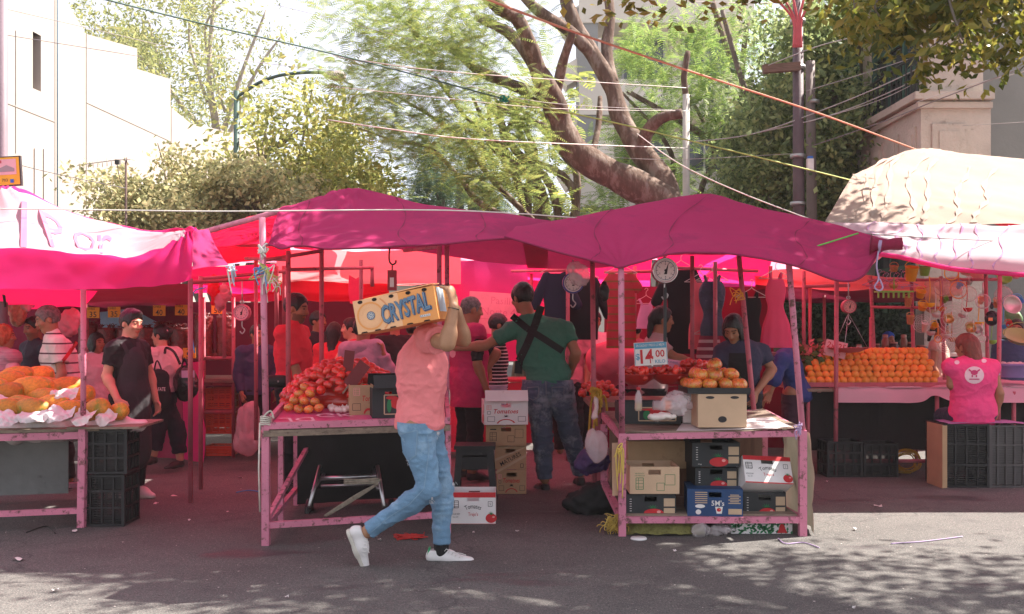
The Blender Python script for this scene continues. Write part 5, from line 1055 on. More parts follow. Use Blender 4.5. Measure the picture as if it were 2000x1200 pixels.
# hand truck and rope beneath
ht = thing('hand_truck', 'steel hand truck frame with a tied rope under the tomato stall', 'hand truck', V(-1.05, 7.6, 0))
SKB = mat('black shade sheet', (.014, .012, .013), .7, .2, 4, .2); o, _ = sheet('shade_sheet', [[A2+D2*.9+V(.03, 0, .86), (A2+B2)/2+D2*.92+V(0, .03, .86), B2+D2*.9+V(0, 0, .86)], [A2+D2*.9+V(.03, 0, .45), (A2+B2)/2+D2*.9+V(0, -.04, .45), B2+D2*.9+V(0, 0, .45)], [A2+D2*.9+V(.03, 0, .03), (A2+B2)/2+D2*.92+V(0, .03, .03), B2+D2*.9+V(0, 0, .03)]], SKB, 30, 20, .03, (5, 5, 3), s2)  # black sheet stands in for the dark under the table
STEEL = mat('bare steel', (.42, .42, .42), .3, .2, 8, 0, metal=.9)
for a, b, rr in (((625, 910, 7.55), (604, 990, 7.3), .014), ((737, 910, 7.5), (750, 990, 7.25), .014), ((625, 935, 7.5), (735, 930, 7.5), .016), ((627, 950, 7.5), (740, 945, 7.5), .010), ((640, 915, 8.3), (610, 960, 7.5), .012), ((728, 912, 8.3), (738, 955, 7.5), .012)): pole(ht, 'bar', P(*a), P(*b), rr, STEEL)
q = MB(mat('grey rope', (.33, .29, .22), .9, .3, 30, .5, 60))
for k in range(3): q.tube(smooth_path([P(672, 937+4*k, 7.45), P(705, 938+3*k, 7.42), P(738, 936+4*k, 7.40), P(738, 945, 7.39), P(700, 965+3*k, 7.36), P(650, 997+2*k, 7.3), P(634, 1008, 7.25)], 6), .009, 6)
q.build('rope', ht)
for k in (0, 1): pole(ht, 'wheel', P(600+160*k, 1000, 7.9)+V(0, 0, -.0), P(608+160*k, 1000, 7.9), .10, BLK, 18)
q = MB(mat('rope white', (.62, .58, .50), .9, .2, 30, .3)); 
for k in range(5): q.tube(smooth_path([A2+V(.035*math.cos(a), .035*math.sin(a), .79+k*.012+.004*math.sin(a*3)) for a in np.linspace(0, 6.6, 9)], 3), .005, 5)
q.tube([A2+V(-.035, -.02, .8), A2+V(-.04, -.03, .5), A2+V(-.035, -.02, .22)], .006, 5); q.tube(smooth_path([A2+V(-.03, -.02, .82), A2+V(.04, -.05, .88), A2+V(.06, -.04, .83)], 5), .006, 5); tag(q.build('tied_rope'), 'off-white rope wound round the front left leg of the tomato stall', 'rope')
def tangle(label, c, n, r, ms, tail=.08, R=.004, zs=1):
    q = MB()
    for k in range(n):
        q.use(ms[k % len(ms)]); p = [c+V(random.gauss(0, r), random.gauss(0, r*.6), random.gauss(0, r*zs)) for _ in range(4)]; p.append(p[-1]+V(uni(-.03, .03), 0, -uni(.3, 1)*tail)); q.tube(smooth_path(p, 5), R, 5)
    return tag(q.build('string_tangle'), label, 'string')
CBLU = mat('bright blue cord', (.08, .32, .65), .6)
tangle('blue, white and yellow strings knotted on the tall post of the tomato stall', P(514, 535, 6.62), 9, .035, [CBLU, CW, CYG, CW], .12)
tangle('white rope wraps at the top of the tall tomato stall post', P(514, 490, 6.62), 7, .02, [CW], .04, .006)
tangle('yellow and white strings beside the tall post', P(533, 550, 6.9), 6, .03, [CW, CYG], .1)
tangle('pale blue strings hanging from the flap of the left canopy', P(452, 528, 6.7), 7, .018, [mat('pale blue cord', (.45, .60, .72), .7), CW], .16)
tangle('white and green strings tied at the leaning post top', P(1550, 500, 6.75), 8, .025, [CW, CYG, CW], .08)
tangle('yellow twine tied round an inner pole near the dark haired woman', P(1442, 578, 7.7), 8, .025, [mat('orange twine', (.70, .38, .06), .8)], .06, .003)
tangle('yellow twine on the left front leg of the boxes stall', P(1212, 880, 6.93), 6, .02, [mat('yellow twine', (.72, .55, .12), .8)], .35)
tangle('thick mustard rope wound round the rear left post of the boxes stall', P(1160, 770, 7.85), 8, .03, [mat('mustard rope', (.42, .25, .03), .9, .3, 40, .5)], .3, .010)
tangle('lilac strings tied on the right end of the boxes stall', P(1560, 835, 6.9), 6, .018, [CLV], .1)
tangle('yellow straw broom head by the left leg of the boxes stall', V(.70, 7.02, .07), 30, .035, [mat('straw', (.50, .36, .08), .9)], .04, .003)
tangle('red plastic string heap on the asphalt behind the walking man', G(797, 1052)+V(0, 0, .014), 26, .055, [mat('red string', (.50, .035, .03), .7)], .0, .0028, .12)
# ================================================================ stall 3: boxes and tomatoes right of the middle
A3, B3 = V(.75, 6.98, 0), V(1.98, 6.98, 0); C3, E3 = V(.70, 7.80, 0), V(1.93, 7.85, 0)
s3 = table_frame('pink pipe framed stall stacked with boxes under its table', A3, B3, V(0, .85, 0), .69, .1)
for a, z in ((A3, .70), (B3, .72), (C3, .68), (E3, .68)): sq(s3, 'leg', a+V(0, 0, -.01), a+V(0, 0, z), .05)
pole(s3, 'post', A3+V(0, 0, .70), P(1213, 519, 6.5), .021); pole(s3, 'post', B3+V(0, 0, .72), P(1538, 481, 6.75), .021); pole(s3, 'post', C3+V(-.06, .1, 0), P(1157, 505, 7.9), .02, PP2); pole(s3, 'post', E3, P(1443, 500, 7.9)*1, .02, PP2)
for a, b, z, z2, w in ((A3, B3, .11, .11, .042), (A3, C3, .11, .24, .042), (B3, E3, .11, .11, .042), (C3, E3, .11, .11, .04), (A3, B3, .675, .70, .042), (A3, C3, .675, .75, .042), (B3, E3, .70, .77, .042), (C3, E3, .75, .77, .04)): sq(s3, 'rail', a+V(0, 0, z), b+V(0, 0, z2), w)
sh, g3 = sheet('tabletop', [[A3+V(-.02, -.02, .715), V(1.15, 6.96, .700), V(1.55, 6.96, .715), B3+V(.02, -.02, .735)], [V(.73, 7.4, .745), V(1.15, 7.4, .735), V(1.55, 7.4, .745), V(1.95, 7.4, .76)], [C3+V(0, .02, .78), V(1.15, 7.82, .775), V(1.55, 7.82, .78), E3+V(0, .02, .795)]], WOOD, 30, 20, .006, (5, 5, 5), s3)
q = MB(WOOD); q.box((1.36, 6.985, .705), (1.2, .02, .02)); q.build('board_edge', s3)
q = MB(WOODR); q.box((1.32, 7.78, .41), (1.16, .02, .60)); q.build('back_panel', s3); q = MB(WOOD); q.box((1.36, 7.40, .135), (1.18, .78, .014)); q.build('shelf', s3)
q = MB(mat('olive tarpaulin', (.34, .31, .24), .8, .15, 3, .1, trans=.1)); 
tp, _ = sheet('tarpaulin', [[V(2.035, 7.0, .70), V(2.04, 7.3, .71), V(2.03, 7.7, .72)], [V(2.05, 7.0, .45), V(2.08, 7.3, .45), V(2.05, 7.7, .45)], [V(2.06, 6.98, .02), V(2.09, 7.3, .02), V(2.06, 7.7, .02)]], MATS['olive tarpaulin'], 20, 20, .015, (5, 5, 5)); tag(tp, 'olive tarpaulin hung down the right side of the boxes stall', 'tarpaulin')
pw, _ = sheet('paper_sheet', [[V(1.12, 7.0, .712), V(1.55, 6.99, .725), V(1.94, 6.97, .735)], [V(1.18, 7.2, .728), V(1.55, 7.2, .737), V(1.9, 7.2, .752)], [V(1.25, 7.42, .75), V(1.55, 7.42, .755), V(1.88, 7.42, .77)]], mat('white table paper', (.72, .68, .67), .8, .05, 5, .05), 20, 14, .003, (6, 6, 6)); tag(pw, 'white paper sheet spread on the boxes stall table', 'paper')
# on the table
carton('black printed box carrying the two red bowls on the table', V(.98, 7.42, .735), 0, (.44, .28, .15), DBOX, 'chilli', True, hole=False)
carton('white box with red print behind the pale box on the table', V(1.32, 7.42, .745), .03, (.22, .3, .20), WBOX, None, True, hole=False, side='tomatoes')
bx = carton('plain pale cardboard box turned upside down with three slots holding the tomato tray', V(1.44, 7.14, .735), .02, (.335, .24, .228), KRAFTP, None, False, hole=False)
q = MB(IBLK)
for x, z, a, b in ((-.085, .205, .030, .010), (.085, .205, .030, .010), (0, .055, .030, .022)): q.disc(V(0, -.1215, 0), V(1, 0, 0), V(0, 0, 1), x, z, a, b)  # flat black discs painted for the shade inside the slots
q.build('slot', bx, False)
tr = thing('tray', 'flat black tray of big ripening tomatoes on the pale box', 'tray', V(1.42, 7.22, .966)); q = MB(BLK); q.box((0, 0, .005), (.43, .40, .01))
for s in (-1, 1): q.box((0, s*.2, .02), (.43, .012, .04)); q.box((s*.21, 0, .02), (.012, .39, .04))
q.build('tray_body', tr, False)
k = 0
for lay, (nx, ny) in enumerate(((4, 3), (3, 2), (1, 1))):
    for i in range(nx):
        for j in range(ny): put('tomato', V(1.42+(i-(nx-1)/2)*.106+uni(-.01, .01), 7.20+(j-(ny-1)/2)*.115+uni(-.01, .01), 1.025+lay*.066), uni(.050, .058), (uni(-.5, .5), uni(-.5, .5), uni(0, 6)), 'very large greenish orange tomato piled on the black tray', 'large ripening tomatoes on the tray')
BOWL = mat('red enamel bowl', (.42, .02, .018), .3, .1, 4, 0, coat=.3)
for i, (x, y, l) in enumerate(((1243, 742, 'red shallow bowl of plum tomatoes left of the price sign pole'), (1308, 741, 'red shallow bowl of plum tomatoes right under the price sign'), (1355, 728, 'red shallow bowl of tomatoes behind the tray'))):
    c = P(x, y+8, 7.40+.12*(i == 2)); r = thing('bowl', l, 'bowl', c); q = MB(BOWL); q.lathe([(.06, -.005), (.07, 0), (.12, .035), (.142, .07), (.146, .072), (.138, .066), (.11, .03), (.05, .01), (.001, .008)], n=24); q.build('bowl_body', r, False)
    for k in range(24):
        t = k*2.4; rr = .118*math.sqrt((k % 12+.5)/12); p = c+V(rr*math.cos(t), rr*math.sin(t), .045+.045*(k >= 12)+.03*(1-rr/.12)); put('roma', p, uni(.022, .026), (uni(0, 6), uni(0, 6), 0), 'red plum tomato in a red bowl on the boxes stall', 'plum tomatoes in the red bowls')
for k in range(26): p = P(uni(1135, 1205), uni(716, 740), 8.4+uni(0, .5)); p.z = .86+uni(0, .08); put('roma', p, uni(.026, .032), (uni(0, 6), uni(0, 6), 0), 'dark red tomato spread on the table behind the rear left post', 'tomatoes on the rear table')
q = MB(WOODR); q.box((1.05, 8.6, .80), (.85, .75, .04)); r = thing('back_table', 'rough low table behind the boxes stall', 'table', V(.86, 8.6, 0)); q.build('tabletop', r)
for x in (.75, 1.4):
    for y in (8.3, 8.9): sq(r, 'leg', V(x, y, -.01), V(x, y, .78), .04, None, PP2)
# price sign
def sign(name, label, c, w, h, m, fn, tilt=0, cat='price sign', yaw=0, back=None):
    R = Matrix.Rotation(yaw, 3, 'Z')@Matrix.Rotation(tilt, 3, 'Y'); q = MB(m); q.box(c, (w, .006, h), R=R); o = c+R@V(0, -.0042, 0); fn(q, o, R@V(1, 0, 0), R@V(0, 0, 1)); return tag(q.build(name), label, cat)
SB = mat('sign blue print', (.10, .33, .47), .6)
def f14(q, o, u, v):
    q.use(SB); q.rect(o, u, v, 0, .058, .222, .042); q.use(IWHT)
    q.text('EN CALIDAD Y PRECIO LO MEJOR', o+V(0, -.0008, 0), u, v, 0, .058, .024, .004, wfit=.2)
    q.use(IRED); q.text('14', o, u, v, -.03, -.018, .135, .03, wfit=.092); q.text('00', o, u, v, .065, -.002, .07, .02, wfit=.066); q.use(SB); q.text('$', o, u, v, -.094, -.02, .06, .02); q.text('KILO', o, u, v, .064, -.058, .034, .02)
    for s in (-1, 1): q.rect(o, u, v, s*.113, 0, .003, .155)
    q.use(IWHT); q.poly([(.0, -.09), (.012, -.09), (.004, -.035), (-.004, -.035)], o+V(0, -.002, 0), u, v)
sign('price_sign', 'white and blue price sign reading 14.00 kilo above the red bowls', P(1271, 691, 7.3), .235, .165, IWHT, f14, -.06)
def fm(q, o, u, v): q.use(IRED); q.text('00', o, u, v, 0, -.02, .06, .006); q.use(IBLU); q.text('A MANO', o, u, v, 0, .03, .02)
sign('price_sign', 'magenta price card half hidden behind the 14.00 sign', P(1313, 716, 7.55), .12, .1, mat('pale magenta card', (.70, .30, .42), .6), fm, .15)
# plastic bags, bottle, napkins
def bag(label, c, r, m, wr=.02, n=3, sd=1, cat='plastic bag', h=.012):
    S = SDF()
    for k in range(n): S.ell(c+V(random.gauss(0, r[0]*.35), random.gauss(0, r[1]*.3), random.gauss(0, r[2]*.25)), (r[0]*uni(.6, .9), r[1]*uni(.6, .9), r[2]*uni(.6, .9)), k=.03)
    return tag(sdf_obj('plastic_bag', S, h, m, None, [(wr, (16, 16, 16), sd), (wr*.5, (40, 40, 40), sd+5)]), label, cat)
bag('clear plastic bag heap by the bottle on the boxes stall', P(1310, 785, 7.10), (.11, .07, .07), CLEAR, .025, 4, 3); bag('white crumpled napkin bundle at the table edge', P(1292, 815, 7.02), (.085, .05, .022), mat('white tissue', (.76, .70, .64), .9), .016, 3, 5, 'napkins')
q = MB(CLEAR2); q.tube([P(1276, 792, 7.06), P(1350, 792, 7.1)], .034, 14); q.use(mat('orange label', (.75, .22, .08), .5)); q.tube([P(1297, 792, 7.07), P(1308, 792, 7.075)], .0355, 14); tag(q.build('plastic_roll'), 'roll of clear bags with an orange label on the boxes stall', 'roll')
bo = thing('bottle', 'small clear bottle of yellowish liquid with a red cap', 'bottle', P(1247, 803, 7.12)); q = MB(CLEAR); q.lathe([(.001, 0), (.026, 0), (.028, .02), (.026, .06), (.028, .085), (.022, .115), (.011, .135), (.011, .148)], n=16); q.build('bottle_body', bo, False)
q = MB(mat('oil', (.55, .42, .10), .2, alpha=.8)); q.lathe([(.001, .003), (.0235, .003), (.0255, .02), (.024, .055), (.001, .056)], n=16); q.build('liquid', bo, False); q = MB(IRED); q.lathe([(.001, .165), (.013, .164), (.0135, .146), (.001, .146)], n=12); q.build('cap', bo, False)
pbag = SDF(); pbag.cone(P(1163, 815, 7.35), P(1163, 780, 7.4), .03, .012, .03).ell(P(1163, 870, 7.35), (.075, .05, .13), k=.05); tag(sdf_obj('plastic_bag', pbag, .012, CLEAR2, None, [(.02, (18, 18, 7), 2)]), 'cloudy plastic bag hanging from the left rail of the boxes stall', 'plastic bag')
bag('dark purple bundle behind the hanging plastic bag', P(1172, 905, 7.75), (.12, .1, .12), mat('purple cloth', (.07, .04, .12), .8), .02, 3, 8, 'bundle'); bag('black rubbish bag on the ground behind the left leg of the boxes stall', V(.60, 7.85, .10), (.15, .12, .15), mat('matte black bag', (.010, .010, .011), .65), .018, 4, 9, 'rubbish bag', .016)
# shelf boxes
SZ = .145
def sbox(label, x0, x1, y0, y1, Y, d, board, kind, **k):
    a = P(x0, y1, Y); b = P(x1, y0, Y); return carton(label, V((a.x+b.x)/2, Y+d/2, a.z if 'z' not in k else k.pop('z')), k.pop('rz', 0), (b.x-a.x, d, b.z-a.z), board, kind, **k)
sbox('charcoal tomato picture box at the bottom left of the shelf', 1222, 1320, 966, 1012, 7.05, .34, DBOX, 'dark', group='boxes on the stall shelf')
sbox('open kraft box with green print on top of the charcoal box', 1230, 1327, 912, 965, 7.03, .34, KRAFTP, 'kraft', open_top=True, group='boxes on the stall shelf')
sbox('tall kraft box standing behind the green printed kraft box', 1226, 1340, 862, 916, 7.42, .26, KRAFT, None, hole=False, group='boxes on the stall shelf')
q = MB(KRAFTP); q.box(P(1209, 892, 7.03), (.10, .006, .19), .25); q.box(P(1209, 943, 7.0), (.10, .006, .175), .35); tag(q.build('cardboard_flap'), 'folded kraft cardboard flaps wedged behind the left leg', 'cardboard')
sbox('charcoal tomato picture box on the top row of the shelf', 1352, 1445, 865, 912, 7.12, .36, DBOX, 'dark', group='boxes on the stall shelf')
sbox('charcoal tomato picture box squeezed in the middle of the pile', 1358, 1440, 914, 955, 7.16, .36, DBOX, 'dark', group='boxes on the stall shelf')
sbox('blue printed box at the front of the shelf', 1348, 1455, 956, 1010, 6.99, .34, BBOX, 'blue', open_top=False, rz=-.10, group='boxes on the stall shelf')
sbox('charcoal box in shade at the bottom right of the shelf', 1452, 1535, 962, 1012, 7.12, .36, DBOX, 'dark', group='boxes on the stall shelf')
carton('white and red tomato box tipped forward on the right of the shelf', P(1492, 966, 7.05)+V(.02, .1, .012), 0, (.34, .27, .2), WBOX, 'trejos', False, Euler((-.52, .06, .10)))
carton('green leaf printed white box on the ground under the shelf', V(1.72, 7.2, .0), 0, (.42, .3, .105), WBOX, 'leafy', False, hole=False)
o, _ = sheet('netting', [[V(.78, 6.99, .012), V(1.05, 6.96, .012), V(1.32, 6.99, .012)], [V(.78, 7.1, .085), V(1.05, 7.08, .095), V(1.32, 7.1, .08)], [V(.78, 7.5, .07), V(1.05, 7.5, .08), V(1.32, 7.5, .07)]], mat('olive netting', (.17, .16, .05), .9, .3, 30, .6, 90), 40, 20, .015, (20, 20, 20)); tag(o, 'olive green netting bundle lying under the shelf', 'netting')
bag('clear bag of scraps on the ground under the shelf middle', V(1.30, 7.0, .045), (.06, .05, .05), CLEAR, .02, 3, 11); bag('flattened grey plastic bag under the shelf right', V(1.45, 7.02, .035), (.10, .06, .04), CLEAR, .02, 3, 12)
q = MB(mat('white plastic lid', (.70, .70, .68), .4)); q.lathe([(.001, .012), (.05, .012), (.055, .004), (.056, .0), (.048, .0)], V(.85, 6.87, .001), 24); tag(q.build('plastic_disc'), 'round white plastic lid lying in front of the left leg', 'plastic lid')
# centre boxes, stool
def stack_box(label, x0, x1, y0, y1, Y, d, board, kind, **k): return sbox(label, x0, x1, y0, y1, Y, d, board, kind, **k)
stack_box('kraft tomatoes box at the bottom of the central pile', 970, 1028, 918, 965, 8.72, .30, KRAFT, 'tomatoes', group='central pile of boxes')
stack_box('brown box crossed by clear tape in the central pile, second from the ground', 966, 1028, 872, 917, 8.72, .30, KRAFT, 'matures', group='central pile of boxes')
stack_box('plain kraft box with black outlines, third of the central pile', 949, 1028, 831, 871, 8.70, .30, KRAFT, 'brown', group='central pile of boxes')
stack_box('white tomatoes box with red lettering on top of the central pile', 942, 1028, 783, 830, 8.66, .30, WBOX, 'tomatoes', rz=.10, flaps=1, side='dark', group='central pile of boxes')
stack_box('white and red tomatoes box standing open on the asphalt behind the walking man', 880, 968, 962, 1025, 7.4, .26, WBOX, 'trejos', flaps=0)
stl = thing('stool', 'black plastic stool behind the white and red box', 'stool', V(-.30, 8.35, 0)); q = MB(BLK); q.box((0, 0, .455), (.33, .30, .03)); q.box((0, 0, .42), (.30, .27, .05)); q.build('seat', stl, False)
for x in (-1, 1):
    for y in (-1, 1): q = MB(BLK); q.bar((x*.155, y*.135, 0), (x*.125, y*.11, .41), .05, .05); q.build('leg', stl, False)
for y in (-1, 1): q = MB(BLK); q.box((0, y*.12, .33), (.21, .02, .10)); q.build('apron', stl, False)
# ================================================================ scales
def dial_scale(label, c, r, rim, face=IWHT, hang=.25, hook=True, pan=False):
    t = thing('hanging_scale', label, 'scale', c); R = Matrix.Rotation(math.pi/2, 3, 'X'); q = MB(rim)
    q.lathe([(.001, -.05), (r*.9, -.05), (r, -.035), (r, .03), (r*.97, .045), (r*.88, .045), (r*.86, .036)], n=28, R=R); q.build('case', t, False)
    q = MB(face); q.disc(V(0, -.037, 0), V(1, 0, 0), V(0, 0, 1), 0, 0, r*.87, None, 28); q.use(IBLU); q.ring(V(0, -.0385, 0), V(1, 0, 0), V(0, 0, 1), 0, 0, r*.74, r*.035, 30); q.use(IBLK)
    for k in range(12):
        a = math.pi/2-k*math.pi/6; q.poly([(math.cos(a+s*.03)*r*f, math.sin(a+s*.03)*r*f) for s, f in ((-1, .60), (1, .60), (1, .70), (-1, .70))], V(0, -.0385, 0), V(1, 0, 0), V(0, 0, 1))
        if k % 2 == 0: q.text(str(k//2+1 if k else 6), V(0, -.0385, 0), V(1, 0, 0), V(0, 0, 1), math.cos(a)*r*.5, math.sin(a)*r*.5, r*.2)
    q.build('dial', t, False); q = MB(IBLK); q.poly([(-.012*r/.1, -.3*r), (.012*r/.1, -.3*r), (.25*r, .62*r)], V(0, -.041, 0), V(1, 0, 0), V(0, 0, 1)); q.disc(V(0, -.0415, 0), V(1, 0, 0), V(0, 0, 1), 0, 0, r*.09); q.build('needle', t, False)
    q = MB(STEEL); q.tube([(0, 0, r), (0, 0, r+hang)], .006, 6)
    q.ring(V(0, 0, 0), V(1, 0, 0), V(0, 0, 1), 0, r+.02, .02, .006, 14); q.build('hanger', t, False)
    if hook: q = MB(STEEL); q.tube(smooth_path([(0, 0, -r), (0, 0, -r-.05), (.022, 0, -r-.08), (.0, 0, -r-.11), (-.02, 0, -r-.09)], 5), .005, 6); q.build('hook', t, False)
    if pan: 
        q = MB(PP2); z = -r-.36; q.lathe([(.001, z-.03), (.10, z-.02), (.20, z+.02), (.205, z+.022), (.10, z-.012), (.001, z-.02)], n=24); q.build('pan', t, False); q = MB(STEEL)
        for a in range(3): q.tube([(0, 0, -r), (.19*math.cos(a*2.1), .19*math.sin(a*2.1), z+.02)], .003, 4)
        q.build('chain', t, False)
    return t
CHR = mat('chrome rim', (.62, .60, .60), .25, .1, 5, 0, metal=.8)
dial_scale('chrome rimmed dial scale hanging under the gathered canopy', P(1298, 529, 7.0), .088, CHR, hang=.1)
q = MB(BLK); q.bar(P(1299, 562, 7.0), P(1299, 668, 7.0), .022, .012); tag(q.build('strap'), 'dark strap hanging below the chrome rimmed dial scale', 'strap')
dial_scale('blue rimmed dial scale hanging behind the green shirted man', P(1119, 553, 8.2), .085, mat('blue enamel', (.05, .09, .34), .3), hang=.1)
dial_scale('small pink dial scale by the chilli sacks', P(473, 611, 8.9), .072, PP, mat('pink dial', (.72, .42, .44), .5), hang=.2, pan=False)
dial_scale('red dial scale with a pan hanging over the oranges', P(1657, 599, 10.1), .068, PP2, mat('salmon dial', (.55, .25, .22), .5), hang=.22, pan=True)
sp_ = thing('spring_scale', 'red box spring scale hanging on a hook above the carried box', 'scale', P(766, 548, 7.6)); q = MB(mat('dark red enamel', (.30, .015, .03), .4)); q.box((0, 0, 0), (.066, .04, .15)); q.build('case', sp_, False); q = MB(IWHT); q.box((0, -.021, -.015), (.03, .003, .07)); q.build('scale_plate', sp_, False)
q = MB(IRON); q.tube(smooth_path([(0, 0, .07), (0, 0, .11)], 3), .006, 6); q.tube(smooth_path([(-.02, 0, .24), (-.022, 0, .15), (0, 0, .118), (.025, 0, .13), (.028, 0, .15)], 5), .007, 6); q.tube([(-.02, 0, .24), (-.018, 0, .34)], .006, 6); q.build('hook', sp_, False)
bag('pinkish plastic bag hung up beside the blue rimmed scale', P(1133, 535, 7.7), (.075, .05, .11), CLEAR2, .025, 3, 21); bag('black bag hanging on the post right of the blue rimmed scale', P(1179, 567, 7.85), (.04, .04, .085), mat('black bag plastic', (.012, .012, .013), .35), .012, 2, 22, 'bag')
# ================================================================ inner frames
frame_stall('red pole frame with top rails behind the red polo man', [(563, 490, 800, 8.0), (628, 480, 800, 8.4), (705, 508, 700, 9.8), (727, 525, 560, 9.9)], [((520, 508, 8), (630, 490, 8.4)), ((560, 527, 8.6), (728, 523, 9.9)), ((480, 505, 9), (563, 507, 8))])
frame_stall('red pole frame beside the chilli stall passage', [(392, 540, 980, 9.0), (372, 560, 980, 8.3), (438, 540, 700, 10.5), (500, 505, 860, 9.8), (540, 520, 640, 9.4), (555, 520, 640, 9.6)], [((372, 552, 8.3), (505, 545, 9.8)), ((392, 545, 9), (560, 530, 9.6))])
frame_stall('pair of pink posts rising behind the carried box', [(858, 478, 900, 7.9), (873, 476, 900, 8.0)], [((858, 482, 7.9), (790, 490, 9.0))], PP)
frame_stall('red poles among the hanging dresses', [(1352, 500, 735, 8.9), (1397, 512, 760, 9.3), (1505, 520, 600, 10), (1240, 520, 640, 10.4)], [((1290, 522, 9.6), (1480, 530, 10)), ((1180, 532, 10.3), (1300, 530, 10.3))])
frame_stall('pink pole standing behind the green shirted man', [(1109, 520, 900, 9.8), (1038, 525, 700, 11.8)], [((1000, 530, 11.8), (1109, 528, 9.8))])
frame_stall('pole frame of the kitchenware stall at the right edge', [(1700, 540, 900, 11.0, 18), (1780, 545, 900, 10.9, 10), (1838, 540, 900, 10.6, 12), (1925, 535, 900, 10.4, 8), (1953, 530, 900, 9.4, -4)], [((1695, 548, 11.0), (1960, 546, 10.4)), ((1700, 600, 11), (1840, 602, 10.6))])
frame_stall('rear red poles left of the oranges', [(1570, 530, 720, 10.4), (1582, 540, 720, 11.5), (1610, 560, 700, 12.5)], [((1570, 560, 10.4), (1660, 558, 10.4))])
# ================================================================ stall 4: oranges on the right
s4 = thing('market_stall', 'orange stall with pale pink tablecloth over a dark skirt at the right', 'stall', V(4.1, 10.4, 0))
ZT4 = .835; X40, X41 = P(1562, 0, 9.9).x, 5.3
q = MB(WOOD); q.box(((X40+X41)/2, 10.45, ZT4-.02), (X41-X40, 1.15, .03)); q.build('tabletop', s4)
for px, y0, Y in ((1632, 545, 9.80), (1700, 620, 10.9)):
    b = P(px, 640, Y); b.z = -.01; pole(s4, 'post', b, P(px+2, y0, Y), .021, PP2)
for px, Y in ((1578, 9.9), (1830, 9.85), (1980, 9.85), (1600, 10.9), (1960, 10.9)): b = P(px, 640, Y); b.z = -.01; pole(s4, 'leg', b, V(b.x, b.y, ZT4-.03), .02, PP2)
pole(s4, 'rail', V(P(1632, 0, 9.8).x, 9.8, .14), V(4.9, 9.85, .14), .018, PP2); pole(s4, 'rail', V(P(1632, 0, 9.8).x, 9.8, .14), V(P(1640, 0, 10.9).x, 10.9, .14), .018, PP2)
o, _ = sheet('tablecloth', [[V(3.10, 9.83, .70), V(3.5, 9.80, .70), V(3.9, 9.8, .705), V(4.05, 9.8, .77), V(4.3, 9.8, .69), V(4.8, 9.8, .70), V(5.4, 9.8, .69)], [V(3.10, 9.86, ZT4), V(3.5, 9.85, ZT4), V(3.9, 9.85, ZT4), V(4.05, 9.85, ZT4), V(4.3, 9.85, ZT4), V(4.8, 9.85, ZT4), V(5.4, 9.85, ZT4)], [V(3.10, 9.95, ZT4+.004), V(3.5, 9.95, ZT4+.004), V(3.9, 9.95, ZT4+.004), V(4.05, 9.95, ZT4+.004), V(4.3, 9.95, ZT4+.02), V(4.8, 9.95, ZT4+.03), V(5.4, 9.95, ZT4+.02)], [V(3.10, 10.9, ZT4+.004), V(3.5, 10.9, ZT4+.004), V(3.9, 10.9, ZT4+.004), V(4.05, 10.9, ZT4+.004), V(4.3, 10.9, ZT4+.05), V(4.8, 10.9, ZT4+.06), V(5.4, 10.9, ZT4+.02)]], TROSE, 70, 40, .010, (6, 6, 6)); tag(o, 'pale pink tablecloth draped over the front of the orange stall', 'tablecloth')
SK = mat('black skirt cloth', (.022, .016, .018), .9, .2, 4, .2); o, _ = sheet('skirt', [[V(2.75, 9.95, ZT4-.05), V(3.4, 10.0, ZT4-.05), V(4.2, 10.0, ZT4-.05), V(5.3, 10, ZT4-.05)], [V(2.74, 9.97, .5), V(3.4, 10.04, .5), V(4.2, 10.02, .5), V(5.3, 10, .5)], [V(2.75, 9.99, .22), V(3.4, 10.05, .22), V(4.2, 10.05, .22), V(5.3, 10, .22)]], SK, 60, 16, .03, (5, 5, 2), s4)
tr = thing('fruit_tray', 'long low red tray under the oranges', 'tray', V(3.5, 10.3, ZT4+.01)); q = MB(PP2); xa, xb = P(1564, 0, 9.95).x, P(1852, 0, 9.95).x; q.box(((xa+xb)/2, 10.0, ZT4+.026), (xb-xa, .018, .045)); q.box(((xa+xb)/2, 10.4, ZT4+.015), (xb-xa, .8, .012)); q.box((xa, 10.4, ZT4+.026), (.018, .8, .045)); q.build('tray_body', tr)
for row in range(6):
    for sub in range(2):
        n = 18-row//2
        for i in range(n):
            x = xa+.06+row*.035+(xb-xa-.1-row*.035)*(i+.5*(row % 2)+.25)/n+uni(-.006, .006); y = 10.06+row*.062+sub*.082+uni(-.006, .006); z = ZT4+.062+row*.056
            if sub == 1 and row < 5: continue
            put('orange', V(x, y, z), uni(.038, .044), (uni(0, 6), uni(0, 6), uni(0, 6)), 'ripe orange stacked in the rows on the right-hand stall', 'oranges stacked on the right stall')
q = MB(WOOD)
for k in range(4): q.box(((xa+xb)/2, 10.24+.062*k, ZT4+.04+.052*k), (xb-xa-.2, .05, .05+.05*k*.2))
q.build('riser', tr)
lv = thing('greens_bunch', 'bunch of leafy greens and pinkish radish leaves left of the oranges', 'greens', P(1588, 712, 10.5)); v, f = instances(*leafspray(14, .14, .08, .055, 3), np.array([tuple(P(1588+random.gauss(0, 12), 708+random.gauss(0, 9), 10.45+uni(-.15, .15))) for _ in range(60)]), RNG.uniform(.7, 1.2, 60), 1.2, 0)
link('leaves', fast_mesh('leaves', v-np.array(lv.location), f, [leafmat('greens leaf', (.10, .15, .04), .3)], None), lv); v, f = instances(*leafspray(10, .10, .07, .06, 4), np.array([tuple(P(1588+random.gauss(0, 12), 698+random.gauss(0, 5), 10.4+uni(-.1, .1))) for _ in range(22)]), RNG.uniform(.7, 1.2, 22), 1.2, 0)
link('radish_leaves', fast_mesh('radish_leaves', v-np.array(lv.location), f, [leafmat('pink leaf', (.55, .20, .18), .3)], None), lv)
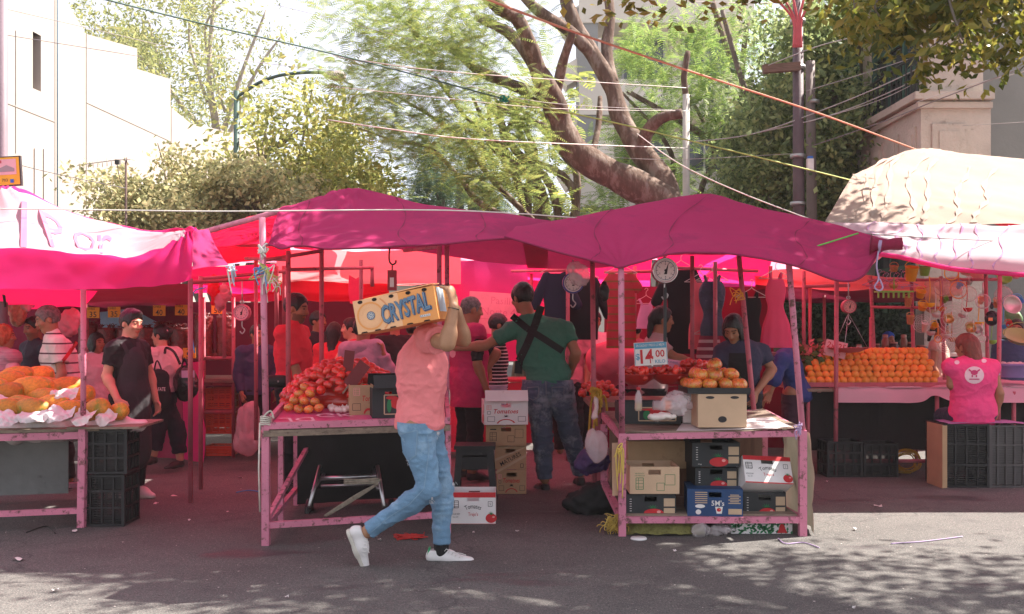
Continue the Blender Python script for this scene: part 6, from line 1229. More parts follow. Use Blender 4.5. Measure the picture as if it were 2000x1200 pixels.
def f25(q, o, u, v): q.use(IRED); q.text('2x 25', o, u, v, 0, .03, .085, .003, .1); q.text('25', o, u, v, .03, -.045, .06, .003)
sign('price_sign', 'pink handwritten price card stuck over the oranges', P(1632, 682, 10.15), .215, .16, mat('pink card', (.72, .36, .38), .7), f25, .22)
crate('black crate lashed under the orange stall, left one', V(3.15, 9.85, 0), .03, (.34, .30, .34), BLK, 3, 'black crates under the orange stall'); crate('black crate lashed under the orange stall, right one', V(3.50, 9.86, 0), 0, (.33, .30, .32), BLK, 3, 'black crates under the orange stall')
q = MB(mat('mustard rope', (.42, .25, .03))); c = V(3.83, 9.95, .14)
for k in range(6): q.tube(smooth_path([c+V((.09+.012*k)*math.cos(a), uni(-.03, .03), (.07+.01*k)*math.sin(a)-.02) for a in np.linspace(k, k+6.3, 9)], 3), .006, 5)
tag(q.build('rope_coil'), 'coil of brown rope hanging under the orange stall', 'rope')
crate('black slatted crate lying on its side under the seated woman', V(4.03, 9.28, 0), 0, (.40, .42, .565), BLK, 3); crate('grey slatted crate on its side at the right of the seat', V(4.42, 9.28, 0), 0, (.38, .42, .555), GRYP, 4, None, None, 8, True)
q = MB(KRAFT); q.box(V(3.80, 9.2, .28), (.008, .34, .56)); q.box(V(3.815, 9.03, .28), (.05, .006, .55), .3); tag(q.build('cardboard_sheet'), 'torn cardboard sheet lining the open end of the seat crate', 'cardboard')
o, _ = sheet('cushion_cloth', [[V(3.86, 9.05, .574), V(4.2, 9.05, .578), V(4.55, 9.05, .57)], [V(3.86, 9.3, .575), V(4.2, 9.3, .58), V(4.55, 9.3, .57)], [V(3.9, 9.45, .574), V(4.2, 9.45, .578), V(4.55, 9.45, .57)]], mat('lilac cloth', (.38, .18, .38), .9), 20, 12, .006, (9, 9, 9)); tag(o, 'lilac cloth laid over the seat crates', 'cloth')
pbk = thing('basket', 'lilac plastic basket at the right edge of the orange stall', 'basket', P(1985, 725, 9.95)); q = MB(mat('lilac plastic', (.30, .22, .48), .4)); q.lathe([(.14, -.06), (.19, .05), (.205, .055), (.205, .075), (.18, .06), (.13, -.05), (.001, -.05)], n=24, sq=(1.1, .8)); q.build('basket_body', pbk, False)
q = MB(mat('white goods', (.68, .58, .58), .7))
for k in range(9): q.ball((uni(-.13, .13), uni(-.1, .1), .05), .04, 6)
q.build('contents', pbk, False)
# jars and pots on the shelf behind
st = thing('cooking_counter', 'pale counter behind the oranges carrying jars and clay pots', 'counter', V(4.4, 12.6, 0)); q = MB(mat('pale counter', (.5, .42, .40), .7)); q.box((4.5, 12.6, 1.09), (2.4, .5, .04)); q.build('top', st); q = MB(SK); q.box((4.5, 12.6, .535), (2.3, .45, 1.06)); q.build('cabinet', st)
for i, (x, h_, r_, c, l) in enumerate(((1713, .11, .05, (.10, .03, .02), 'squat dark pot'), (1729, .22, .045, (.25, .06, .03), 'tall jar with red sauce'), (1745, .13, .07, (.06, .03, .025), 'broad dark clay pot'), (1765, .22, .045, (.20, .10, .05), 'tall jar with a pale lid'), (1778, .13, .06, (.05, .02, .02), 'dark lidded pot'), (1800, .09, .09, (.045, .035, .03), 'wide black pan'), (1835, .10, .08, (.05, .03, .03), 'black casserole'), (1678, .10, .04, (.62, .55, .5), 'white beaker'), (1697, .07, .08, (.5, .22, .15), 'orange bowl of onions'))):
    p = P(x, 690, 12.5); p.z = 1.112; r = thing('jar', l+' on the pale counter behind the oranges', 'jar', p); q = MB(mat('jar %d' % i, c, .3, .2, 5, 0, coat=.3)); q.lathe([(.001, 0), (r_*.8, 0), (r_, h_*.3), (r_, h_*.65), (r_*.7, h_*.8), (r_*.72, h_*.85), (.001, h_*.86)], n=16); q.build('jar_body', r, False)
    q = MB(mat('jar lid', (.42, .26, .2), .4)); q.lathe([(r_*.74, h_*.86), (r_*.74, h_), (.001, h_*1.02)], n=16); q.build('lid', r, False)
# ---------------------------------------------------------------- kitchenware hanging at the right
GREEN = mat('lime plastic', (.22, .55, .08), .4); YEL = mat('yellow plastic', (.80, .46, .02), .4); WIRE = mat('tinned wire', (.62, .55, .52), .35, metal=.6); WICK = mat('wicker', (.55, .30, .13), .8, .2, 30, .4, 60)
CLP = mat('milky mesh', (.66, .55, .48), .4, .05, 60, .3, 120, alpha=.24)
def hang(name, label, cat, c, fn): r = thing(name, label, cat, c); fn(r); return r
def strainer(rad, m):
    def f(r):
        q = MB(m); q.tube([V(rad*math.cos(a), 0, rad*math.sin(a)-rad) for a in np.linspace(0, 6.284, 22)], .006, 6); q.tube([(0, 0, 0), (0, 0, .12)], .007, 6); q.build('rim', r, False); b = MB(CLP); R = Matrix.Rotation(math.pi/2, 3, 'X')
        b.lathe([(rad*math.sin(t), rad*.42*math.cos(t)) for t in np.linspace(.02, 1.55, 7)], (0, .0, -rad), 18, R=R); b.build('mesh_bowl', r, False)
    return f
def rack(rad):
    def f(r):
        q = MB(WIRE)
        for k in range(1, 6): q.tube([V(rad*k/5*math.cos(a), 0, rad*k/5*math.sin(a)-rad) for a in np.linspace(0, 6.284, 24)], .0028, 5)
        q.tube([(-rad, 0, -rad), (rad, 0, -rad)], .0028, 5); q.tube([(0, 0, 0), (0, 0, -2*rad)], .0028, 5); q.build('wire_rings', r, False)
    return f
def ladle(m):
    def f(r): q = MB(m); q.tube(smooth_path([(0, 0, .0), (.01, 0, -.12), (0, 0, -.26)], 4), .005, 5); q.build('handle', r, False); b = MB(m); b.lathe([(.045*math.sin(t), -.045*math.cos(t)) for t in np.linspace(.05, 1.6, 6)], (0, -.03, -.27), 14); b.build('bowl', r, False)
    return f
def cup(rad, h, m, tip=.5):
    def f(r): q = MB(m); R = Matrix.Rotation(tip, 3, 'X'); q.lathe([(.001, -h/2), (rad*.72, -h/2), (rad, h/2), (rad*1.05, h/2), (rad*.95, h/2-.008), (rad*.66, -h/2+.01), (.001, -h/2+.01)], n=18, R=R); q.build('body', r, False); w = MB(m); w.tube([V(rad*math.cos(a), 0, h/2+rad*.8*math.sin(a)) for a in np.linspace(0, 3.14, 10)], .004, 5); w.build('handle', r, False)
    return f
KIT = [(1840, 545, 10.2, 'strainer', .085, CLP, 'big white mesh strainer highest in the hanging bunch'), (1872, 550, 10.2, 'strainer', .085, mat('orange plastic rim', (.7, .25, .05), .4), 'big orange rimmed strainer beside the yellow dustpan bunch'), (1858, 520, 10.3, 'strainer', .07, YEL, 'yellow rimmed strainer behind the orange rimmed one'), (1893, 560, 10.2, 'strainer', .075, CLP, 'white mesh strainer in the middle of the bunch'), (1920, 575, 10.1, 'strainer', .07, WIRE, 'steel strainer right of the middle pole'), (1960, 560, 10.0, 'strainer', .09, CLP, 'large pale strainer at the right pole'), (1832, 655, 10.2, 'strainer', .035, mat('orange plastic rim', (.7, .25, .05), .4), 'small orange strainer hanging lowest'), (1918, 655, 10.2, 'strainer', .035, WIRE, 'small steel strainer over the woman\'s head'),
    (1860, 590, 10.3, 'rack', .16, None, 'big round wire cooling rack'), (1800, 615, 10.4, 'rack', .09, None, 'small round wire rack at the left'), (1848, 650, 10.35, 'rack', .10, None, 'round wire rack behind the woman\'s head'), (1900, 625, 10.1, 'ladle', 0, WIRE, 'steel ladle hanging centre'), (1878, 560, 10.25, 'ladle', 0, WIRE, 'steel ladle beside the cooling rack'), (1846, 600, 10.2, 'ladle', 0, WIRE, 'steel ladle with brass bowl at the second pole'), (1815, 540, 10.3, 'ladle', 0, YEL, 'yellow ladle by the dustpan'), (1826, 560, 10.25, 'ladle', 0, WIRE, 'long steel spoon left of the strainers'),
    (1780, 535, 10.1, 'cup', (.065, .14, .3), YEL, 'yellow plastic jug upside down under the white canopy'), (1806, 530, 10.2, 'cup', (.055, .09, .2), GREEN, 'lime green plastic tub under the white canopy'), (1746, 525, 10.4, 'cup', (.045, .06, .2), WICK, 'small wicker basket hanging highest'), (1774, 590, 10.4, 'cup', (.04, .10, .2), WICK, 'wicker cone hanging at the green rack'), (1778, 625, 10.4, 'cup', (.04, .09, .2), WICK, 'lowest wicker cone on the string'), (1745, 560, 10.4, 'cup', (.045, .03, .2), WICK, 'flat wicker mat under the basket'), (1798, 575, 10.3, 'cup', (.05, .07, .5), YEL, 'yellow funnel in the string of cups'), (1802, 600, 10.3, 'cup', (.05, .06, .6), YEL, 'second yellow funnel with white rim'), (1806, 640, 10.2, 'cup', (.03, .09, .3), mat('white packet', (.74, .6, .55), .5), 'white packet hanging under the funnels'), (1852, 625, 10.2, 'cup', (.045, .05, 1.2), mat('brass', (.60, .38, .12), .3, metal=.7), 'brass pan hung at the third pole'), (1895, 642, 10.1, 'cup', (.05, .05, 1.2), mat('brass', (.6, .38, .12)), 'brass pan above the woman'), (1910, 645, 10.1, 'cup', (.04, .05, 1.2), WIRE, 'steel pan above the woman'), (1975, 597, 9.8, 'cup', (.085, .06, 1.3), WIRE, 'large steel basin at the right edge'), (1960, 545, 9.9, 'cup', (.07, .05, .9), GREEN, 'lime green bowl by the right pole'), (1985, 590, 9.9, 'cup', (.06, .06, .8), mat('blue bowl', (.05, .3, .6), .4), 'blue bowl at the right edge'), (1992, 660, 9.6, 'cup', (.15, .05, .5), mat('olive lid', (.25, .33, .10), .4), 'big green lid at the right edge')]
ADJ = ('narrow', 'dented', 'bright', 'stubby', 'long', 'dull', 'shiny', 'small', 'scratched', 'plain', 'tilted', 'flared', 'round', 'slim')
for k in range(14):
    KIT.append((1812+k*12+uni(-4, 4), uni(545, 640), 10.5+uni(-.1, .1), ('ladle', 'cup', 'ladle', 'cup')[k % 4], (uni(.025, .04), uni(.05, .09), uni(.2, 1.1)), (WIRE, YEL, mat('orange plastic rim', (.7, .25, .05)), GREEN, WICK, mat('blue bowl', (.05, .3, .6)), IRED)[k % 7], ADJ[k]+' '+('steel', 'yellow', 'orange', 'green', 'wicker', 'blue', 'red')[k % 7]+' kitchen tool hanging deeper in the bunch'))
for x, y, Y, kd, a, m, l in KIT:
    c = P(x, y, Y)
    if kd == 'strainer': hang('strainer', l, 'strainer', c, strainer(a, m))
    elif kd == 'rack': hang('wire_rack', l, 'wire rack', c, rack(a))
    elif kd == 'ladle': hang('ladle', l, 'ladle', c, ladle(m))
    else: hang('utensil', l, 'utensil', c, cup(a[0], a[1], m, a[2]))
S = SDF(); S.ell(P(1937, 622, 9.9), (.068, .05, .075)).cone(P(1937, 600, 9.9), P(1937, 592, 9.9), .02, .012); o = sdf_obj('black_jug', S, .01, mat('black gloss', (.012, .012, .018), .15)); tag(o, 'glossy black jug hanging with an orange sticker', 'jug'); q = MB(mat('orange label', (.75, .22, .08))); q.box(P(1930, 624, 9.9)+V(0, -.05, 0), (.04, .006, .03)); q.build('sticker', o)
def hanger_geo(q, c, w, R=.0035): q.tube(smooth_path([c+V(-w/2, 0, -.09), c+V(-.02, 0, -.02), c+V(0, 0, 0), c+V(.02, 0, -.02), c+V(w/2, 0, -.09)], 4), R, 5); q.tube([c+V(-w/2, 0, -.09), c+V(w/2, 0, -.09)], R, 5); q.tube(smooth_path([c, c+V(0, 0, .03), c+V(.02, 0, .055), c+V(0, 0, .07), c+V(-.015, 0, .055)], 4), R*.8, 5)
for k in range(8):
    q = MB((CLV, PTX, CLV, mat('pink hanger', (.8, .3, .35), .4))[k % 4]); hanger_geo(q, P(1718+k*7, 540+(k % 3)*3, 10.5+.05*k), .36); tag(q.build('coat_hanger'), 'plastic coat hanger in the row under the white canopy edge', 'coat hanger', 'coat hangers under the white canopy')
gr_ = thing('clip_dryer', 'lime green clip dryer rack hanging among the kitchenware', 'clip dryer', P(1746, 570, 10.3)); q = MB(GREEN); q.tube([(0, 0, .02), (0, 0, .14)], .007, 5); q.box((0, 0, 0), (.36, .12, .016)); q.build('bar', gr_, False)
for k in range(14): q = MB(GREEN); x = -.17+.0255*k; q.box((x, -.04*(-1)**k, -.035), (.012, .012, .055)); q.build('clip', gr_, False)
# coloured goods deeper in the stall
for i, (x, y, w_, h_, c) in enumerate(((1850, 560, .5, .25, (.55, .30, .22)), (1900, 530, .35, .2, (.65, .22, .2)), (1885, 515, .2, .2, (.1, .35, .45)), (1980, 520, .3, .3, (.6, .18, .22)), (1985, 620, .2, .3, (.12, .3, .12)), (1810, 590, .3, .3, (.5, .36, .22)))):
    S = SDF(); c0 = P(x, y, 11.3)
    for k in range(4): S.ell(c0+V(uni(-.3, .3)*w_, uni(-.1, .1), uni(-.3, .3)*h_), (w_*.25, .08, h_*.3), k=.02)
    tag(sdf_obj('goods_bundle', S, .025, mat('bundle %d' % i, c, .6, .25, 9, .3), None, [(.02, (12, 12, 12), i)]), ('wide tan bundle', 'salmon bundle high', 'teal bundle', 'pink bundle at the right edge', 'green bundle at the right edge', 'straw coloured bundle')[i]+' deep in the kitchenware stall', 'bundle')
# ================================================================ chilli stall, left back
ch = thing('market_stall', 'chilli stall with pink sheet front at the back left', 'stall', V(-3.6, 11.6, 0)); q = MB(WOOD); q.box((-3.9, 11.6, .84), (3.4, .9, .04)); q.build('tabletop', ch)
o, _ = sheet('sheet_front', [rowp((355, 708, 10.9), (375, 708, 10.8), (397, 705, 10.6)), rowp((357, 800, 10.9), (376, 800, 10.82), (397, 800, 10.6)), [V(-3.48, 10.9, .02), V(-3.4, 10.8, .02), V(-3.2, 10.6, .02)]], ROSE, 20, 30, .02, (5, 5, 3), ch)
o, _ = sheet('sheet_front', [rowp((286, 715, 11.0), (320, 715, 10.98), (356, 712, 10.92)), rowp((288, 800, 11.0), (320, 800, 10.98), (356, 800, 10.92)), [V(-3.9, 11.0, .02), V(-3.7, 10.98, .02), V(-3.5, 10.92, .02)]], mat('dark magenta sheet', (.38, .03, .10), .7, .1, 3, .1, trans=.2), 20, 30, .02, (5, 5, 3), ch)
for px in (398, 456, 170): b = P(px, 640, 11.2); pole(ch, 'leg', V(b.x, b.y, -.01), V(b.x, b.y, 1.75), .02, PP2)
for y in (700, 750, 805): pole(ch, 'rail', P(398, y, 11.2), P(456, y, 11.2), .02, PP2)
for i, (y, l) in enumerate(((800, 'orange plastic crate on the upper rail below the chilli sacks'), (848, 'orange plastic crate on the ground row below the chilli sacks'))): p = P(426, y, 11.3); crate(l, V(p.x, p.y+.15, max(0, p.z)), 0, (.30, .30, .235), ORP, 3, None, None, 3)
p = P(426, 868, 11.3); crate('squashed orange crate at the bottom of the rail', V(p.x, p.y+.15, .0), 0, (.31, .3, .11), ORP, 3, None, None, 1)
CHS = mat('dried chilli in plastic', (.16, .010, .012), .32, .5, 22, .8, 26, spec=.6, wear=(.36, .05, .05), wscale=34, wlev=.62)
for i, (x, y0, y1, w_) in enumerate(((172, 632, 694, 36), (208, 640, 694, 36), (246, 642, 694, 36), (284, 640, 694, 36), (318, 634, 694, 34), (352, 640, 700, 36), (398, 617, 700, 36), (441, 617, 694, 36), (424, 690, 704, 34))):
    Y = 11.4+.04*(i % 3); a = P(x, y1, Y); H_ = P(x, y0, Y).z-a.z; w2 = w_/F*Y/2; q = MB(CHS); n = 22; m_ = 16; vs = []
    for k in range(m_+1):
        t = k/m_; z = H_*t
        for j in range(n):
            th = 6.2832*j/n; rr = w2*(1+.05*vnoise(np.array([math.cos(th)*2, math.sin(th)*2+i*7, z*22]), i)+.04*vnoise(np.array([math.cos(th)*6, math.sin(th)*6, z*40]), i+9))*(.93 if k in (0, m_) else 1); vs.append((a.x+rr*math.cos(th), a.y+rr*math.sin(th), a.z+z))
    q.smooth = True; q.add(vs, [(k*n+j, k*n+(j+1) % n, (k+1)*n+(j+1) % n, (k+1)*n+j) for k in range(m_) for j in range(n)]+[tuple(m_*n+j for j in range(n))])
    for k in range(14): th = uni(0, 6.28); b_ = V(a.x+w2*.7*math.cos(th), a.y+w2*.7*math.sin(th), a.z+H_); q.tube([b_, b_+V(uni(-.03, .03), uni(-.03, .03), .02), b_+V(uni(-.07, .07), uni(-.04, .04), uni(.02, .05))], [.008, .007, .002], 5)
    tag(q.build('chilli_sack'), 'tall clear sack packed with dark red dried chillies at the back left', 'sack', 'sacks of dried chillies')
YCARD = mat('orange price card', (.80, .34, .03), .6)
def pc(t, sm):
    def f(q, o, u, v): q.use(IBLK); q.text(t, o, u, v, .0, -.02, .085, .006, wfit=.075); q.text(sm, o, u, v, -.02, .042, .03, .002)
    return f
for x, y, t, sm, l in ((182, 611, '35', 'CHILE', 'orange price card reading 35, nearest the left pole'), (223, 610, '35', 'CHILE', 'orange price card reading 35 beside the young man\'s head'), (311, 607, '40', 'CHILE', 'orange price card reading 40 right of the young man\'s head'), (354, 606, '40', 'CHILE', 'orange price card reading 40 at the red pole'), (425, 603, '50', '3 kg', 'orange price card reading 50 by the dial scale'), (370, 690, '5', 'A', 'low orange price card reading 5 above the pink sheet')): sign('price_card', l, P(x, y, 11.1), .135, .115, YCARD, pc(t, sm), uni(-.03, .03), 'price card')
q = MB(mat('light blue banner', (.30, .50, .66), .7, trans=.3)); 
o, _ = sheet('banner', [rowp((195, 610, 12.2), (255, 606, 12.2), (312, 632, 12.2)), rowp((196, 640, 12.2), (255, 640, 12.2), (314, 640, 12.2))], MATS['light blue banner'], 14, 8, .01); tag(o, 'light blue banner showing behind the chilli sacks', 'banner')
for i, (x, y, rx, rz_, l, m) in enumerate(((32, 605, .11, .22, 'bulging clear bag of snacks hanging at the far left', mat('tan snacks in plastic', (.48, .20, .12), .35, .4, 24, .5, 24)), (48, 585, .09, .13, 'second clear bag hanging above the dark shirted man', CLEAR2), (140, 622, .10, .14, 'pink plastic bag hung on the pole by the striped shirt man', mat('pink bag', (.72, .28, .34), .4, .1, 5, .3, trans=.3)), (437, 580, .07, .11, 'pink cloth bag hanging by the dial scale', mat('pink bag', (.72, .28, .34))), (418, 570, .035, .17, 'red rag hanging from the passage frame', REDC))):
    bag(l, P(x, y, 9.4), (rx, .07, rz_), m, .02, 3, 40+i, 'bag')
q = MB(CBLU); q.tube(smooth_path([P(402, 562, 8.2), P(378, 572, 8.2), P(374, 620, 8.2), P(374, 650, 8.2), P(380, 690, 8.2)], 5), .006, 5); tag(q.build('cord'), 'bright blue cord dangling on the post beside the chilli cards', 'cord')
q = MB(mat('red paper tag', (.72, .02, .10), .6)); c = P(695, 566, 10.5); q.poly([(-.07, .15), (0, .11), (.07, .15), (.08, 0), (.06, -.14), (0, -.16), (-.06, -.14), (-.08, 0)], c, V(1, 0, 0), V(0, 0, 1)); tag(q.build('paper_banner'), 'cut hot pink paper banner hanging beyond the tomato heap', 'paper banner')
# paper notice
def fp(q, o, u, v): q.use(mat('faded pink ink', (.66, .25, .33), .8)); q.text('Pasillo', o, u, v, .12, .15, .12); q.text('Norte 44', o, u, v, .10, .02, .12); q.rect(o, u, v, 0, -.07, .5, .006)
sign('paper_notice', 'pink paper notice pinned to the magenta back sheet', P(962, 612, 11.9), .56, .48, mat('pink notice paper', (.80, .42, .48), .7, trans=.3), fp, .06, 'notice')
# far tables that close the passages
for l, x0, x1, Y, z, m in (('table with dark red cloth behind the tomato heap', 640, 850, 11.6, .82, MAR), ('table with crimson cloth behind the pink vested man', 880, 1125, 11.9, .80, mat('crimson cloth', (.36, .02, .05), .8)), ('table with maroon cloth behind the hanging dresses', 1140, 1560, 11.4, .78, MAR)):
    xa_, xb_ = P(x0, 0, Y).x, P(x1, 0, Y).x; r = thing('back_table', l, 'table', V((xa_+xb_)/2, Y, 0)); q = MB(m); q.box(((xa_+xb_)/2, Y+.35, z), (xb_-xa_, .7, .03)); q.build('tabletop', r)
    sheet('cloth', [[V(xa_+(xb_-xa_)*k/6, Y-.01+.02*(k % 2), z-.02) for k in range(7)], [V(xa_+(xb_-xa_)*k/6, Y-.02+.03*(k % 2), z*.5) for k in range(7)], [V(xa_+(xb_-xa_)*k/6, Y-.02+.03*(k % 2), .08) for k in range(7)]], m, 60, 12, .02, (5, 5, 2), r)
crate('hot pink slatted crate behind the pink vested man', P(905, 880, 11.3)*1+V(0, 0, .0), 0, (.4, .3, .5), mat('hot pink plastic', (.7, .05, .12), .4), 3)
for x, y, w_, c, l in ((700, 700, .18, (.55, .1, .12), 'pile of red goods'), (770, 705, .16, (.6, .25, .2), 'pile of salmon goods'), (820, 700, .14, (.3, .04, .06), 'pile of dark goods')):
    S = SDF(); c0 = P(x, y, 11.8)
    for k in range(5): S.ell(c0+V(uni(-1, 1)*w_, uni(-.1, .1), uni(-.04, .06)), (.08, .08, .07), k=.02)
    tag(sdf_obj('goods_pile', S, .02, mat('goods '+l, c, .7, .3, 12, .4)), l+' on the dark red table', 'goods')
pk = SDF(); pk.ell(P(1205, 705, 10.2), (.28, .2, .2)).ell(P(1185, 712, 10.2), (.2, .2, .2), k=.05); tag(sdf_obj('covered_pile', pk, .02, mat('pink cover cloth', (.66, .10, .16), .6, .1, 3, .2, 12), None, [(.03, (6, 6, 6), 3)]), 'pile of goods covered with a pink cloth below the red dress', 'covered goods')
# ================================================================ hanging clothes
def dress(label, c, prof, m, strap=.07, sleeves=0, flare=0, hm=None, dep=.30):
    """prof rows: z below the shoulder, half width"""
    r = thing('dress', label, 'dress', c); a = np.array(prof); n = 34; zz = np.linspace(0, 1, 30); z = np.interp(zz, np.linspace(0, 1, len(a)), a[:, 0]); wd = _cr(a[:, 1:2], 30)[:, 0]; vs = []; fs = []
    for i in range(30):
        for j in range(n):
            t = 2*math.pi*j/n; k = 1+flare*max(0, zz[i]-.45)*math.sin(t*9+zz[i])*.35; x = wd[i]*math.cos(t)*k; y = wd[i]*dep*math.sin(t)*k-.01
            vs.append((x+.006*vnoise(np.array([x*9, y*9, z[i]*6]), 3), y+.012*vnoise(np.array([x*8, 3., z[i]*5]), 4), -z[i]))
    fs = [(i*n+j, i*n+(j+1) % n, (i+1)*n+(j+1) % n, (i+1)*n+j) for i in range(29) for j in range(n)]
    q = MB(m); q.smooth = True; q.add(vs, fs); q.build('body', r, False)
    for s in (-1, 1):
        b = MB(m); w0 = wd[0]
        if sleeves: S = SDF(); S.cone((s*w0*.85, 0, -.03), (s*(w0+sleeves*.35), 0, -sleeves), .05, .055, .03, flat=((0, 1, 0), 1.8)); sdf_obj('sleeve', S, .012, m, r, None, None, False)
        else: b.tube(smooth_path([(s*w0*.62, -.01, -.01), (s*strap, 0, .05), (s*strap*.8, .02, .03), (s*w0*.55, .03, -.01)], 4), .012, 6); b.build('strap', r, False)
    q = MB(hm or WIRE); hanger_geo(q, V(0, 0, .10), .3); h = q.build('coat_hanger', r, False)
    return r
EMB = mat('embroidered red cotton', (.62, .035, .055), .85, .15, 6, .3, 60, stripes=(2, .075, .22, (.33, .10, .035), 0)); BLD = mat('black dress cloth', (.010, .010, .013), .8, .2, 5, .1); NAV = mat('navy satin', (.030, .032, .075), .35, .5, 9, .5, 18, spec=.5, wear=(.09, .09, .16), wscale=9, wlev=.62); HPK = mat('hot pink dress cloth', (.80, .06, .16), .7, .06, 4, .08, 20, trans=.25); PKD = mat('salmon dress cloth', (.75, .16, .20), .6, trans=.2)
d1 = dress('embroidered red dress hanging left of the chrome rimmed scale', P(1213, 536, 9.4), [(0, .10), (.1, .125), (.2, .13), (.35, .125), (.5, .135), (.68, .14)], EMB, sleeves=.12)
dress('long black dress hanging behind the chrome rimmed scale', P(1330, 528, 9.8), [(0, .13), (.15, .15), (.35, .13), (.55, .17), (.8, .19)], BLD, sleeves=.3)
dress('dark navy long coat hanging behind the blue rimmed scale', P(1085, 535, 9.9), [(0, .10), (.15, .12), (.35, .11), (.6, .13)], mat('dark navy coat', (.018, .02, .045), .8), sleeves=.3)
dress('black jacket hanging right of the blue rimmed scale', P(1140, 545, 10.1), [(0, .12), (.2, .15), (.4, .14), (.6, .14)], BLD, sleeves=.35)
dress('short salmon dress with straps half behind the navy one', P(1368, 553, 9.6), [(0, .07), (.1, .09), (.25, .07), (.4, .11), (.62, .12)], PKD)
dress('shiny navy strap dress hanging in the middle', P(1391, 550, 9.4), [(0, .085), (.07, .12), (.18, .115), (.30, .085), (.42, .115), (.5, .11)], NAV)
dress('patterned wrap skirt hanging under the navy dress', P(1385, 655, 9.5), [(0, .09), (.12, .11), (.25, .12), (.38, .12)], mat('patterned skirt cloth', (.22, .02, .05), .8, .2, 8, .1, stripes=(2, .07, .4, (.55, .35, .36), 0)))
dress('black strap dress hanging beside the dark haired woman', P(1468, 583, 9.3), [(0, .075), (.08, .09), (.2, .075), (.35, .10), (.55, .12)], BLD, .05)
dress('bright pink sleeveless dress with a flared skirt', P(1515, 546, 9.0), [(0, .065), (.08, .09), (.17, .085), (.25, .07), (.4, .115), (.6, .14)], HPK, .05, 0, .5)
dress('lilac child\'s dress hanging behind the red dress', P(1262, 595, 10.6), [(0, .06), (.1, .08), (.25, .11)], mat('lilac child dress', (.45, .30, .45), .8))
dress('red polo shirt hanging at the far left of the clothes row', P(1050, 600, 12.2), [(0, .12), (.2, .15), (.45, .15)], REDC, sleeves=.16)
# ================================================================ people
from mathutils.bvhtree import BVHTree
def skinm(n, c): return mat(n, c, .5, .10, 14, .10, 160, spec=.35, attr='tint')
SK1 = skinm('tan skin', (.37, .195, .11)); SK2 = skinm('brown skin', (.33, .155, .085)); SK3 = skinm('light tan skin', (.52, .29, .185))
HB = mat('black hair', (.012, .010, .010), .45, .4, 30, .6, 70, stretch=(1, 1, .25), spec=.4); HR = mat('red brown hair', (.16, .035, .022), .5, .4, 25, .6, 70, stretch=(1, 1, .25)); HG = mat('greying hair', (.15, .13, .125), .7, .5, 40, .5, 70); HC = mat('copper hair', (.34, .08, .03), .55, .4, 25, .6, 60)
def wear(n, c, rough=.85, **k): k.setdefault('bump', .22); k.setdefault('bscale', 26); return mat(n, c, rough, .10, 7, **k)
DENIM = mat('faded blue denim', (.155, .285, .42), .85, .25, 3.2, .25, 160, wear=(.25, .39, .52), wscale=2.4, wlev=.52); DEN2 = mat('dark blue denim', (.075, .10, .15), .85, .35, 4, .25, 120, wear=(.24, .265, .31), wscale=3.0, wlev=.54)
BLKC = wear('black cotton', (.014, .013, .015)); WSHOE = mat('white leather', (.72, .70, .68), .45, .06, 6, .05, 50, wear=(.55, .52, .48), wscale=9, wlev=.66); RUB = mat('off white rubber', (.56, .53, .46), .6, .08, 8, .05); DSHOE = mat('dark leather', (.03, .025, .025), .4, .2, 8, .05)
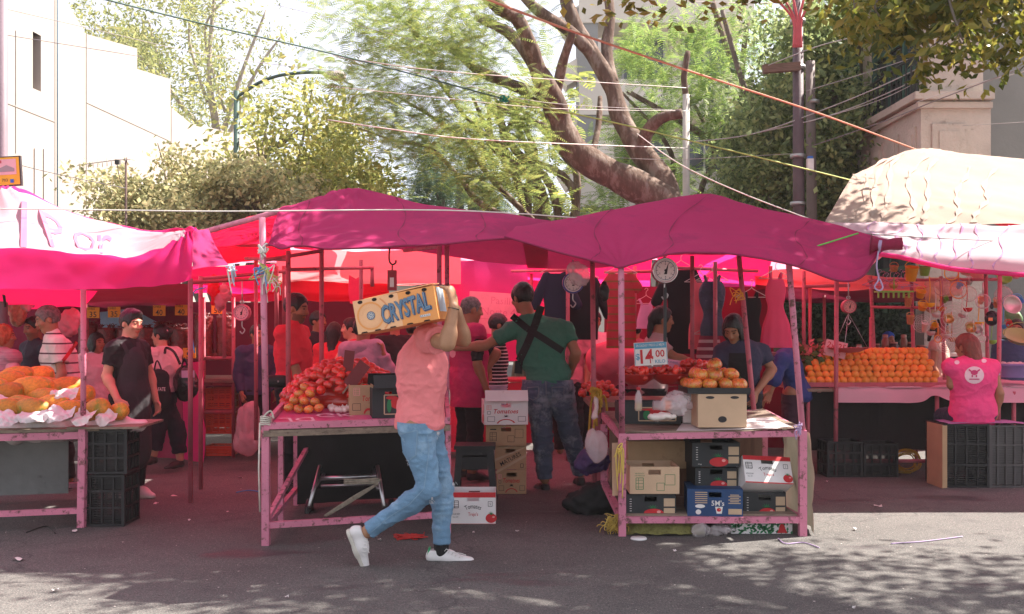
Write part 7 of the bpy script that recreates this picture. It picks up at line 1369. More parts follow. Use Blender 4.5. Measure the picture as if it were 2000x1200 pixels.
class Person:
    def __init__(s, label, x, Y, H, yaw, h=.0085, pitch=0, lean=(0, 0), hyaw=None, girth=1.0, z0=0, roll=0):
        s.s = H/1.72; s.h = h; s.g = girth; s.root = thing('person', label, 'person', (x, Y, z0)); s.base = Vector((x, Y, z0))
        yr = math.radians(yaw); s.f = V(math.sin(yr), -math.cos(yr), 0); s.r = V(s.f.y, -s.f.x, 0); s.yaw = yaw
        hy = math.radians(yaw if hyaw is None else hyaw); hf = V(math.sin(hy), -math.cos(hy), 0); p = math.radians(pitch)
        s.hf = (hf*math.cos(p)-V(0, 0, 1)*math.sin(p)).normalized(); s.hr = V(hf.y, -hf.x, 0); s.hu = s.hr.cross(s.hf).normalized()
        if roll: R = Matrix.Rotation(roll, 3, s.hf); s.hr = R@s.hr; s.hu = R@s.hu
        J = {}; l = lambda r, f, u: s.base+(s.r*r+s.f*f+V(0, 0, u))*s.s
        J['pel'] = l(0, 0, .94); J['chest'] = l(lean[0]*.6, lean[1]*.6, 1.24); J['neck'] = l(lean[0], lean[1]+.01, 1.445); J['head'] = l(lean[0]*1.15, lean[1]*1.2+.035, 1.603)
        for sd, n in ((-1, 'L'), (1, 'R')):
            J['sh'+n] = l(sd*.185+lean[0]*.95, lean[1]*.95-.005, 1.385); J['el'+n] = l(sd*.235+lean[0]*.9, lean[1]*.8-.03, 1.10); J['wr'+n] = l(sd*.23+lean[0]*.9, lean[1]*.8+.07, .86)
            J['hip'+n] = l(sd*.088, 0, .90); J['kn'+n] = l(sd*.10, .02, .50); J['an'+n] = l(sd*.105, -.02, .09); J['toe'+n] = l(sd*.125, .15, .035)
        s.J = J; s.hand = {'L': None, 'R': None}; s.l = l; s.parts = {}
    def px(s, **k):
        for n, v in k.items(): s.J[n] = P(v[0], v[1], s.base.y+(v[2] if len(v) > 2 else 0))
        return s
    def loc(s, **k):
        for n, v in k.items(): s.J[n] = s.l(*v)
        return s
    def H3(s, r, f, u): return s.J['head']+(s.hr*r+s.hf*f+s.hu*u)*s.s
    def fR(s): return Matrix((s.r, s.f, V(0, 0, 1))).transposed()
    def torso(s, S, pad=0, belly=0):
        J, q, g = s.J, s.s, s.g; up = (J['neck']-J['pel']).normalized(); R = Matrix((s.r, (up.cross(s.r)).normalized(), up)).transposed()
        S.ell(J['pel'], ((.158*g)*q+pad, (.118*g)*q+pad, .125*q+pad), R, .05).cone(J['pel'], J['chest'], .138*q*g+pad, .158*q*g+pad, .05, flat=(s.f, 1.38/(1+.1*belly)))
        S.ell(J['chest'], (.168*q*g+pad, .112*q*g+pad, .17*q+pad), R, .05)
        if belly: S.ell((J['pel']*.45+J['chest']*.55)+s.f*.05*q, (.13*q*g+pad, .10*q*belly+pad, .16*q+pad), R, .06)
        for n in 'LR': S.cone(J['neck']-up*.035*q, J['sh'+n], .056*q+pad*.6, .060*q+pad, .05)
        return S
    def arms(s, S, pad=0, upto=1.0, cut=True, thick=1.0):
        J, q = s.J, s.s
        for n in 'LR':
            a, b, c = J['sh'+n], J['el'+n], J['wr'+n]; t = thick
            if upto <= 1.0:
                e = a.lerp(b, upto); d = (b-a).normalized(); S.cone(a, e, .053*q*t+pad, .046*q*t+pad*1.35, .03, cut=[(e, d)] if cut else None)
            else:
                S.cone(a, b, .052*q*t+pad, .040*q*t+pad, .03); e = b.lerp(c, upto-1); d = (c-b).normalized(); S.cone(b.lerp(c, .0), b.lerp(c, .25), .040*q*t+pad, .043*q*t+pad, .02); S.cone(b.lerp(c, .2), e, .042*q*t+pad, .028*q*t+pad, .025, cut=[(e, d)] if cut else None)
        return S
    def legs(s, S, pad=0, upto=1.0, thick=1.0):
        J, q, cs = s.J, s.s, getattr(s, 'calf', 1.0)
        for n in 'LR':
            a, b, c = J['hip'+n], J['kn'+n], J['an'+n]; t = thick
            S.cone(a, b, .092*q*t*s.g+pad, .062*q*t*cs+pad, .04); e = b.lerp(c, upto); d = (c-b).normalized(); S.cone(b, e, .062*q*t*cs+pad, (.062+(.044-.062)*upto)*q*t*cs+pad*1.2, .03, cut=[(e, d)])
            S.ell(b.lerp(c, .28)-(b-a).normalized()*0, (.058*q*t*cs+pad,)*3, None, .04)
        return S
    def add_hand(s, S, n):
        J, q = s.J, s.s; spec = s.hand[n] or {}; w = J['wr'+n]; fd = (w-J['el'+n]).normalized(); d = Vector(spec.get('d', fd)).normalized()
        nm = Vector(spec.get('n', s.r*(-1 if n == 'R' else 1))); nm = (nm-d*nm.dot(d)).normalized(); sd = d.cross(nm); cu = spec.get('curl', .45); th = spec.get('thumb', 1)
        if sd.dot(s.f if abs(d.z) > .5 else V(0, 0, 1)) < 0: th *= -1
        S.cone(w, w+d*.083*q, .030*q, .041*q, .012, flat=(nm, 2.3)); sp = spec.get('spread', .004)
        for k, (o, L) in enumerate(((-.032, .066), (-.011, .082), (.011, .088), (.032, .080))):
            o *= th; b = w+(d*(.084-.12*abs(o))+sd*o)*q; c1 = cu*(1+.12*k*(1 if k < 3 else .7)); d1 = (d*math.cos(c1)+nm*math.sin(c1)+sd*o*sp*20).normalized(); d2 = (d*math.cos(c1*2.1)+nm*math.sin(c1*2.1)).normalized(); m = b+d1*L*.52*q
            S.cone(b, m, .0088*q, .0080*q, .002).cone(m, m+d2*L*.48*q, .0080*q, .0070*q, .002)
        b = w+(d*.024+sd*.030*th)*q; m = b+(d*.70+sd*.62*th+nm*.25).normalized()*.040*q; S.cone(b, m, .0135*q, .0115*q, .008).cone(m, m+(d*.85+sd*.1*th+nm*.45*max(.4, cu)).normalized()*.034*q, .0108*q, .0085*q, .004)
    def body(s, skin, beard=0, lips=(.95, .55, .5), legs=True):
        S = SDF(); q = s.s; J = s.J; H = s.H3; HRm = Matrix((s.hr, s.hf, s.hu)).transposed(); E = lambda c, r, k, op=1: S.ell(H(*c), tuple(x*q for x in r), HRm, k*q, op=op)
        s.torso(S, -.004); s.arms(S, 0, 2.0, False)
        if legs: s.legs(S, -.004)
        S.cone(J['neck']-V(0, 0, .02), H(0, -.02, -.05), .060*q, .054*q, .03)
        E((0, -.012, .025), (.075, .096, .091), .02); E((0, .018, -.035), (.060, .074, .084), .03); E((0, .062, -.100), (.026, .022, .02), .025)
        for x in (-1, 1):
            S.cone(H(0, .083, .030), H(x*.05, .066, .028), .012*q, .010*q, .012); E((x*.040, .066, -.025), (.024, .02, .022), .02); E((x*.078, -.010, -.010), (.009, .020, .032), .008)
            E((x*.032, .097, .008), (.015, .014, .010), .008, -1); E((x*.032, .077, .007), (.0135, .0135, .0125), .003); E((x*.013, .098, -.030), (.009, .010, .008), .008)
        S.cone(H(0, .085, .020), H(0, .108, -.026), .0085*q, .0125*q, .010); E((0, .086, -.058), (.023, .010, .0062), .006); E((0, .084, -.069), (.020, .010, .0068), .006)
        for n in 'LR': s.add_hand(S, n)
        if legs:
            for n in 'LR': S.cone(J['kn'+n].lerp(J['an'+n], .8), J['an'+n]-(J['kn'+n]-J['an'+n]).normalized()*-.0, .042*q, .036*q, .02)
        hc = np.array(J['head']); M = np.array([s.hr, s.hf, s.hu])
        def col(v):
            L = (v-hc)@M.T/q; r, f, u = np.abs(L[:, 0]), L[:, 1], L[:, 2]; c = np.ones((len(v), 3)); near = np.linalg.norm(L, axis=1) < .17
            def put_(m, k): c[m & near] *= k
            put_(((r-.032)**2/.0125**2+(u-.007)**2/.0062**2 < 1) & (f > .06), (.12, .09, .09)); put_((np.abs(r-.034) < .021) & (np.abs(u-.029) < .0065) & (f > .055), (.22, .18, .18))
            put_((r < .026) & (np.abs(u+.063) < .011) & (f > .07), lips)
            if beard: put_((f > .0) & (u < -.045) & ~((r < .026) & (np.abs(u+.063) < .008)) & (u > -.13), np.array([1, 1, 1])*(1-beard*.75)); put_((r < .028) & (np.abs(u+.049) < .006) & (f > .07), np.array([1, 1, 1])*(1-beard*.7))
            return c
        s.parts['body'] = sdf_obj('body', S, s.h, skin, s.root, None, col); return s
    def hair(s, m, style='short', name='hair'):
        S = SDF(); q = s.s; H = s.H3; HRm = Matrix((s.hr, s.hf, s.hu)).transposed(); A = lambda c, r, k=.02, op=1, cut=None: S.ell(H(*c), tuple(x*q for x in r), HRm, k*q, op=op, cut=cut)
        nape = [(np.array(H(0, 0, -.05)), -np.array(s.hu))]; e = .006 if style in ('cropped', 'bald') else .014
        A((0, -.014, .026), (.076+e, .098+e, .093+e*1.2), cut=nape if style in ('short', 'cropped', 'bald', 'bun', 'pony', 'quiff') else [(np.array(H(0, 0, -.12)), -np.array(s.hu))])
        A((0, .122, -.05), (.105, .112, .124), .01, -1)
        if style == 'bald': A((0, .06, .09), (.065, .075, .06), .02, -1)
        for x in (-1, 1): A((x*.082, .0, -.028), (.022, .034, .045), .01, -1)
        if style == 'quiff': A((0, .055, .098), (.055, .04, .028), .03)
        if style == 'bun': A((0, -.115, .045), (.042, .038, .042), .012)
        if style == 'pony': S.cone(H(0, -.105, .01), H(0, -.12, -.17), .040*q, .022*q, .02)
        if style == 'long': S.cone(H(0, -.06, .0), H(0, -.105, -.25), .088*q, .062*q, .03, flat=(s.hf, 1.35)); A((0, -.06, -.03), (.092, .07, .10), .03)
        if style == 'bob': A((0, -.045, -.035), (.098, .075, .105), .03); A((.07, .01, -.03), (.028, .05, .095), .02); A((-.07, .01, -.03), (.028, .05, .095), .02)
        if style == 'curly': A((0, -.035, .0), (.108, .105, .115), .04); A((0, .13, -.05), (.075, .10, .11), .01, -1)
        amp = .010 if style == 'curly' else .0035; s.parts['hair'] = sdf_obj(name, S, s.h*.8, m, s.root, [(amp, (30, 30, 30), 3), (.002, (80, 80, 40), 5)]); return s
    def shirt(s, m, sleeve=.55, hem=.86, pad=.019, belly=0, wr=None, name='shirt', collar=False, thick=1.0):
        S = SDF(); s.torso(S, pad, belly); s.arms(S, pad, sleeve, True, thick); up = V(0, 0, 1); hp = s.J['pel']+(V(0, 0, hem-.94))*s.s
        if hem < .86: S.cone(s.J['pel'], hp-V(0, 0, .05), .15*s.s*s.g+pad, .155*s.s*s.g+pad, .05, flat=(s.f, 1.32))
        if collar: S.cone(s.J['neck']-V(0, 0, .02), s.J['neck']+s.hf*0+V(0, 0, .025*s.s), .066*s.s, .064*s.s, .012)
        hz = hp.z
        s.parts[name] = sdf_obj(name, S, s.h, m, s.root, wr or [(-.006, (6, 6, 10), int(s.yaw) % 50+1), (-.004, (14, 14, 18), 4)], None, True, lambda v: np.stack([v[:, 0], v[:, 1], np.maximum(v[:, 2], hz)], 1)); return s
    def trousers(s, m, upto=.93, pad=.012, thick=1.0, wr=None, name='trousers', top=1.0):
        S = SDF(); q = s.s; up = (s.J['neck']-s.J['pel']).normalized(); R = Matrix((s.r, up.cross(s.r).normalized(), up)).transposed()
        S.ell(s.J['pel']-V(0, 0, .01), (.156*q*s.g+pad, .122*q*s.g+pad, .13*q+pad), R, .05); s.legs(S, pad, upto, thick)
        s.parts[name] = sdf_obj(name, S, s.h, m, s.root, wr or [(-.006, (8, 8, 18), 7), (.003, (22, 22, 40), 9)], None, True, lambda v: np.stack([v[:, 0], v[:, 1], np.minimum(v[:, 2], s.J['pel'].z+.0)], 1)); return s
    def shoes(s, m, sole=None, sz=1.0, which='LR'):
        for n in which:
            a, t = s.J['an'+n], s.J['toe'+n]; q = s.s*sz; d = (t-a); d = V(d.x, d.y, 0).normalized() if abs(d.normalized().z) < .8 else d.normalized()
            gz = min(a.z-.085*q, t.z-.03*q); heel = V(a.x, a.y, gz)-d*.045*q; toe = heel+d*.255*q; s.shoe(n, m, sole, heel, toe, V(0, 0, 1), a, q)
        return s
    def shoe(s, n, m, sole, heel, toe, up, ankle, q):
        """heel and toe are points on the sole's underside"""
        d = (toe-heel).normalized(); sd = d.cross(up).normalized(); up = sd.cross(d).normalized(); S = SDF(); cp = [(np.array(heel+up*.012*q), -np.array(up))]
        S.cone(heel+d*.035*q+up*.045*q, heel+d*.13*q+up*.045*q, .038*q, .042*q, .02, cut=cp).cone(heel+d*.13*q+up*.040*q, toe-d*.035*q+up*.018*q, .044*q, .034*q, .03, flat=(up, 1.25), cut=cp)
        S.cone(heel+d*.03*q+up*.05*q, heel+d*.045*q+up*.085*q, .034*q, .036*q, .02, cut=[(np.array(heel+up*.088*q), np.array(up))]).cone(heel+d*.09*q+up*.070*q, heel+d*.15*q+up*.055*q, .028*q, .02*q, .02)
        sh = sdf_obj('shoe', S, s.h*.7, m, s.root)
        if sole:
            S = SDF(); c2 = [(np.array(heel), -np.array(up)), (np.array(heel+up*.022*q), np.array(up))]
            S.cone(heel+d*.04*q+up*.012*q, heel+d*.14*q+up*.012*q, .042*q, .044*q, .02, cut=c2).cone(heel+d*.14*q+up*.012*q, toe-d*.04*q+up*.012*q, .046*q, .038*q, .02, cut=c2); sdf_obj('sole', S, s.h*.6, sole, sh)
        return sh
def bvh_of(*obs):
    v = []; f = []
    for o in obs:
        w_ = wloc(o); k = len(v); v += [x.co+w_ for x in o.data.vertices]; f += [tuple(i+k for i in p.vertices) for p in o.data.polygons]
    return BVHTree.FromPolygons(v, f)
EYE = Vector((0, 0, CH))
def drape(name, parent, bvh, m, quads, nu=8, nv=8, lift=.004):
    """patches laid on a garment: each quad is four picture corners, its points dropped onto the cloth"""
    q = MB(m); q.smooth = True
    for a, b, c, d in quads:
        g = []; dl = None
        for j in range(nv+1):
            for i in range(nu+1):
                x0 = [a[k]+(b[k]-a[k])*i/nu for k in (0, 1)]; x1 = [d[k]+(c[k]-d[k])*i/nu for k in (0, 1)]; p = [x0[k]+(x1[k]-x0[k])*j/nv for k in (0, 1)]
                dr = Vector(((p[0]-1000)/F, 1, -(p[1]-YH)/F)).normalized(); h = bvh.ray_cast(EYE, dr); g.append((dr, h[3]))
                if h[3] is not None: dl = h[3]
        if dl is None: continue
        q.add([EYE+dr*((t if t is not None else dl)-lift) for dr, t in g], [(j*(nu+1)+i, j*(nu+1)+i+1, (j+1)*(nu+1)+i+1, (j+1)*(nu+1)+i) for j in range(nv) for i in range(nu)])
    return q.build(name, parent) if q.v else None
def strip(pts, w):
    out = []
    for (x0, y0), (x1, y1) in zip(pts[:-1], pts[1:]):
        L = math.hypot(x1-x0, y1-y0) or 1; nx, ny = -(y1-y0)/L*w/2, (x1-x0)/L*w/2; out.append(((x0+nx, y0+ny), (x1+nx, y1+ny), (x1-nx, y1-ny), (x0-nx, y0-ny)))
    return out
def disc_quads(x, y, rx, ry, n=8):
    return [((x, y), (x+rx*math.cos(2*math.pi*i/n), y+ry*math.sin(2*math.pi*i/n)), (x+rx*math.cos(2*math.pi*(i+.5)/n), y+ry*math.sin(2*math.pi*(i+.5)/n)), (x+rx*math.cos(2*math.pi*(i+1)/n), y+ry*math.sin(2*math.pi*(i+1)/n))) for i in range(n)]

# ---- 1 the walking man with the fruit box
w1 = Person('man in a pink t-shirt and light jeans walking with an orange box on his shoulder', P(822, 0, 6.17).x, 6.17, 1.74, 104, .0062, girth=1.04, hyaw=95, pitch=10)
w1.px(pel=(820, 822, .02), chest=(824, 722, .02), neck=(838, 655, .03), head=(832, 597, .12), shR=(838, 660, -.17), elR=(874, 672, -.40), wrR=(886, 600, -.38), shL=(842, 658, .20), elL=(906, 664, .10), wrL=(893, 606, .02),
      hipR=(814, 838, -.08), knR=(838, 958, -.12), anR=(716, 1040, -.06), toeR=(706, 1098, -.04), hipL=(830, 838, .10), knL=(864, 950, .10), anL=(862, 1066, .10), toeL=(905, 1084, .10))
w1.hand['R'] = dict(d=P(880, 560, 5.8)-P(886, 600, 5.79), n=V(-.85, .45, .1), curl=.55, thumb=1); w1.hand['L'] = dict(d=P(886, 575, 6.15)-P(893, 606, 6.19), n=V(-1, -.2, 0), curl=.5)
w1.calf = .82; w1.body(SK1); w1.hair(HB, 'cropped')
PT = wear('pink t-shirt cotton', (.80, .225, .235), bump=.3, bscale=18)
w1.shirt(PT, .50, .895, .024, .45, [(-.007, (5, 5, 9), 3), (-.005, (12, 12, 16), 5), (.002, (40, 40, 40), 6)])
w1.trousers(DENIM, .96, .012, 1.0, [(-.006, (5, 5, 13), 7), (-.0035, (12, 12, 30), 9), (.0012, (60, 60, 60), 2)])
bv = bvh_of(w1.parts['trousers']); tr_ = w1.parts['trousers']; STI = mat('pale denim stitching', (.22, .34, .45), .85, .1, 20, 0); FRAY = mat('frayed white threads', (.60, .60, .62), .9, .1, 40, .4)
drape('back_pocket', tr_, bv, mat('denim pocket', (.16, .29, .43), .85, .2, 4, .2, 160), [((782, 850), (814, 842), (811, 890), (800, 900)), ((782, 850), (800, 900), (796, 898), (786, 880))], 6, 6, .004)
drape('stitching', tr_, bv, STI, strip([(781, 849), (815, 841), (812, 889), (797, 901), (786, 882)], 1.6)+strip([(833, 826), (838, 880), (832, 925), (828, 955), (800, 985), (760, 1010), (725, 1040)], 1.4)+strip([(840, 835), (850, 838), (862, 832), (865, 822)], 1.6)+strip([(775, 828), (800, 824), (834, 820)], 1.2), 4, 1, .005)
drape('leather_patch', tr_, bv, mat('tan leather patch', (.50, .26, .09), .6), [((786, 811), (808, 810), (808, 817), (786, 818))], 4, 2, .006)
drape('rip', tr_, bv, FRAY, disc_quads(856, 846, 2.4, 2.6, 5)+disc_quads(844, 974, 1.8, 3, 5)+disc_quads(885, 946, 1.6, 3.4, 5), 2, 2, .005)
q = MB(FRAY)
for cx, cy, Y, n in ((888, 948, 6.2, 9), (842, 976, 6.0, 7), (855, 850, 6.0, 5), (797, 901, 6.0, 3)):
    for k in range(n): a = P(cx+uni(-4, 3), cy+uni(-7, 5), Y); q.tube([a, a+V(uni(-.002, .012), -.004, uni(-.01, .002)), a+V(uni(0, .016), -.005, -uni(.005, .02))], .0010, 4)
q.build('frayed_thread', tr_)
w1.shoe('L', WSHOE, RUB, P(834, 1102, 6.27), P(927, 1102, 6.27), V(0, 0, 1), w1.J['anL'], 1.0); w1.shoe('R', WSHOE, RUB, P(676, 1036, 6.10), P(712, 1120, 6.13), V(.85, 0, .38), w1.J['anR'], 1.0)
S = SDF(); S.cone(P(862, 1078, 6.27), P(862, 1062, 6.27), .045, .046, .01); sdf_obj('sock', S, .006, BLKC, w1.root)
q = MB(mat('green heel tab', (.03, .33, .13), .5)); q.box(P(838, 1076, 6.27), (.012, .05, .045), R=Matrix.Rotation(.2, 3, 'Y')); q.box(P(700, 1034, 6.10), (.03, .05, .012), R=Matrix.Rotation(.4, 3, 'Y')); q.build('heel_tab', w1.root)
q = MB(IWHT)
for n, (x, y, dx, dy, Y) in enumerate(((872, 1074, 7, 3.2, 6.225), (716, 1058, -1.2, 7, 6.055))):
    for k in range(5): a = P(x+dx*k, y+dy*k, Y); q.tube([a+V(-.012, 0, -.01 if n == 0 else .004), a+V(.0, -.006, .006), a+V(.014, 0, -.004)], .0028, 5)
    q.tube(smooth_path([P(x+dx*1.5, y+dy*1.5, Y-.01), P(x+dx*3+6, y+dy*2.2, Y-.015), P(x+dx*4+10, y+dy*3.2, Y-.01)], 4), .0025, 5)
q.build('shoelace', w1.root)
q = MB(DSHOE); c = w1.J['wrR']; d = (w1.J['wrR']-w1.J['elR']).normalized(); u = d.orthogonal().normalized(); v = d.cross(u); q.tube([c-d*.01+u*.031*math.cos(a)+v*.031*math.sin(a) for a in np.linspace(0, 6.3, 16)], .003, 5); q.build('bracelet', w1.root)
# the box he carries
R = Matrix.Rotation(-.17, 3, 'Z')@Matrix.Rotation(-.185, 3, 'Y'); OB = mat('orange printed card', (.78, .33, .10), .6, .06, 4, .05, 60); OB2 = mat('peach printed card', (.82, .46, .24), .6, .06, 4, .05); bxs = (.478, .33, .19)
cb = thing('fruit_box', 'orange CRYSTAL cardboard fruit box carried on the shoulder of the walking man', 'box', P(788, 607, 5.93)); cb.rotation_euler = R.to_euler(); w_, d_, h_ = bxs
q = MB(OB); q.box((0, 0, 0), bxs); o = V(0, -d_/2-.0012, 0); ux, uz = V(1, 0, 0), V(0, 0, 1); e1 = V(0, -.0006, 0)
q.use(OB2); q.rect(o, ux, uz, -w_*.22, 0, w_*.56, h_)
for k, rr in enumerate((.115, .098, .08, .062)):
    q.use((OB, OB2)[k % 2] if k else mat('salmon ring print', (.74, .30, .12), .6)); q.ring(o+e1*(1+k), ux, uz, -.148, -.005, min(rr, .094), .010, 26) if rr < .095 else q.ring(o+e1, ux, uz, -.148, -.005, rr, .009, 24, None, (-.9, .9))
q.use(IBLU); q.disc(o+e1*6, ux, uz, -.145, -.004, .024, None, 20); q.use(IWHT)
for k in range(8): a = k*math.pi/4; q.ring(o+e1*7, ux, uz, -.145+.012*math.cos(a), -.004+.012*math.sin(a), .008, .002, 10)
q.use(IBLU); CRY = lambda lay, m_, dx, dy, bo, wf: (q.use(m_), q.text('CRYSTAL', o+e1*lay, ux, uz, .058+dx, .004+dy, .138, bo, .22, .13, wf))
CRY(5, IBLU, .005, -.006, .035, .292); CRY(6.2, mat('dark navy print', (.018, .045, .10), .6), 0, 0, .035, .290); CRY(7.4, mat('pale outline', (.62, .56, .50), .6), 0, 0, .018, .282); CRY(8.6, mat('mid blue print', (.10, .20, .32), .6), 0, 0, .010, .279)
q.use(IWHT); q.rect(o+e1*5, ux, uz, .165, -.062, .06, .013); q.use(IBLU); q.text('BRAND', o+e1*6, ux, uz, .165, -.062, .016, .001, 0, 0, .055, None, 1.4)
q.use(mat('slot shade', (.02, .012, .01), .9))  # flat dark discs and notches painted for the shade in the openings
for x in (-.195, -.11, -.01, .09, .185): q.disc(o+e1*3, ux, uz, x, h_/2-.013, .015, .010, 12)
for x in (-.2, -.12, -.03, .07, .17): q.poly([(x-.02, -h_/2), (x+.02, -h_/2), (x+.014, -h_/2+.008), (x-.014, -h_/2+.008)], o+e1*3, ux, uz)
q.use(mat('pale blue card end', (.52, .60, .66), .6)); q.rect(V(w_/2+.0012, 0, 0), V(0, 1, 0), uz, -.03, .02, .16, .14); q.use(IRED)
for k in range(5): q.disc(V(w_/2+.0014, 0, 0), V(0, 1, 0), uz, .12, -.06+.03*k, .006, None, 8)
q.use(OB2); q.rect(V(0, 0, h_/2+.0012), ux, V(0, 1, 0), 0, 0, w_-.01, d_-.01); q.use(mat('lilac faint print', (.55, .42, .50), .6)); q.text('CALIDAD', V(0, 0, h_/2+.002), ux, V(0, 1, 0), .02, -.06, .07, .003); q.build('box_body', cb, False)
q = MB(OB2); q.box((.02, -.03, h_/2+.014), (.40, .20, .005), R=Matrix.Rotation(.05, 3, 'X')@Matrix.Rotation(-.03, 3, 'Y')); q.build('lid_flap', cb, False)

# ---- 2 green shirted man seen from behind
g2_ = Person('man in a green t-shirt with black crossed straps seen from behind', P(1078, 0, 9.0).x, 9.0, 1.80, 176, .0075, hyaw=215, pitch=12, girth=1.12)
g2_.px(pel=(1070, 742), chest=(1056, 674), neck=(1034, 618, .03), head=(1020, 582, .06), shL=(995, 648, .02), elL=(948, 675, .05), wrL=(890, 680, .10), shR=(1104, 643), elR=(1125, 690, -.05), wrR=(1112, 733, .16),
       hipL=(1048, 752), knL=(1060, 852, .03), anL=(1064, 938), toeL=(1048, 955, .12), hipR=(1092, 752), knR=(1112, 842, .12), anR=(1134, 925, .25), toeR=(1128, 942, .38))
g2_.hand['L'] = dict(curl=.35, n=V(0, .3, -1)); g2_.body(SK2); g2_.hair(HB, 'short')
GT = wear('green t-shirt cotton', (.045, .17, .115), bump=.3, bscale=16); g2_.shirt(GT, .55, .87, .016, 0, [(-.008, (6, 6, 9), 8), (-.005, (14, 14, 16), 4)]); g2_.trousers(DEN2, .98, .014, 1.1, [(-.008, (7, 7, 16), 4), (-.005, (14, 14, 36), 6)]); g2_.shoes(DSHOE, None)
bv = bvh_of(g2_.parts['shirt'], g2_.parts['trousers']); STR = mat('black webbing strap', (.008, .008, .009), .7, .2, 20, .2)
drape('strap', g2_.root, bv, STR, strip([(1057, 598), (1045, 635), (1030, 672), (1014, 705), (1012, 730)], 15), 4, 8, .008); drape('strap', g2_.root, bv, STR, strip([(1000, 617), (1030, 642), (1062, 662), (1099, 686)], 13), 4, 8, .010)
drape('pocket', g2_.parts['trousers'], bv, mat('pocket stitching', (.20, .21, .24), .8), strip([(1030, 757), (1052, 756), (1052, 776), (1041, 782), (1031, 776), (1030, 757)], 1.3)+strip([(1078, 757), (1102, 756), (1101, 776), (1090, 782), (1079, 776), (1078, 757)], 1.3)+strip([(1066, 745), (1067, 770), (1066, 790)], 1.3), 3, 1, .006)

# ---- 3 young man in black apron
a3 = Person('young man in black t-shirt and long dark apron reaching for a papaya', P(252, 0, 8.5).x, 8.5, 1.60, 55, .0075, pitch=8, hyaw=62, girth=.92)
a3.px(head=(257, 632, 0), neck=(250, 664), shR=(222, 682, -.12), elR=(208, 735, -.16), wrR=(230, 782, -.30), shL=(276, 680, .12)); a3.hand['R'] = dict(d=V(.5, -.4, -.75), n=V(.2, .6, -.8), curl=.3)
a3.body(SK3); a3.hair(HB, 'quiff'); a3.shirt(BLKC, .62, .86, .014, 0); a3.trousers(BLKC, .95)
APR = wear('charcoal apron cloth', (.035, .033, .037)); S = SDF(); b_ = a3.base; fz = lambda z, o=.0: b_+V(0, 0, z)+a3.f*o
S.cone(fz(.40, .05), fz(.86, .05), .17, .155, .03, flat=(a3.f, 1.55)).cone(fz(.86, .05), fz(1.10, .065), .150, .12, .03, flat=(a3.f, 1.75)).cone(fz(1.1, .07), fz(1.17, .075), .115, .10, .03, flat=(a3.f, 1.7))
sdf_obj('apron', S, .009, APR, a3.root, [(.007, (8, 8, 3), 3), (.004, (20, 20, 8), 4)]); bv = bvh_of(a3.parts['shirt']); drape('apron_strap', a3.root, bv, APR, strip([(238, 668), (250, 690), (262, 712)], 8), 3, 6, .008); drape('apron_strap', a3.root, bv, APR, strip([(270, 668), (272, 690), (274, 712)], 8), 3, 6, .008)
a3.shoes(mat('pale pink sneaker', (.66, .48, .48), .5), RUB)
# ---- 4..7 left side customers
p4 = Person('grey haired man in a cream striped polo with a red bag strap by the papayas', P(128, 0, 9.0).x, 9.0, 1.60, -62, .0085, lean=(.0, .10), pitch=18, girth=1.15); p4.body(SK2); p4.hair(HG, 'short'); p4.shirt(wear('cream striped cotton', (.66, .58, .52), stripes=(2, .085, .16, (.10, .05, .06), 0)), .65, .8, .018, .6, collar=True); p4.trousers(BLKC); p4.shoes(DSHOE)
bv = bvh_of(p4.parts['shirt']); drape('bag_strap', p4.root, bv, IRED, strip([(150, 668), (135, 690), (118, 712), (112, 735)], 7), 3, 8, .010)
S = SDF(); S.ell(P(112, 735, 8.85), (.06, .04, .08), k=.02); sdf_obj('waist_bag', S, .01, IRED, p4.root)
p5 = Person('moustached man in a dark navy shirt behind the papaya stall', P(72, 0, 9.5).x, 9.5, 1.52, -35, .0085, pitch=10); p5.loc(elR=(.26, .0, 1.12), wrR=(.16, .22, 1.02)); p5.body(SK2, .35); p5.hair(HB, 'cropped'); p5.shirt(wear('dark navy cotton', (.035, .032, .05)), .75, .85, .016, .3, collar=True); p5.trousers(BLKC)
p6 = Person('woman with curly copper hair and a pink quilted vest at the left edge', P(2, 0, 8.9).x, 8.9, 1.44, 150, .0085, hyaw=120, girth=1.1); p6.body(SK2); p6.hair(HC, 'curly'); p6.shirt(wear('pink jersey', (.72, .28, .34)), 1.9, .85, .012); p6.shirt(wear('quilted rose vest', (.42, .16, .20), stripes=(2, .05, .12, (.30, .10, .14), 0)), .1, .84, .026, name='vest'); p6.trousers(BLKC)
p7 = Person('woman in a white knit top with hair in a bun carrying a black backpack', P(318, 0, 10.1).x, 10.1, 1.44, -118, .0085, hyaw=-100, girth=1.05); p7.px(hipL=(312, 778), hipR=(322, 778), knR=(308, 835, -.08), anR=(300, 890, -.10), toeR=(285, 905, -.2), knL=(345, 835, .05), anL=(352, 898, .02), toeL=(332, 912, -.06)); p7.loc(elR=(.22, .0, 1.12), wrR=(.16, .2, 1.04))
p7.body(SK3); p7.hair(HB, 'bun'); p7.shirt(wear('white knit', (.68, .55, .53), bump=.5, bscale=60), .6, .88, .018); p7.trousers(wear('navy black trousers', (.016, .016, .026)), .80, .022, 1.1); p7.shoes(DSHOE)
q = MB(mat('pink scrunchie', (.75, .45, .45), .8)); c = p7.H3(0, -.10, .055); q.tube([c+V(.03*math.cos(a), .03*math.sin(a), .012*math.sin(a*2)) for a in np.linspace(0, 6.3, 14)], .010, 6); q.build('hair_tie', p7.root)
VIN = mat('black vinyl', (.012, .012, .014), .25, .2, 6, .25, 22, spec=.6)
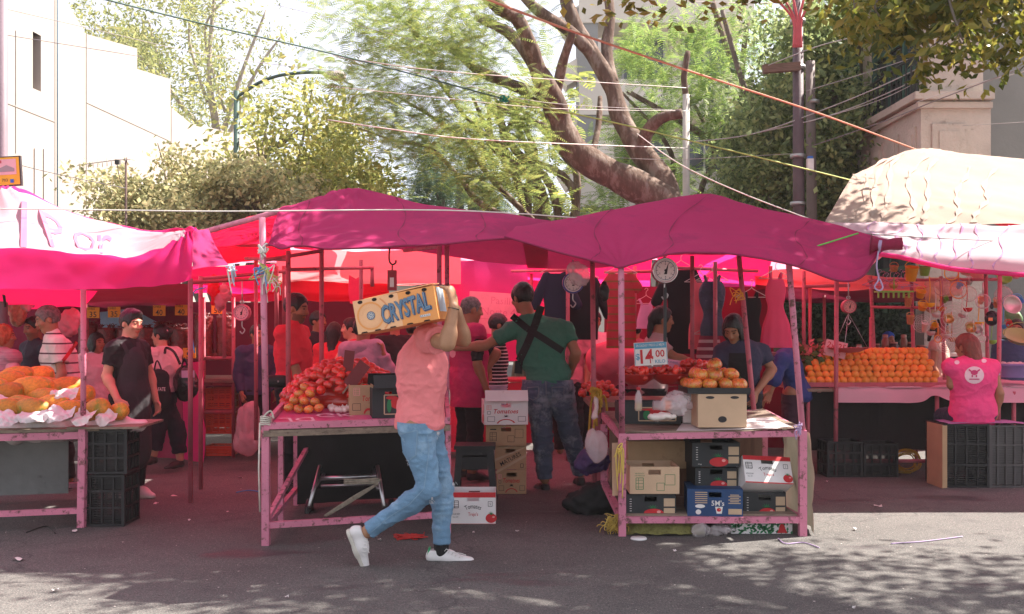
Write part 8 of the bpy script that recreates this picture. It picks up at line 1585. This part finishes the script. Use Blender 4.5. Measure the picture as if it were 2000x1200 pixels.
bp = SDF(); c = P(362, 748, 10.05); bp.ell(c, (.115, .10, .18), k=.03).ell(c+V(.06, -.02, -.05), (.08, .08, .10), k=.03); bpo = sdf_obj('backpack', bp, .011, VIN, None, [(.012, (14, 14, 14), 3)]); tag(bpo, 'shiny black backpack on the back of the woman with the bun', 'backpack')
q = MB(VIN); q.tube(smooth_path([P(352, 712, 10.0), P(340, 688, 9.98), P(325, 680, 10.0), P(322, 690, 9.95)], 5), .014, 6); q.tube(smooth_path([P(355, 716, 10), P(360, 700, 9.98), P(366, 714, 10)], 4), .010, 6); q.build('strap', bpo); q = MB(mat('lilac flap', (.42, .34, .46), .3)); q.box(c+V(.06, -.105, .09), (.12, .012, .07), .25); q.build('flap', bpo)
tb = thing('tote_bag', 'black tote bag with white lettering carried by the woman with the bun', 'bag', P(310, 790, 9.75)); S = SDF(); c = P(311, 762, 9.75); S.cone(c+V(0, 0, -.08), c+V(0, 0, .10), .115, .10, .02, flat=((0, 1, 0), 3.2)); sdf_obj('bag_body', S, .009, BLKC, tb, [(.006, (12, 12, 9), 2)]); q = MB(IWHT); q.text('CALAFATE', c+V(0, -.048, .01), V(1, 0, 0), V(0, 0, 1), 0, 0, .05, .004, 0, 0, .15)
q.build('lettering', tb); q = MB(BLKC); q.tube(smooth_path([c+V(-.06, 0, .10), c+V(-.02, 0, .28), c+V(.05, 0, .10)], 5), .008, 5); q.build('handle', tb)
# ---- 8 red polo man
p8 = Person('bearded man in a red polo shirt standing at the tomato heap', P(572, 0, 8.75).x, 8.75, 1.70, 78, .0075, pitch=10, girth=1.08); p8.px(elR=(582, 735, -.15), wrR=(600, 785, -.22)); p8.hand['R'] = dict(curl=.5)
p8.body(SK2, .8); p8.hair(HB, 'short'); p8.shirt(wear('red pique polo', (.62, .028, .05)), .72, .86, .013, .9, collar=True); p8.trousers(BLKC); p8.shoes(DSHOE)
S = SDF(); c = P(541, 745, 8.52); S.cone(c-V(.05, 0, 0), c+V(.05, 0, 0), .052, .052, .02, flat=((0, 1, 0), 1.5)); po = sdf_obj('waist_pouch', S, .008, mat('black nylon', (.012, .012, .012), .6, .2, 9, .2), p8.root); q = MB(STEEL); q.ball(c+V(.02, -.045, -.0), .008, 8); q.build('press_stud', po)
# ---- 9,10 at the tomato heap
p9 = Person('person in a lavender hooded sweatshirt with raised hand beyond the tomato heap', P(705, 0, 9.7).x, 9.7, 1.50, 150, .0085, hyaw=140); p9.loc(elR=(.24, .10, 1.10), wrR=(.16, .26, 1.18), elL=(-.26, .0, 1.12)); p9.px(elR=(762, 732, .0), wrR=(749, 692, -.05), shR=(733, 680, .0)); p9.hand['R'] = dict(d=V(-.1, -.1, 1), n=V(-1, 0, 0), curl=.5)
p9.body(SK2); p9.hair(HB, 'short'); LAV = wear('lavender sweatshirt', (.46, .29, .38)); p9.shirt(LAV, 1.92, .86, .030, 0, [(.007, (6, 6, 10), 3), (.004, (16, 16, 24), 5)]); S = SDF(); S.cone(p9.J['neck']+V(-.09, .03, -.02), p9.J['neck']+V(.09, .03, -.02), .055, .055, .03).ell(p9.J['neck']-p9.f*.08-V(0, 0, .05), (.13, .06, .09), k=.03); sdf_obj('hood', S, .010, LAV, p9.root, [(.008, (14, 14, 14), 2)]); p9.trousers(BLKC)
p10 = Person('young woman in profile with her hand at her mouth beyond the tomatoes', P(692, 0, 10.5).x, 10.5, 1.51, -85, .008); p10.px(elR=(662, 705, -.12), wrR=(664, 690, -.1), head=(685, 642)); p10.hand['R'] = dict(d=V(.25, 0, 1), n=V(.8, .5, 0), curl=.7); p10.body(SK3); p10.hair(HB, 'bun'); p10.shirt(REDC if 0 else wear('red cotton top', (.55, .03, .06)), .7, .85, .016); p10.trousers(BLKC)
p23 = Person('person in a red top with tied back hair in the crowd beyond the heap', P(652, 0, 11.2).x, 11.2, 1.47, 170, .010); p23.body(SK2); p23.hair(HB, 'long'); p23.shirt(wear('red jumper', (.6, .03, .05)), 1.9, .84); p23.trousers(BLKC)
# ---- 11,12 centre
p11 = Person('older man in a long hot pink vest half hidden behind the walking man', P(915, 0, 9.5).x, 9.5, 1.70, 120, .0085, hyaw=110, girth=1.12, pitch=8); p11.px(elL=(970, 690, .1), wrL=(952, 722, .05)); p11.body(SK2); p11.hair(HG, 'cropped'); p11.shirt(wear('black undershirt', (.02, .018, .02)), .9, .90, .006); VE = wear('hot pink vest cloth', (.50, .025, .13)); p11.shirt(VE, .15, .70, .036, .6, [(.016, (5, 5, 6), 6), (.007, (14, 14, 18), 2)], 'vest'); p11.trousers(BLKC); p11.shoes(DSHOE)
bv = bvh_of(p11.parts['vest']); drape('badge', p11.root, bv, mat('pale pink badge', (.74, .40, .46), .6), disc_quads(884, 690, 6, 9), 2, 2, .006)
p12 = Person('black haired person in a black and white striped top beside the green shirted man', P(968, 0, 10.3).x, 10.3, 1.55, 100, .009, pitch=8); p12.px(elR=(950, 690, -.1), wrR=(958, 725, -.12)); p12.body(SK2); p12.hair(HB, 'short'); p12.shirt(wear('striped black top', (.02, .018, .02), stripes=(2, .035, .3, (.60, .48, .48), 0)), .5, .86); p12.trousers(wear('pale jeans', (.30, .33, .40)))
p13 = Person('woman with sunlit dark hair standing behind the green shirted man', P(1110, 0, 11.0).x, 11.0, 1.62, -20, .010); p13.body(SK2); p13.hair(HB, 'bob'); p13.shirt(wear('rose top', (.60, .22, .28)), .6, .84); p13.trousers(BLKC)
p14 = Person('man in a white shirt with open collar between the two poles', P(1158, 0, 11.3).x, 11.3, 1.60, 15, .009, pitch=6); p14.body(SK2); p14.hair(HB, 'short'); p14.shirt(wear('white shirt', (.74, .56, .58)), 1.9, .82, .018, .3, collar=True); p14.trousers(BLKC)
# ---- 15,16,17 right of the middle
p15 = Person('woman with tied hair in a grey-pink tee reaching across to the right', P(1275, 0, 9.3).x, 9.3, 1.60, 95, .008, lean=(0, .05), pitch=4); p15.px(shR=(1288, 678, -.10), elR=(1322, 700, -.16), wrR=(1358, 708, -.2), elL=(1310, 715, .1), wrL=(1345, 722, 0)); p15.hand['R'] = dict(curl=.4, n=V(0, 0, -1)); p15.body(SK2); p15.hair(HB, 'pony'); p15.shirt(wear('grey pink tee', (.40, .28, .27)), .55, .86, .016); p15.trousers(BLKC)
p16 = Person('dark haired woman in a navy t-shirt and black apron looking down at the tomatoes', P(1446, 0, 8.7).x, 8.7, 1.60, -22, .0075, lean=(0, .10), pitch=34, hyaw=-30, girth=1.06); p16.px(head=(1432, 642, -.12), neck=(1446, 668, -.03), shL=(1487, 688), elL=(1508, 722, -.02), wrL=(1478, 765, -.2), shR=(1412, 688, -.02), elR=(1398, 722, -.1), wrR=(1420, 748, -.25)); p16.hand['L'] = dict(d=V(-.3, -.4, -.8), n=V(-.6, .6, 0), curl=.4)
p16.body(SK2); p16.hair(HB, 'bob'); p16.shirt(wear('navy t-shirt', (.040, .040, .075)), .6, .84, .016); p16.trousers(BLKC); bv = bvh_of(p16.parts['shirt']); drape('apron_bib', p16.root, bv, BLKC, [((1424, 690), (1462, 690), (1466, 760), (1420, 760))], 10, 12, .010)
p17 = Person('person in a blue top bending down behind the leaning post', P(1545, 0, 10.0).x, 10.0, 1.5, -100, .009, lean=(0, .3), pitch=50); p17.px(head=(1512, 712), neck=(1522, 700), chest=(1540, 712), pel=(1560, 770), shL=(1528, 702, .15), shR=(1528, 702, -.15), elR=(1515, 740, -.2), wrR=(1505, 765, -.2)); p17.body(SK2); p17.hair(HB, 'short'); p17.shirt(wear('royal blue top', (.035, .055, .19)), 1.2, .86); p17.trousers(wear('plum trousers', (.05, .02, .035)))
# ---- 18 seated woman
p18 = Person('woman in a hot pink vest with red-brown hair seated on the black crates', P(1900, 0, 9.22).x, 9.22, 1.62, 176, .0075, girth=1.12, hyaw=215, z0=0, pitch=10)
dz = -.94*p18.s+.68
for k in p18.J: p18.J[k] = p18.J[k]+V(0, 0, dz)
p18.loc(hipL=(-.10, .0, .68), hipR=(.10, .0, .68), knL=(-.13, .44, .62), knR=(.13, .44, .62), anL=(-.13, .46, .10), anR=(.13, .46, .10), toeL=(-.13, .6, .04), toeR=(.13, .6, .04)); p18.px(elL=(1858, 752, .0), wrL=(1880, 772, .2), head=(1886, 678, .06), neck=(1893, 706, .03), shL=(1858, 718, 0), shR=(1936, 718, 0))
p18.body(SK2); p18.hair(HR, 'long'); p18.shirt(wear('lilac blouse', (.50, .30, .42)), .35, .90, .004); HP = wear('bright pink vest cloth', (.80, .06, .22)); p18.shirt(HP, .06, .80, .026, .2, [(-.008, (5, 5, 7), 6), (-.004, (13, 13, 15), 2)], 'vest', False, .82); p18.trousers(wear('navy jeans', (.03, .035, .07)), .95)
bv = bvh_of(p18.parts['vest']); BG = mat('pale round logo', (.78, .55, .60), .6); drape('logo', p18.root, bv, BG, disc_quads(1903, 733, 19, 17, 12), 3, 3, .006); drape('logo_mark', p18.root, bv, mat('magenta print', (.50, .03, .14), .6), disc_quads(1903, 728, 7, 5)+strip([(1892, 722), (1900, 728)], 3)+strip([(1914, 722), (1906, 728)], 3)+strip([(1893, 741), (1913, 741)], 2.2)+disc_quads(1899, 735, 1.6, 2.4)+disc_quads(1907, 735, 1.6, 2.4), 2, 2, .009); drape('shoulder_badge', p18.root, bv, BG, disc_quads(1869, 708, 5, 4)+disc_quads(1922, 705, 5, 4), 2, 2, .006)
# ---- background people at the right and in the crowd
p19 = Person('vendor in a bright blue knitted cap behind the cooking counter', P(1733, 0, 13.2).x, 13.2, 1.36, 20, .010); p19.body(SK2); p19.hair(mat('blue knit', (.03, .10, .50), .9, .1, 20, .4, 60), 'short', 'knitted_cap'); p19.shirt(wear('white smock', (.66, .55, .55)), 1.9, .85); p19.trousers(BLKC)
p20 = Person('woman in a pale sleeveless top at the counter under the kitchenware', P(1832, 0, 12.0).x, 12.0, 1.50, 60, .010, pitch=12); p20.body(SK2); p20.hair(HB, 'pony'); p20.shirt(wear('pale tan top', (.56, .36, .30)), .2, .84); p20.trousers(BLKC)
p21 = Person('person in a dark blue apron at the right edge behind the basket', P(1985, 0, 10.9).x, 10.9, 1.50, -25, .009); p21.body(SK2); p21.hair(HB, 'short'); p21.shirt(wear('dark blue smock', (.04, .08, .16)), .8, .8, .02, .4); p21.trousers(BLKC)
p22 = Person('black haired person in a white top behind the young man in the apron', P(186, 0, 10.3).x, 10.3, 1.36, 60, .009); p22.body(SK2); p22.hair(HB, 'bob'); p22.shirt(wear('white sunlit top', (.74, .66, .66)), 1.2, .84); p22.trousers(BLKC)
for x, Y, H_, yw, c, l in ((772, 11.2, 1.56, 200, (.02, .018, .02), 'person in black in the crowd right of the hooded person'), (805, 11.6, 1.5, 160, (.05, .02, .03), 'person in dark maroon partly behind the pink t-shirt man'), (618, 11.8, 1.60, 60, (.03, .03, .04), 'person in dark clothes with cap beyond the red polo man'), (1240, 11.5, 1.5, 170, (.25, .10, .12), 'person in a dull rose top behind the embroidered dress'), (500, 11.0, 1.44, 40, (.05, .04, .10), 'person in dark blue clothes in the red passage by the dial scale')):
    p = Person(l, P(x, 0, Y).x, Y, H_, yw, .011); p.body(SK2); p.hair(HB, 'short'); p.shirt(wear(l+' cloth', c), 1.9, .84); p.trousers(BLKC)
tb2 = SDF(); c = P(484, 832, 10.3); tb2.cone(c+V(0, 0, -.18), c+V(0, 0, .15), .13, .09, .04).ell(c+V(.02, 0, -.15), (.15, .12, .12), k=.04); tag(sdf_obj('plastic_bag', tb2, .014, mat('rosy clear bag', (.62, .36, .40), .25, .1, 5, .5, 22, spec=.6, alpha=.6), None, [(.03, (10, 10, 5), 3)]), 'large pale clear bag standing in the passage left of the tomato stall', 'plastic bag')
for x, y, l in ((487, 892, 'dark shoe of goods'),): pass
# ================================================================ litter
LIT = mat('white paper scrap', (.68, .62, .60), .9, .1, 20, .3)
for i, (x, y, sz) in enumerate(((36, 1094, .07), (108, 1155, .035), (146, 1039, .07), (445, 1002, .03), (370, 1018, .025), (305, 985, .06), (340, 970, .07), (470, 935, .04), (742, 1057, .03), (1318, 1079, .03), (996, 912, .04), (1715, 990, .06), (1615, 942, .05), (1670, 1035, .04), (870, 1085, .02), (925, 1042, .02), (1010, 1040, .03), (960, 1012, .03), (560, 1168, .02), (1668, 1190, .02))):
    c = G(x, y, .004); a = uni(0, 3); q = MB(LIT); q.smooth = True; g = [(c+V(math.cos(a)*sz*(u-.5)-math.sin(a)*sz*.4*(v-.5), math.sin(a)*sz*(u-.5)+math.cos(a)*sz*.4*(v-.5)*1.6, .002+abs(uni(0, .016)))) for u in (0, .33, .66, 1) for v in (0, .5, 1)]
    q.add(g, [(r*3+k, r*3+k+1, (r+1)*3+k+1, (r+1)*3+k) for r in range(3) for k in range(2)]); tag(q.build('paper_scrap'), 'small crumpled pale paper scrap lying on the asphalt', 'litter', 'paper scraps on the road')
for pts, m, l in (([(1520, 1052), (1535, 1062), (1570, 1060), (1600, 1070)], CLV, 'lilac string lying on the sunny asphalt by the right leg'), ([(1740, 1062), (1770, 1060), (1800, 1058), (1850, 1052), (1880, 1048)], CLV, 'lilac string lying on the sunlit strip at the right'), ([(462, 962), (485, 958), (505, 960)], CBLU, 'blue string lying on the road left of the tomato stall'), ([(52, 1040), (90, 1028), (108, 1042)], IRON, 'bent wire lying under the papaya stall')):
    q = MB(m); q.tube(smooth_path([G(x, y, .006) for x, y in pts], 5), .004, 5); tag(q.build('string'), l, 'string')
n = 900; xs = RNG.uniform(-4.5, 4.6, n); ys = 5.0+RNG.beta(1.1, 1.8, n)*5.5; s_ = RNG.uniform(.002, .0075, n); a = RNG.uniform(0, 6.28, n)
base = np.stack([xs, ys, np.full(n, .0035)], 1); off = np.stack([np.stack([np.cos(a+k*1.571)*s_, np.sin(a+k*1.571)*s_*.7, RNG.uniform(0, .003, n)], 1) for k in range(4)], 1); v = (base[:, None]+off).reshape(-1, 3)
me = fast_mesh('debris', v, np.arange(4*n).reshape(-1, 4), [mat('pale grit', (.5, .45, .42), .9, .3, 40, 0, island=.5), mat('dark grit', (.08, .06, .05), .9)], RNG.integers(0, 2, n)); tag(link('debris', me), 'pale and dark crumbs of dirt scattered on the asphalt', 'debris', None, 'stuff')
